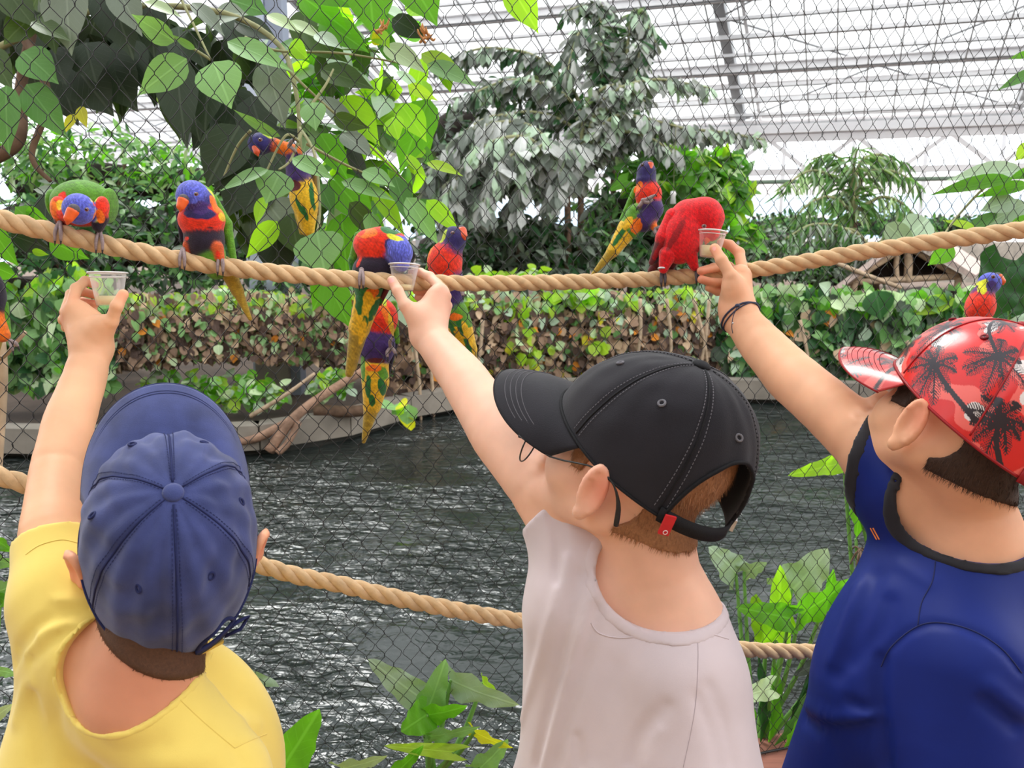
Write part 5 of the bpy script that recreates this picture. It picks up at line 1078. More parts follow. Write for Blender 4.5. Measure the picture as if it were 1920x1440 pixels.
# ================= leaves =================
def leaf_tmpl(kind, nr=5, nc=2, fold=.12, droop=.18, wav=0.):
    prof = {'ovate': lambda t: math.sin(PI*min(1, t/.90)**.80)**.75*(1 if t < .90 else 0)+(.10*(1-t)/.1 if t > .86 else 0),
            'lance': lambda t: math.sin(PI*t**.9)**.9, 'round': lambda t: math.sin(PI*t**.75)**.55,
            'heart': lambda t: (1.0-t)**.62*(1-math.exp(-(t+.12)*9)),
            'fish': lambda t: (.25+1.1*t if t < .7 else (1-t)/.3*1.02)}[kind]
    V = []; UV = []; Fc = []
    for i in range(nr+1):
        t = i/nr
        for j in range(-nc, nc+1):
            s = j/nc; w2 = max(.004, prof(t))*.5; x = s*w2; y = t; z = -droop*t*t+fold*abs(s)*w2*2*.5
            if kind == 'heart': y = t-(.22*abs(s)**1.3)*(1-t)**2*1.1
            if wav: z += wav*math.sin(t*17+s*2)*abs(s)*w2*2; x *= 1+wav*.6*math.sin(t*23)
            if kind == 'fish' and i == nr: y -= .12*(j % 2)
            V.append((x, y, z)); UV.append((.5+s*w2, t))
    m = 2*nc+1
    for i in range(nr):
        for j in range(2*nc): a = i*m+j; Fc.append((a, a+1, a+m+1, a+m))
    return np.array(V), np.array(Fc), np.array(UV)
TM = dict(ovate=leaf_tmpl('ovate', 9, 2, .14, .14), small=leaf_tmpl('ovate', 4, 1, .25, .2), lance=leaf_tmpl('lance', 5, 1, .2, .2), round=leaf_tmpl('round', 5, 1, .15, .15), ivy=leaf_tmpl('heart', 4, 1, .2, .2),
          fish=leaf_tmpl('fish', 4, 1, .25, .25), heart=leaf_tmpl('heart', 14, 4, .10, .22, .10), banana=leaf_tmpl('lance', 12, 2, .18, .30, .05), blade=leaf_tmpl('lance', 6, 1, .3, .35), long=leaf_tmpl('lance', 8, 2, .2, .35, .08))
LM = {}
def lm(key, col=None, **k):
    k.setdefault('vein', 1.18)
    if key not in LM: LM[key] = leaf_mat(key, S(*col), **k)
    return LM[key]
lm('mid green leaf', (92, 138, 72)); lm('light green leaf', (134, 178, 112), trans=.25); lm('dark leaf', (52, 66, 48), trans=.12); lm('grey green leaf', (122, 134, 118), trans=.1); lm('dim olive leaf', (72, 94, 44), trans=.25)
lm('lime leaf', (172, 220, 60), trans=.62); lm('lit green leaf', (112, 176, 50), trans=.55); lm('yellow leaf', (226, 216, 60), trans=.45); lm('pale leaf', (188, 208, 164), trans=.2); lm('silver leaf', (172, 174, 170), trans=.08, rough=.5); lm('silver dark leaf', (104, 112, 102), trans=.1)
lm('brown leaf', (150, 122, 102), trans=.1, rough=.8, vein=1.1); lm('dark brown leaf', (86, 68, 60), trans=.05, rough=.9, vein=1.1); lm('dry tan leaf', (196, 168, 140), trans=.1, rough=.8, vein=1.1); lm('orange leaf', (222, 140, 50), trans=.2, rough=.7); lm('deep green leaf', (50, 96, 52), trans=.25); lm('glaucous leaf', (168, 190, 164), trans=.15); lm('yellow green leaf', (182, 214, 74), trans=.5)
meshcache = {}
def tmesh(kind, mk, name='leaf'):
    if (kind, mk, name) not in meshcache:
        V, Fc, UV = TM[kind]; meshcache[(kind, mk, name)] = mesh(name, V, Fc, LM[mk], uv=UV)
    return meshcache[(kind, mk, name)]
def fr(pos, ax, nr_, L_, W_2):
    a = nrm(ax); n = np.asarray(nr_, float); n = nrm(n-a*np.dot(a, n)); x = np.cross(a, n); return np.array([x*W_2, a*L_, n*(L_*.5+W_2*.5)]), np.asarray(pos, float)
def place_leaf(root, kind, mk, pos, ax, n, L_, W_2, name='leaf', label=None):
    B, p = fr(pos, ax, n, L_, W_2); o = bpy.data.objects.new(name, tmesh(kind, mk, name)); COL.objects.link(o)
    if root is not None: o.parent = root; p = p-root_off(root)
    M4 = Matrix.Identity(4)
    for i in range(3):
        for j in range(3): M4[j][i] = B[i][j]
        M4[i][3] = p[i]
    o.matrix_basis = M4; return tag(o, label)
def HL(root, b, t, wpx, D, mk, kind='ovate', tilt=0., dd=0., facing=None, label=None):
    """one particular leaf: base and tip seen at b and t, width in pixels, at distance D"""
    a = P(b[0], b[1], D); c = P(t[0], t[1], D-dd); L_ = np.linalg.norm(c-a); ax = (c-a)/L_; n = -FWD if facing is None else np.asarray(facing); side = np.cross(ax, -FWD); n = nrm(n*math.cos(tilt)+side*math.sin(tilt))
    return place_leaf(root, kind, mk, a, ax, n, L_, wpx*D/F0/max(.35, math.cos(tilt)), label=label)
def stuff(root, name, items, label=None):
    """leaves past the first few hundred: one mesh per plant"""
    Vs, Fs, Us, Ms = [], [], [], []; mks = sorted({i[1] for i in items}); off = 0
    for kind, mk, pos, ax, n, L_, W_2 in items:
        V, Fc, UV = TM[kind]; B, p = fr(pos, ax, n, L_, W_2); Vs.append(V@B+p); Fs.append(Fc+off); Us.append(UV); Ms.append(np.full(len(Fc), mks.index(mk))); off += len(V)
    me = mesh(name, np.concatenate(Vs), np.concatenate(Fs), None, uv=np.concatenate(Us))
    for mk in mks: me.materials.append(LM[mk])
    me.polygons.foreach_set('material_index', np.concatenate(Ms).astype(np.int32)); return link(name, me, root, label, 'stuff')
def foliage(root, items, nparts):
    items = sorted(items, key=lambda i: -i[5]*i[6]/max(.5, i[2][1])**2 + .00002*i[2][1])
    cam_ = np.array([0, 0, CAMZ]); d = [np.linalg.norm(i[2]-cam_) for i in items]; o_ = sorted(range(len(items)), key=lambda k: d[k]-.6*rng.random()*.5)
    first = set(o_[:nparts])
    for k in o_[:nparts]: kind, mk, pos, ax, n, L_, W_2 = items[k]; place_leaf(root, kind, mk, pos, ax, n, L_, W_2)
    rest = [items[k] for k in o_[nparts:]]
    if rest: stuff(root, 'foliage', rest)
def scatter(ells, kind, mks, lpx, wr=.5, mode='any', down=.4, wts=None):
    """ells: (cx, cy, rx, ry, D, depth, n)"""
    out = []
    for cx, cy, rx, ry, D, dz, n in ells:
        for _ in range(n):
            while True:
                u, v, w2 = rng.uniform(-1, 1, 3)
                if u*u+v*v+w2*w2*.6 < 1: break
            Dd = D+w2*dz; p = P(cx+u*rx, cy+v*ry, Dd); L_ = lpx*rng.uniform(.7, 1.35)*D/F0
            outd = RGT*u*.8-UPV*v*.5-FWD*.6
            if mode == 'any': ax = outd*.6+rng.normal(0, .7, 3)-np.array([0, 0, down])
            elif mode == 'left': ax = -RGT*.75-np.array([0, 0, .65])+rng.normal(0, .28, 3)
            elif mode == 'right': ax = RGT*.45-np.array([0, 0, .9])+rng.normal(0, .28, 3)
            else: ax = np.array([0, 0, -1.])+rng.normal(0, .4, 3)
            n_ = -FWD*.8+np.array([0, 0, .9])+rng.normal(0, .55, 3)
            mk = mks[rng.choice(len(mks), p=wts)] if wts is not None else mks[rng.integers(len(mks))]
            out.append((kind, mk, p, ax, n_, L_, L_*wr*rng.uniform(.8, 1.2)))
    return out
def twig(root, pxs, r0, r1, mname, name='branch', n=30):
    c = spline([P(*q) for q in pxs], n); b = MB(); b.tube(c, np.linspace(r0, r1, len(c)), 7); return b.build(name, M[mname], root, smooth=True)
M['twig'] = mat('green twig', S(150, 150, 110), .8, .15, 40, .2); M['bark'] = mat('brown bark', S(116, 92, 76), .9, .3, 20, .8, 60); M['bark_lt'] = mat('pale bark', S(190, 166, 140), .9, .25, 16, .7, 60); M['dark_core'] = mat('light block core', S(46, 38, 34), 1, .4, 12, 1, 40); M['stem_green'] = mat('green stem', S(112, 160, 74), .5, .15, 10, .1)  # dark_core: light-blocking masses inside plants and the gable's stand-in shade

# ---------- overhanging broad-leaved branch, upper left ----------
ov = empty('overhanging_branch', P(60, -60, 1.9), 'broad-leaved branch hanging in from the top left behind the net', 'branch')
twig(ov, [(-60, 120, 1.95), (60, 60, 1.95), (200, 15, 1.9), (400, 20, 1.85), (520, 80, 1.8), (556, 180, 1.75), (566, 300, 1.72), (600, 425, 1.7)], .010, .0035, 'twig')
twig(ov, [(-20, 300, 1.9), (35, 260, 1.9), (40, 160, 1.95), (60, 60, 1.95)], .018, .012, 'bark')
twig(ov, [(40, 60, 1.95), (90, 180, 1.9), (60, 290, 1.9), (95, 340, 1.9)], .012, .005, 'bark')
for q in ([(330, -20, 1.7), (360, 40, 1.66), (395, 112, 1.62)], [(395, 112, 1.62), (340, 78, 1.60), (300, 60, 1.58)], [(460, 70, 1.75), (520, 95, 1.72), (640, 100, 1.7), (760, 120, 1.75)], [(520, 110, 1.7), (580, 170, 1.7), (680, 260, 1.75), (760, 340, 1.8)], [(565, 250, 1.62), (545, 300, 1.58), (523, 318, 1.55)], [(560, 265, 1.6), (535, 255, 1.56), (500, 320, 1.55)], [(562, 240, 1.7), (590, 290, 1.6), (600, 390, 1.55), (594, 436, 1.52)], [(585, 195, 1.6), (610, 160, 1.62), (625, 130, 1.65)], [(575, 270, 1.65), (650, 310, 1.65), (710, 335, 1.7)], [(470, 245, 1.6), (445, 275, 1.62), (420, 330, 1.62)]): twig(ov, q, .0035, .002, 'twig')
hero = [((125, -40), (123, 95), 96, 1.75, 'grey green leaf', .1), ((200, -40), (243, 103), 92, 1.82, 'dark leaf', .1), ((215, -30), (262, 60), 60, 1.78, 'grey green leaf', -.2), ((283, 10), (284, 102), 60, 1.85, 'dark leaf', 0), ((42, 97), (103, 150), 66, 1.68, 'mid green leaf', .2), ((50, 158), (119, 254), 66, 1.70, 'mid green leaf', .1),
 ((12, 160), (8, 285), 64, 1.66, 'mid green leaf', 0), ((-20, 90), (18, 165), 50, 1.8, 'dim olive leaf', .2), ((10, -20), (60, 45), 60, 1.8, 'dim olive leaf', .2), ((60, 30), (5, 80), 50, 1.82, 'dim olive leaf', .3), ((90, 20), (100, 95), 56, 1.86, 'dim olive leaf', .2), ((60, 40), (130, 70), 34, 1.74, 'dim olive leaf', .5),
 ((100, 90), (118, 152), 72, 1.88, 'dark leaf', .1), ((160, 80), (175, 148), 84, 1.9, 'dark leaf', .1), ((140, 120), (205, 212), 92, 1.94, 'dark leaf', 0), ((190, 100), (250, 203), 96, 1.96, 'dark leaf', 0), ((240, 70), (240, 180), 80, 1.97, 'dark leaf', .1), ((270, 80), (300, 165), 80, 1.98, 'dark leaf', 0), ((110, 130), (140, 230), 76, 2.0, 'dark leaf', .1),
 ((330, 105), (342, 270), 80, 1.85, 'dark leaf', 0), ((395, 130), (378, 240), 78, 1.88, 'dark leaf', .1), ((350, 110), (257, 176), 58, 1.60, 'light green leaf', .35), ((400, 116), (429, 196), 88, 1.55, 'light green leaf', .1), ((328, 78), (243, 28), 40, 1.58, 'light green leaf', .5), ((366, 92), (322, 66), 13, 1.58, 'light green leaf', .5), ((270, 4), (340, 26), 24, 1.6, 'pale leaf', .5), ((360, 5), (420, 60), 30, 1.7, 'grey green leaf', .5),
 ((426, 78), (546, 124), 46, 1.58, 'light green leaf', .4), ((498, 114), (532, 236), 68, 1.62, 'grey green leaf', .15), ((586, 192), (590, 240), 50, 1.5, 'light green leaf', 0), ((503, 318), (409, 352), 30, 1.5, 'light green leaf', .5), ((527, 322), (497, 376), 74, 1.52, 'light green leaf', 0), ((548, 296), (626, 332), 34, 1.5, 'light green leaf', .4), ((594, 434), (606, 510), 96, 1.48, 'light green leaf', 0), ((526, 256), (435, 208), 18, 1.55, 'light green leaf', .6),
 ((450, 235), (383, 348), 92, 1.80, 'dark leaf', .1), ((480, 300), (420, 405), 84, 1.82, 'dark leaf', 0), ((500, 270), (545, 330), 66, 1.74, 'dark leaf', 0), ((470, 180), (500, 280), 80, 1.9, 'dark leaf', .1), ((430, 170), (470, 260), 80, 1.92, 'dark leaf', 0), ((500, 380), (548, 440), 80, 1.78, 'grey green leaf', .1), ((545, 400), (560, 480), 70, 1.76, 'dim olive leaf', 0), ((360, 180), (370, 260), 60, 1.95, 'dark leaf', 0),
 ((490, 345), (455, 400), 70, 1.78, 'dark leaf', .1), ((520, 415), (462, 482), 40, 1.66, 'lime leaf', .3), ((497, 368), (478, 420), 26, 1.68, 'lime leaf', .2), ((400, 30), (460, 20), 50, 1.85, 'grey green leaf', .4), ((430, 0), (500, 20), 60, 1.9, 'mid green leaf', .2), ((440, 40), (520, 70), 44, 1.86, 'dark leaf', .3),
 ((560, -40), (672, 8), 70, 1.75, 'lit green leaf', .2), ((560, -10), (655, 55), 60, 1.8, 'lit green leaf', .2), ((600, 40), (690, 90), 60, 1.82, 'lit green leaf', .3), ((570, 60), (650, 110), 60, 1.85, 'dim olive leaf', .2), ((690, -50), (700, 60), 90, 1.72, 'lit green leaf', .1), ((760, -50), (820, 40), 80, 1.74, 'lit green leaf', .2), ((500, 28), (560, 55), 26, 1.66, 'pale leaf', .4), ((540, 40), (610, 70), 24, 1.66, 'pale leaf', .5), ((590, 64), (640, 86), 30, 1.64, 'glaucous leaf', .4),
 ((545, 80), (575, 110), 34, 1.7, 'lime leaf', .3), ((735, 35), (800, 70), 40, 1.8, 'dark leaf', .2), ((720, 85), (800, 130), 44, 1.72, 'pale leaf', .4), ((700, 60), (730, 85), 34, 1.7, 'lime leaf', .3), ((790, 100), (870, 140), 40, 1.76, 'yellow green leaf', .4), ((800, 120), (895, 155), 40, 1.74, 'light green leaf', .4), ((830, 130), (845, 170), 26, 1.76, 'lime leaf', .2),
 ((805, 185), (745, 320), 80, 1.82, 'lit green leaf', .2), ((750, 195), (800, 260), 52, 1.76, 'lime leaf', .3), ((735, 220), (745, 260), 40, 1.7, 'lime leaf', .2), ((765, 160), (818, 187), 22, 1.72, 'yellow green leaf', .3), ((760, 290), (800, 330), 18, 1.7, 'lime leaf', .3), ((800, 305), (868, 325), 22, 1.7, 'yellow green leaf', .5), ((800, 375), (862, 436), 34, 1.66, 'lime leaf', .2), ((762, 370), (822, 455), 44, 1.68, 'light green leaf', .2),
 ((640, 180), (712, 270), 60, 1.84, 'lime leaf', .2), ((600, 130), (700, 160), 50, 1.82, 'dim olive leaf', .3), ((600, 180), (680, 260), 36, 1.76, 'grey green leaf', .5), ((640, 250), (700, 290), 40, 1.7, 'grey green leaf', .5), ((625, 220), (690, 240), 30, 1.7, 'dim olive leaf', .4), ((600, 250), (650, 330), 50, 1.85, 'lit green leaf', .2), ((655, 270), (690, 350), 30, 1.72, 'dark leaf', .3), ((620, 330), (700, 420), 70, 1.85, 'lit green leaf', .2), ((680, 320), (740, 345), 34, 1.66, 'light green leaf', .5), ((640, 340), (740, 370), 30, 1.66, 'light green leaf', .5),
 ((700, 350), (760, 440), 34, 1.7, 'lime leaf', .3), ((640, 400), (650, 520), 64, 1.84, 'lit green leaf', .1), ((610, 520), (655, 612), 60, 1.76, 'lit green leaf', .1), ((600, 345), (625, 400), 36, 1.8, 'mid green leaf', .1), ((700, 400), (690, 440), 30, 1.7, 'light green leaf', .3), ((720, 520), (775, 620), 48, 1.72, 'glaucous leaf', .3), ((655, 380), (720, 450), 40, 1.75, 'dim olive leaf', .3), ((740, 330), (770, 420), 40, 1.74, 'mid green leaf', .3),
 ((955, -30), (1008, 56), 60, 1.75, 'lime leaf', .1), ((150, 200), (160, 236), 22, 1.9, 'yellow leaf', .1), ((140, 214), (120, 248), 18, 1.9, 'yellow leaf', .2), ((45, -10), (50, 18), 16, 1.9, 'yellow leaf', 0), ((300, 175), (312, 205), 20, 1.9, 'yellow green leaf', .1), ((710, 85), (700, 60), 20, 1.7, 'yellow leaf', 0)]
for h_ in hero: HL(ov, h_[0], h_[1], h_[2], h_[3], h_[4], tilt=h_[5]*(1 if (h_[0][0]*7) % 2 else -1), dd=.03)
fill = scatter([(690, 110, 120, 120, 2.15, .1, 52), (720, 290, 90, 130, 2.15, .1, 60), (650, 420, 70, 100, 2.1, .1, 36), (600, 60, 110, 80, 2.15, .1, 34), (590, 250, 60, 120, 2.1, .1, 26)], 'ovate', ['lit green leaf', 'lime leaf', 'mid green leaf', 'dim olive leaf', 'glaucous leaf'], 72, .5, 'any', .7)
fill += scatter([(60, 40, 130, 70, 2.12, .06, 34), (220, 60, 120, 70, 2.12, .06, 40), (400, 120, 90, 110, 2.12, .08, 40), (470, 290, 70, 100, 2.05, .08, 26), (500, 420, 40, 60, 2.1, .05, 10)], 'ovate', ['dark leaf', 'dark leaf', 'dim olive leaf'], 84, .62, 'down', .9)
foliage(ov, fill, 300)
# curled withered flowers
fb = MB()
for (x, y) in ((712, 55), (722, 50), (800, 62), (792, 72), (806, 70)):
    c = P(x, y, 1.66)
    for k in range(5): d_ = nrm(rng.normal(0, 1, 3)); fb.tube(spline([c, c+d_*.010, c+d_*.016+np.array([0, 0, .008])], 6), [.0022, .003, .003, .0025, .002, .001], 6)
fb.build('withered_flower', mat('withered petal', S(206, 150, 96), .8, .2, 60, .2), ov, smooth=True)
# second low spray, left
sp = empty('low_leaf_spray', P(-40, 480, 1.7), 'bright green leaf spray below the first bird at the left edge', 'branch')
twig(sp, [(-60, 520, 1.7), (20, 450, 1.65), (60, 400, 1.62), (120, 440, 1.6)], .004, .002, 'twig')
for h_ in [((60, 415), (25, 385), 40, 1.6, 'lit green leaf', .2), ((48, 395), (86, 412), 28, 1.6, 'lit green leaf', .3), ((85, 440), (84, 345), 44, 1.66, 'dark leaf', .1), ((92, 450), (162, 486), 46, 1.58, 'lit green leaf', .2), ((20, 440), (95, 470), 40, 1.62, 'dark leaf', .3), ((-20, 420), (28, 500), 50, 1.6, 'lit green leaf', .2), ((60, 470), (90, 478), 14, 1.6, 'lime leaf', .2), ((100, 360), (60, 352), 20, 1.62, 'grey green leaf', .5), ((-10, 500), (30, 520), 34, 1.6, 'lit green leaf', .2)]: HL(sp, *h_[:2], *h_[2:5], tilt=h_[5])
tw = MB(); tw.tube(spline([P(-60, 700, 1.46), P(5, 670, 1.45), P(25, 648, 1.44), P(48, 622, 1.44)], 10), .004, 6); o = tw.build('dead_twig', M['bark_lt'], smooth=True); tag(o, 'pale dead twig at the left edge under the cut-off bird', 'twig')
tw = MB(); tw.tube(spline([P(-8, 900, 1.5), P(4, 720, 1.5), P(0, 640, 1.5)], 12), .010, 8); o = tw.build('dead_pole', M['bark_lt'], smooth=True); tag(o, 'pale dead stem standing at the left edge below the twig', 'stem')

# ---------- shrubs behind the pond, left ----------
def shrub(name, label, ells, kind, mks, lpx, wr, nparts, mode='any', core=None, down=.4, wts=None, group='trees and shrubs behind the hedge', trunk=True, cat='shrub', dm=1.):
    ells = [(*e_[:4], e_[4]*dm, *e_[5:]) for e_ in ells]; core = [(*c_[:4], c_[4]*dm) for c_ in core] if core else core
    e = ells[0]; c = P(e[0], e[1], e[4]); root = empty(name, (c[0], c[1], WZ+.24), label, cat, group); it = scatter(ells, kind, mks, lpx, wr, mode, down, wts); foliage(root, it, nparts)
    b = MB(); z0 = WZ+.24
    if trunk:
        for k in range(3): b.tube(spline([(c[0]+.1*k-.1, c[1]+.2, z0), (c[0]+rng.normal(0, .15), c[1]+.2, (z0+c[2])/2), (c[0]+rng.normal(0, .4), c[1]+.1, c[2])], 10), np.linspace(.05, .02, 10), 7)
        b.build('stem', M['bark'], root, smooth=True)
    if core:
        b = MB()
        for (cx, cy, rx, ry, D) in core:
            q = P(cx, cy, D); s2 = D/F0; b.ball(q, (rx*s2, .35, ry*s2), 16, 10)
        o = b.build('inner_light_block', M['dark_core'], root, smooth=True)  # solid dark mass added inside the leaves to block light
    return root
shrub('leafy_shrub', 'light green small-leaved shrub behind the first two birds, its top against the bright roof', [(170, 300, 170, 62, 9.0, .6, 560), (360, 320, 110, 62, 8.8, .5, 330), (60, 290, 90, 60, 8.8, .5, 260)], 'lance', ['mid green leaf', 'light green leaf', 'pale leaf', 'lit green leaf', 'deep green leaf'], 24, .34, 290, core=[(160, 345, 150, 40, 9.6), (350, 350, 100, 36, 9.5)])
shrub('leafy_shrub', 'darker green shrub directly above the ivy hedge, behind the rope at the left', [(150, 420, 190, 80, 8.2, .4, 700), (380, 440, 170, 80, 8.1, .4, 560), (560, 480, 90, 60, 8.3, .4, 180), (150, 505, 260, 30, 7.9, .2, 300), (450, 525, 240, 24, 7.9, .2, 300)], 'lance', ['deep green leaf', 'mid green leaf', 'dark leaf', 'grey green leaf', 'light green leaf'], 24, .34, 290, core=[(150, 440, 180, 75, 8.8), (390, 450, 170, 75, 8.7), (620, 480, 160, 60, 9.0)], wts=[.3, .2, .25, .1, .15])

# ---------- hedge / ivy curtain on the bank ----------
hz = lambda x: (548 if x > 240 else 520+x*.1)
def hedge(name, label, x0, x1, top, bot, off, mks, wts, n, nparts, lpx=24, kind='ivy', topm=None):
    it = []; c = G((x0+x1)/2, 800, WZ+.24); root = empty(name, c, label, 'hedge', 'ivy hedge on the far bank')
    core = []
    for _ in range(n):
        x = rng.uniform(x0, x1); base = np.array([np.interp(x, [q[0] for q in BX], [q[1][k] for q in BX]) for k in range(3)]); Y = base[1]+off+rng.uniform(-.12, .12)+.05*math.sin(x/23)
        tp, bt_ = top(x), bot(x); y = tp+(bt_-tp)*rng.random()**1.0; Yo = Y+.25*max(0, 1-(y-tp)/50.)*rng.random(); p = at(x, y, Yo)
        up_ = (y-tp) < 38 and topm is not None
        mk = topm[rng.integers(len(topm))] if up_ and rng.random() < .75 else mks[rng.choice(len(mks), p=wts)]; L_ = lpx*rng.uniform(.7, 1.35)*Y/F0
        it.append((('ivy', 'small', 'round')[rng.integers(3)], mk, p, np.array([rng.normal(0, .5), -.35, -.8+rng.normal(0, .5)]), np.array([rng.normal(0, .4), -1, .6+rng.normal(0, .35)]), L_, L_*.85))
    foliage(root, it, nparts)
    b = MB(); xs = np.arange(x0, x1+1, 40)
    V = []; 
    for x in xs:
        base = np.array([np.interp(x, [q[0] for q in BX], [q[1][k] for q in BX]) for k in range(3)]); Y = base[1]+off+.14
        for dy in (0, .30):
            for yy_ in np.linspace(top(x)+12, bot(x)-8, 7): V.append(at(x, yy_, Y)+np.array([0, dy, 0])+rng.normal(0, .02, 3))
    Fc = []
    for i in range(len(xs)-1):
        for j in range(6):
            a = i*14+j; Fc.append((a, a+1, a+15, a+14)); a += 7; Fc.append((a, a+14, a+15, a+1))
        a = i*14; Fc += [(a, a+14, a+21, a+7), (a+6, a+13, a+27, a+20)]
    b.add(V, Fc); b.build('inner_light_block', M['dark_core'], root)  # dark filler put inside the hedge to stop light coming through
    return root
BX = [(x, G(x, y, WZ)) for x, y in [(-300, 862), (0, 860), (250, 868), (480, 856), (640, 832), (850, 775), (1100, 757), (1400, 757), (1700, 768), (2100, 775)]]
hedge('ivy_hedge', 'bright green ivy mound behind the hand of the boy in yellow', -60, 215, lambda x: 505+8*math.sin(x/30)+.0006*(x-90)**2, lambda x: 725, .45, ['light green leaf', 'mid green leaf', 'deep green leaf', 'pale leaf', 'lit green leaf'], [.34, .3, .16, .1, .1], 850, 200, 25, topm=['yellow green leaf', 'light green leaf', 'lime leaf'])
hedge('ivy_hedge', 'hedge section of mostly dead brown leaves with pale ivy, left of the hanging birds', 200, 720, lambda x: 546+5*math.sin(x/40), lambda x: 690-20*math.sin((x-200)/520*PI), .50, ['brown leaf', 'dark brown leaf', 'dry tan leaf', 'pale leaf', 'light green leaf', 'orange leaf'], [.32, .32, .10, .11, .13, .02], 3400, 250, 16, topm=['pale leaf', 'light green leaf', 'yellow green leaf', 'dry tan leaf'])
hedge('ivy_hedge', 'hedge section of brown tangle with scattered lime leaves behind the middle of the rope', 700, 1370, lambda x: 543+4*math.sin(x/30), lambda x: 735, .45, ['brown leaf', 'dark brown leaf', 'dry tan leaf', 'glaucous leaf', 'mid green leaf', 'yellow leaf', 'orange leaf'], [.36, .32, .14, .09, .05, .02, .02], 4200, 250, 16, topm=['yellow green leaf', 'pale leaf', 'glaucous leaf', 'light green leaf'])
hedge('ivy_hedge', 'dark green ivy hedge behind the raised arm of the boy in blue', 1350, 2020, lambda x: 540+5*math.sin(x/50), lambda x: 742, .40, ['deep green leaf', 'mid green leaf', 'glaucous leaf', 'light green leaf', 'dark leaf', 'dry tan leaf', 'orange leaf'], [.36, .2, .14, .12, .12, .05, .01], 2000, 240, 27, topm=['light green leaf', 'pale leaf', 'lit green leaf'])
# lime vine sprigs over the rope
sg = empty('lime_vine', at(1080, 560, 8.0), 'lime green vine trailing over the hedge just under the rope, right of centre', 'vine')
foliage(sg, scatter([(1075, 552, 50, 20, 8.95, .06, 52), (930, 515, 60, 7, 9.0, .06, 30), (1010, 512, 14, 12, 8.95, .05, 14), (975, 625, 20, 50, 8.8, .05, 14), (950, 575, 10, 20, 8.8, .05, 8), (1000, 660, 60, 22, 8.85, .06, 16), (1120, 640, 16, 20, 8.9, .05, 10)], 'round', ['yellow green leaf', 'lime leaf', 'yellow green leaf', 'pale leaf'], 21, .9, 'any', .4), 150)
twigb = MB()
for x0_, y0_, x1_, y1_ in ((770, 600, 790, 830), (800, 620, 812, 870), (905, 600, 880, 740), (1200, 560, 1190, 700), (1300, 560, 1330, 720), (470, 780, 590, 700), (1780, 600, 1840, 760), (1500, 600, 1520, 750), (1700, 640, 1760, 760), (1250, 560, 1255, 720), (1330, 560, 1300, 740)):
    Y = np.interp(x0_, [q[0] for q in BX], [q[1][1] for q in BX])+.2; twigb.tube(spline([at(x0_, y0_, Y), at((x0_+x1_)/2+6, (y0_+y1_)/2, Y-.05), at(x1_, y1_, Y)], 10), np.linspace(.022, .012, 10), 6)
tag(twigb.build('hanging_stems', M['bark_lt'], smooth=True, kind='stuff'), 'thin pale dead stems hanging down the face of the hedge', 'stems')
M['driftwood'] = mat('driftwood', S(156, 124, 104), .9, .35, 9, 1, 40, bdist=.01)
# driftwood on the kerb
dw = MB(); dw.tube(spline([at(690, 690, 6.9), at(600, 745, 6.7), at(545, 790, 6.55), at(505, 845, 6.5)], 20), np.linspace(.035, .05, 20), 9); dw.tube(spline([at(545, 790, 6.55), at(480, 822, 6.5), at(430, 830, 6.5)], 12), np.linspace(.045, .03, 12), 8); dw.tube(spline([at(560, 790, 6.55), at(540, 830, 6.5), at(520, 850, 6.45)], 8), .03, 7)
tag(dw.build('driftwood', M['driftwood'], smooth=True), 'weathered forked driftwood leaning over the kerb into the water', 'driftwood')
dw = MB(); dw.tube(spline([at(590, 768, 6.95), at(650, 772, 6.95), at(690, 768, 6.95)], 12), .055, 8); tag(dw.build('fallen_log', M['bark'], smooth=True), 'short brown log lying on the kerb right of the driftwood', 'log')
shrub('ground_ivy', 'pale and lime ground leaves under the brown hedge, right of the navy cap', [(430, 735, 110, 32, 7.1, .15, 260), (330, 720, 60, 30, 7.1, .1, 80), (620, 720, 40, 26, 7.1, .1, 70)], 'round', ['pale leaf', 'light green leaf', 'lit green leaf', 'yellow green leaf', 'glaucous leaf'], 20, .8, 220, trunk=False, cat='ground cover')
shrub('kerb_sprig', 'yellow and green sprig growing on the kerb below the hanging birds', [(755, 765, 30, 16, 6.5, .03, 7)], 'round', ['yellow leaf', 'lime leaf', 'light green leaf'], 34, .8, 7, trunk=False, cat='sprig')

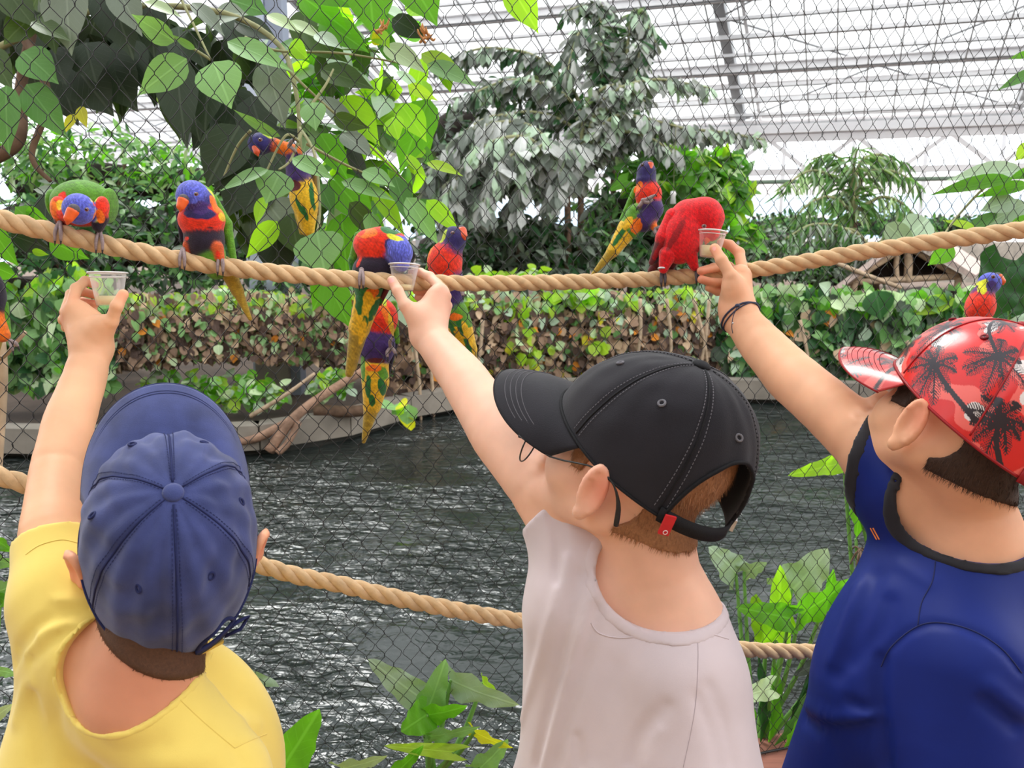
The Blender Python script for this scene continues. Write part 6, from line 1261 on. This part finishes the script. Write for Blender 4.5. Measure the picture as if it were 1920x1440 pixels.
# ---------- grey fishtail palms, centre ----------
def palm_tree(name, label, fronds, trunk, mks, lpx, wr, nparts, dens=1., mat_tr='bark', dm=1.):
    fronds = [([(q[0], q[1], q[2]*dm) for q in f_], l_) for f_, l_ in fronds]; trunk = [(q[0], q[1], q[2]*dm) for q in trunk]
    root = empty(name, (P(*trunk[0])[0], P(*trunk[0])[1], WZ+.24), label, 'palm', 'palms behind the hedge'); it = []
    for pts_, ll in fronds:
        c = spline([P(*q) for q in pts_], 40); b = MB(); b.tube(c, np.linspace(.035, .010, 40), 6); b.build('frond_stalk', M['twig'], root, smooth=True)
        L_ = np.sum(np.linalg.norm(np.diff(c, axis=0), axis=1)); n = int(L_/(.055)*dens); T = np.gradient(c, axis=0)
        for _ in range(n*2):
            t = rng.uniform(.08, 1); i = min(39, int(t*39)); tg = nrm(T[i]); sgn = rng.choice([-1, 1]); side = nrm(np.cross(tg, [0, 0, 1.]))
            ax = side*sgn*.55+tg*.5+np.array([0, 0, -.75])+rng.normal(0, .25, 3); l2 = ll*rng.uniform(.6, 1.2)*pts_[0][2]/F0*(1-.35*t)
            it.append(('fish' if wr > .2 else 'blade', mks[rng.integers(len(mks))], c[i]+rng.normal(0, .03, 3), ax, -FWD+np.array([0, 0, .8])+rng.normal(0, .4, 3), l2, l2*wr))
    foliage(root, it, nparts)
    b = MB(); c = spline([P(*q) for q in trunk], 20); c[0][2] = WZ+.2; b.tube(c, np.linspace(.055, .04, 20), 10); b.build('trunk', M[mat_tr], root, smooth=True)
    return root
sl = ['silver leaf', 'silver leaf', 'silver dark leaf', 'silver dark leaf', 'glaucous leaf']
mid = (1060, 300, 7.4)
palm_tree('fishtail_palm', 'big silvery grey fishtail palm drooping behind the net left of centre', [([(1065, 330, 7.5), (1000, 240, 7.3), (900, 240, 7.1), (800, 330, 7.0)], 62), ([(1060, 330, 7.5), (990, 260, 7.0), (900, 280, 6.8), (830, 380, 6.7)], 62), ([(1060, 340, 7.5), (1000, 280, 7.0), (940, 310, 6.7), (900, 400, 6.6)], 60), ([(1060, 340, 7.5), (1040, 270, 7.2), (1000, 290, 6.9), (960, 390, 6.8)], 60), ([(1065, 340, 7.5), (1080, 280, 7.3), (1060, 300, 7.0), (1030, 390, 6.9)], 56),
     ([(1060, 330, 7.5), (960, 220, 7.3), (860, 260, 7.2), (790, 400, 7.1)], 60), ([(1060, 350, 7.4), (960, 330, 7.0), (880, 370, 6.9), (840, 430, 6.8)], 50)], [(1060, 700, 7.6), (1065, 500, 7.5), (1063, 330, 7.5)], sl, 60, .42, 290, dens=3.0, dm=1.36)
palm_tree('fishtail_palm', 'tall grey-green palm crown against the roof above the fishtail palm', [([(1150, 320, 8.6), (1130, 160, 8.5), (1120, 20, 8.5), (1060, 20, 8.3)], 52), ([(1150, 320, 8.6), (1170, 150, 8.5), (1190, 20, 8.5), (1230, 80, 8.3)], 52), ([(1150, 320, 8.6), (1140, 140, 8.5), (1090, 60, 8.2), (1060, 150, 8.0)], 52), ([(1155, 320, 8.6), (1180, 170, 8.5), (1200, 80, 8.3), (1190, 160, 8.2)], 48), ([(1150, 320, 8.6), (1150, 150, 8.7), (1150, 50, 8.8), (1120, 0, 8.6)], 48),
     ([(1150, 300, 8.6), (1060, 180, 8.4), (960, 150, 8.2), (860, 190, 8.0)], 50), ([(1150, 300, 8.6), (1040, 130, 8.6), (920, 90, 8.5), (820, 120, 8.4)], 50), ([(1150, 300, 8.6), (1060, 230, 8.4), (980, 210, 8.2), (900, 240, 8.0)], 46)], [(1150, 700, 8.7), (1150, 500, 8.6), (1150, 310, 8.6)], ['silver dark leaf', 'silver dark leaf', 'glaucous leaf', 'deep green leaf', 'silver leaf'], 52, .34, 290, dens=1.9, dm=1.28)
palm_tree('fishtail_palm', 'grey palm with long level fronds reaching right under the roof above the two right-hand birds', [([(1090, 300, 7.9), (1130, 190, 7.8), (1220, 150, 7.6), (1330, 165, 7.4)], 46), ([(1090, 300, 7.9), (1150, 220, 7.7), (1240, 230, 7.5), (1310, 250, 7.3)], 50), ([(1090, 310, 7.9), (1200, 250, 7.7), (1320, 245, 7.4), (1430, 262, 7.2)], 40), ([(1090, 310, 7.9), (1150, 250, 7.7), (1220, 260, 7.5), (1280, 300, 7.3)], 46), ([(1090, 300, 7.9), (1100, 200, 7.9), (1150, 160, 7.8), (1210, 190, 7.6)], 46)], [(1088, 700, 8.0), (1088, 500, 8.0), (1090, 300, 7.9)], ['silver leaf', 'silver dark leaf', 'silver leaf', 'glaucous leaf'], 48, .38, 290, dens=2.2, dm=1.3)
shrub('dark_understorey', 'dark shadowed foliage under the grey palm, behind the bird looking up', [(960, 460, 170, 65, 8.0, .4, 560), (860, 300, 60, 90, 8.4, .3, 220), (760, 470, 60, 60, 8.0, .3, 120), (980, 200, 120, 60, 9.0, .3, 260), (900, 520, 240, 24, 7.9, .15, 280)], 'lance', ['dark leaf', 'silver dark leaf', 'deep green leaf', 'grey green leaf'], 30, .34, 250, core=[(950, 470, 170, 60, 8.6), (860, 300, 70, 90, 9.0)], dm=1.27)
shrub('mixed_shrub', 'mid green shrub behind the bird with the raised foot', [(1180, 420, 110, 90, 8.4, .4, 560), (1120, 480, 90, 60, 8.2, .3, 260), (1300, 480, 60, 60, 8.6, .3, 160), (1250, 525, 140, 20, 7.9, .15, 160)], 'lance', ['mid green leaf', 'deep green leaf', 'grey green leaf', 'glaucous leaf', 'light green leaf'], 26, .36, 250, core=[(1180, 440, 100, 80, 9.0), (1320, 480, 60, 60, 9.2)], dm=1.27)
shrub('climbing_vine', 'bright round-leaved climbing vine right of the raised-foot bird, below the grey fronds', [(1250, 330, 90, 60, 8.2, .3, 230), (1340, 340, 52, 60, 8.0, .25, 200), (1362, 420, 30, 80, 8.0, .2, 90), (1392, 352, 20, 34, 8.0, .2, 26), (1378, 300, 14, 16, 8.0, .1, 10), (1410, 440, 10, 30, 8.0, .1, 12), (1300, 400, 50, 50, 8.3, .2, 110)], 'ivy', ['lit green leaf', 'light green leaf', 'mid green leaf', 'pale leaf', 'lit green leaf', 'yellow green leaf'], 30, .85, 280, core=[(1290, 350, 70, 50, 8.8)], dm=1.24)
# hanging white feeder
hf = empty('hanging_feeder', P(1262, 372, 9.6), 'small white bottle-shaped feeder hanging on a thread beside the red bird', 'feeder'); c = P(1262, 372, 9.6); u = np.array([0, 0, 1.]); b = MB(); V, Fc = tube_geo([c+u*z for z in (.09, .085, .04, .026, -.065, -.07)], [.013, .033, .038, .028, .038, .001], 16); b.add(V, Fc); b.build('bottle', M['white_steel'], hf, smooth=True); b = MB(); b.tube([c+u*.07, c+u*.90], .003, 5); b.build('thread', M['twig'], hf)

# ---------- right side ----------
shrub('grey_green_bush', 'fine-leaved grey-green bush right of the red bird, above the rope', [(1440, 470, 66, 62, 10., .5, 560), (1530, 490, 70, 50, 10.3, .5, 420), (1620, 500, 60, 36, 10.6, .3, 220)], 'small', ['grey green leaf', 'silver dark leaf', 'deep green leaf', 'glaucous leaf', 'mid green leaf'], 13, .5, 220, core=[(1440, 480, 60, 52, 10.7), (1550, 495, 90, 42, 11.)], dm=1.08)  # lighter greyed leaf colours stand in for distance haze
shrub('clipped_hedge', 'long dark clipped hedge in front of the far windows', [(1480, 420, 90, 22, 14., .4, 420), (1660, 420, 110, 22, 14., .4, 500), (1820, 425, 80, 22, 14., .4, 300)], 'small', ['dark leaf', 'deep green leaf', 'mid green leaf'], 12, .5, 150, core=[(1500, 426, 110, 17, 14.5), (1700, 426, 130, 17, 14.5), (1860, 430, 80, 17, 14.5)], trunk=False)
hazy_leaves = ['light green leaf', 'pale leaf', 'glaucous leaf', 'light green leaf', 'mid green leaf']  # haze over the far palm put into paler leaf colours
palm_tree('feather_palm', 'slender feather palm with brown trunk in front of the far windows', [([(1600, 400, 12), (1570, 340, 12), (1520, 320, 11.8), (1470, 350, 11.6)], 60), ([(1600, 400, 12), (1590, 320, 12), (1560, 290, 12), (1520, 300, 12)], 60), ([(1602, 400, 12), (1620, 330, 12), (1670, 320, 11.8), (1730, 350, 11.6)], 60), ([(1602, 400, 12), (1610, 310, 12), (1650, 290, 12), (1700, 310, 12)], 60), ([(1600, 400, 12), (1600, 330, 11.8), (1605, 290, 11.6), (1612, 275, 11.5)], 50), ([(1600, 400, 12), (1560, 370, 11.8), (1520, 380, 11.6), (1490, 410, 11.5)], 50), ([(1602, 400, 12), (1650, 370, 11.8), (1690, 380, 11.6), (1720, 410, 11.5)], 50)], [(1608, 560, 12), (1606, 480, 12), (1600, 398, 12)], hazy_leaves, 60, .09, 260, dens=1.6)
palm_tree('arching_palm', 'low arching grey palm fronds behind the rope left of the hut', [([(1640, 520, 9), (1600, 440, 9), (1530, 420, 8.8), (1470, 450, 8.6)], 60), ([(1640, 520, 9), (1660, 440, 9), (1720, 420, 8.8), (1760, 440, 8.6)], 60), ([(1640, 520, 9), (1620, 450, 9), (1580, 430, 9), (1540, 470, 9)], 56)], [(1650, 640, 9.2), (1648, 580, 9.1), (1640, 520, 9)], ['silver leaf', 'glaucous leaf', 'mid green leaf'], 60, .08, 240, dens=2.2, dm=1.22)
# thatched hut
hut = empty('thatched_hut', at(1720, 560, 10.7), 'small open-gabled thatched hut with peeled pole frame behind the hedge', 'hut')
Hh = lambda x, y, Y=9.2: at(x, y, Y*1.16)
def pole(a, c, r=.035, nm='pole'): b = MB(); b.tube(spline([a, (np.asarray(a)+c)/2+rng.normal(0, .01, 3), c], 8), r, 8); return b.build(nm, M['bark_lt' if nm != 'rafter_pole' else 'bark_lt'], hut, smooth=True)
pole(Hh(1590, 530), Hh(1800, 518), .045); pole(Hh(1598, 528), Hh(1700, 462), .04, 'rafter_pole'); pole(Hh(1700, 462), Hh(1800, 520), .04, 'rafter_pole'); pole(Hh(1683, 530), Hh(1684, 468), .035); pole(Hh(1701, 530), Hh(1702, 462), .055)
pole(np.r_[Hh(1602, 530)[:2], WZ+.2], Hh(1602, 530), .05, 'post'); pole(np.r_[Hh(1798, 520)[:2], WZ+.2], Hh(1798, 520), .05, 'post'); pole(Hh(1560, 490, 9.0), Hh(1690, 540, 9.0), .03)
b = MB(); b.add([Hh(1595, 530, 9.5), Hh(1700, 460, 9.5), Hh(1800, 520, 9.5)], [(0, 1, 2)]); b.build('gable_shade_sheet', M['dark_core'], hut)  # dark sheet in the open gable stands in for the shade inside
M['thatch'] = mat('grey pink thatch', S(206, 186, 178), .95, .18, 12, .9, 60, stretch=(6, 1, 1))
ap, rl, rr_ = Hh(1702, 448, 9.0), Hh(1575, 542, 9.0), Hh(1822, 524, 9.0); bk = np.array([1.3, 1.9, .05])
for nm, (a, c) in (('thatch_left', (rl, ap)), ('thatch_right', (ap, rr_))):
    b = MB(); n = nrm(np.cross(c-a, bk)); n = n if n[2] > 0 else -n; q = [a, c, c+bk, a+bk]; b.add(q+[v+n*.07 for v in q], [(3, 2, 1, 0), (4, 5, 6, 7), (0, 1, 5, 4), (1, 2, 6, 5), (2, 3, 7, 6), (3, 0, 4, 7)]); b.build(nm, M['thatch'], hut)
# big leaves hanging in from the right
rb = empty('right_branch', P(1960, 420, 2.6), 'large-leaved branch entering from the right edge above the rope', 'branch')
twig(rb, [(2010, 300, 2.6), (1880, 330, 2.5), (1800, 400, 2.5), (1745, 480, 2.4)], .006, .003, 'twig')
for h_ in [((1920, 320), (1780, 330), 44, 2.5, 'glaucous leaf', .4), ((1900, 335), (1745, 358), 30, 2.45, 'lit green leaf', .5), ((1905, 375), (1840, 392), 40, 2.5, 'glaucous leaf', .4), ((1945, 318), (1890, 335), 20, 2.4, 'lit green leaf', .3), ((1930, 345), (1830, 366), 26, 2.5, 'lit green leaf', .4), ((1925, 380), (1850, 420), 40, 2.55, 'glaucous leaf', .3), ((1870, 400), (1800, 440), 22, 2.5, 'mid green leaf', .5), ((1788, 462), (1742, 496), 36, 2.3, 'lit green leaf', .2), ((1935, 270), (1905, 300), 30, 2.5, 'yellow green leaf', .2), ((1940, 100), (1893, 108), 16, 2.4, 'lit green leaf', .3), ((1950, 130), (1872, 165), 22, 2.4, 'mid green leaf', .4), ((1935, 405), (1880, 440), 24, 2.5, 'lit green leaf', .3), ((1830, 430), (1770, 410), 18, 2.5, 'yellow green leaf', .4), ((1740, 410), (1690, 455), 60, 4.5, 'glaucous leaf', .3), ((1660, 420), (1720, 470), 40, 4.5, 'glaucous leaf', .4)]: HL(rb, *h_[:2], *h_[2:5], tilt=h_[5])
hp = empty('heart_leaf_plant', P(1880, 640, 2.4), 'two dark heart-shaped leaves behind the bird over the red cap', 'plant')
HL(hp, (1890, 500), (1850, 610), 130, 2.3, 'deep green leaf', 'heart', facing=-FWD+UPV*.1); HL(hp, (1905, 488), (1945, 610), 150, 2.35, 'deep green leaf', 'heart'); HL(hp, (1960, 590), (1880, 610), 40, 2.2, 'glaucous leaf', 'heart', tilt=.4); twig(hp, [(1895, 700, 2.4), (1893, 600, 2.4), (1890, 500, 2.36)], .006, .004, 'stem_green', 'stem'); twig(hp, [(1900, 700, 2.4), (1912, 590, 2.42), (1905, 488, 2.4)], .006, .004, 'stem_green', 'stem')
yl = empty('yellowing_leaf_plant', at(1700, 640, 8.8), 'broad pale and yellowing leaves on top of the hedge left of the red cap', 'plant')
for h_ in [((1640, 575), (1560, 560), 30, 7.4, 'pale leaf', .3), ((1700, 560), (1590, 560), 30, 7.4, 'pale leaf', .4), ((1790, 560), (1690, 590), 34, 7.3, 'yellow green leaf', .3), ((1650, 560), (1670, 600), 34, 7.3, 'light green leaf', .2), ((1640, 545), (1655, 600), 60, 7.2, 'deep green leaf', .1), ((1700, 545), (1730, 575), 30, 7.4, 'glaucous leaf', .2), ((1760, 545), (1720, 560), 24, 7.4, 'light green leaf', .2)]: HL(yl, h_[0], h_[1], h_[2], h_[3]*1.19, h_[4], tilt=h_[5])
twig(yl, [(1700, 740, 8.9), (1690, 640, 8.9), (1680, 560, 8.9)], .02, .012, 'bark_lt', 'stem')

# ---------- plants at the foot of the net ----------
def taro(name, label, base, leaves, blades=(), cat='plant'):
    root = empty(name, P(*base), label, cat, 'broad-leaved plants at the foot of the net')
    for lf in leaves:
        b_, t_, wpx, D, mk = lf[:5]; tilt = lf[5] if len(lf) > 5 else .2; kind = lf[6] if len(lf) > 6 else 'heart'
        HL(root, b_, t_, wpx*(1.35 if kind == 'heart' else 1), D, mk, kind, tilt=tilt, dd=.04)
        x0, y0 = base[0]+rng.uniform(-12, 12), base[1]; twig(root, [(x0, y0, base[2]), ((x0*.4+b_[0]*.6), (y0+b_[1])/2, (base[2]+D)/2+.01), (b_[0], b_[1], D)], .007, .0035, 'stem_green', 'stem', 14)
    for b_, t_, wpx, D, mk in blades: HL(root, b_, t_, wpx, D, mk, 'long', tilt=.3, dd=.02)
    return root
taro('broad_leaved_plant', 'clump of long-stalked broad leaves between the pale shirt and the blue shirt', (1425, 1392, 1.82),
  [((1380, 1075), (1340, 1030), 54, 1.9, 'glaucous leaf', .3), ((1395, 1072), (1436, 1062), 34, 1.9, 'glaucous leaf', .3), ((1480, 1160), (1392, 1140), 46, 1.74, 'lit green leaf', .3), ((1485, 1105), (1560, 1042), 90, 1.84, 'glaucous leaf', .2), ((1500, 1150), (1602, 1100), 60, 1.76, 'lit green leaf', .4), ((1455, 1200), (1473, 1070), 56, 1.80, 'lime leaf', .1), ((1440, 1140), (1430, 1215), 60, 1.82, 'lime leaf', .1), ((1545, 1135), (1570, 1075), 30, 1.78, 'lit green leaf', .3), ((1445, 1290), (1385, 1310), 34, 1.76, 'pale leaf', .4), ((1540, 1240), (1495, 1265), 24, 1.8, 'dark leaf', .4)],
  [((1408, 1395), (1395, 1240), 22, 1.8, 'lit green leaf'), ((1425, 1398), (1440, 1230), 20, 1.8, 'deep green leaf'), ((1440, 1398), (1470, 1240), 26, 1.8, 'lit green leaf'), ((1450, 1400), (1535, 1300), 24, 1.78, 'mid green leaf'), ((1455, 1402), (1560, 1210), 16, 1.8, 'deep green leaf'), ((1420, 1402), (1392, 1370), 18, 1.76, 'lit green leaf'), ((1470, 1402), (1510, 1350), 22, 1.76, 'lit green leaf'), ((1400, 1396), (1375, 1270), 18, 1.8, 'mid green leaf')])
taro('broad_leaved_plant', 'pale-leaved plant rising at the bottom centre left of the pale shirt', (810, 1460, 1.50),
  [((790, 1310), (694, 1244), 52, 1.50, 'glaucous leaf', .2), ((800, 1335), (835, 1250), 52, 1.48, 'light green leaf', .2), ((845, 1275), (965, 1335), 54, 1.5, 'glaucous leaf', .3), ((800, 1340), (760, 1370), 60, 1.44, 'lit green leaf', .2), ((800, 1340), (870, 1335), 40, 1.45, 'lit green leaf', .3), ((905, 1280), (925, 1300), 30, 1.52, 'yellow green leaf', .2), ((805, 1380), (895, 1376), 30, 1.44, 'light green leaf', .4), ((890, 1372), (955, 1410), 24, 1.44, 'yellow leaf', .4), ((850, 1410), (725, 1400), 24, 1.42, 'yellow green leaf', .4), ((740, 1450), (790, 1410), 30, 1.42, 'lit green leaf', .2), ((900, 1440), (950, 1400), 44, 1.44, 'light green leaf', .2), ((640, 1440), (720, 1430), 30, 1.4, 'pale leaf', .3)])
taro('broad_leaved_plant', 'wavy bright green leaf beside the shoulder of the yellow shirt', (545, 1500, 1.36), [((520, 1455), (590, 1350), 84, 1.34, 'lit green leaf', .1), ((470, 1330), (430, 1250), 60, 1.40, 'glaucous leaf', .2), ((480, 1310), (505, 1380), 44, 1.38, 'lit green leaf', .2), ((500, 1380), (515, 1420), 30, 1.4, 'glaucous leaf', .2), ((490, 1290), (400, 1240), 40, 1.42, 'glaucous leaf', .3)])
taro('broad_leaved_plant', 'green leaves at the left edge behind the yellow sleeve', (-60, 1560, 1.28), [((-10, 1010), (42, 1052), 22, 1.24, 'lit green leaf', .3), ((-14, 1050), (34, 1062), 26, 1.26, 'light green leaf', .2), ((-6, 1110), (40, 1095), 34, 1.24, 'light green leaf', .2), ((0, 1120), (18, 1140), 24, 1.24, 'lit green leaf', .2), ((-20, 1350), (14, 1330), 26, 1.24, 'pale leaf', .2), ((-20, 1250), (18, 1270), 30, 1.26, 'light green leaf', .2)])
taro('broad_leaved_plant', 'tall lime leaf stalk rising beside the blue sleeve', (1640, 1392, 1.86), [((1582, 868), (1487, 888), 32, 1.82, 'lime leaf', .3), ((1605, 1010), (1625, 880), 44, 1.84, 'lit green leaf', .3, 'long')])
b = MB(); b.tube(spline([P(1640, 1180, 1.84), P(1630, 1020, 1.83), P(1582, 868, 1.82)], 16), np.linspace(.013, .006, 16), 8); o_ = [o for o in bpy.data.objects if o.get('label', '').startswith('tall lime leaf')][0]; b.build('thick_stem', M['stem_green'], o_, smooth=True)
b = MB()
for k in range(9): c = P(1612, 1030, 1.82); d_ = nrm(rng.normal(0, 1, 3)+[0, 0, -.8]); b.tube(spline([c, c+d_*.02, c+d_*.035+[0, 0, -.012]], 6), .0022, 5)
b.build('dry_husk', M['bark'], o_, smooth=True)
# merge-free finish: drop nothing, keep every object where it stands
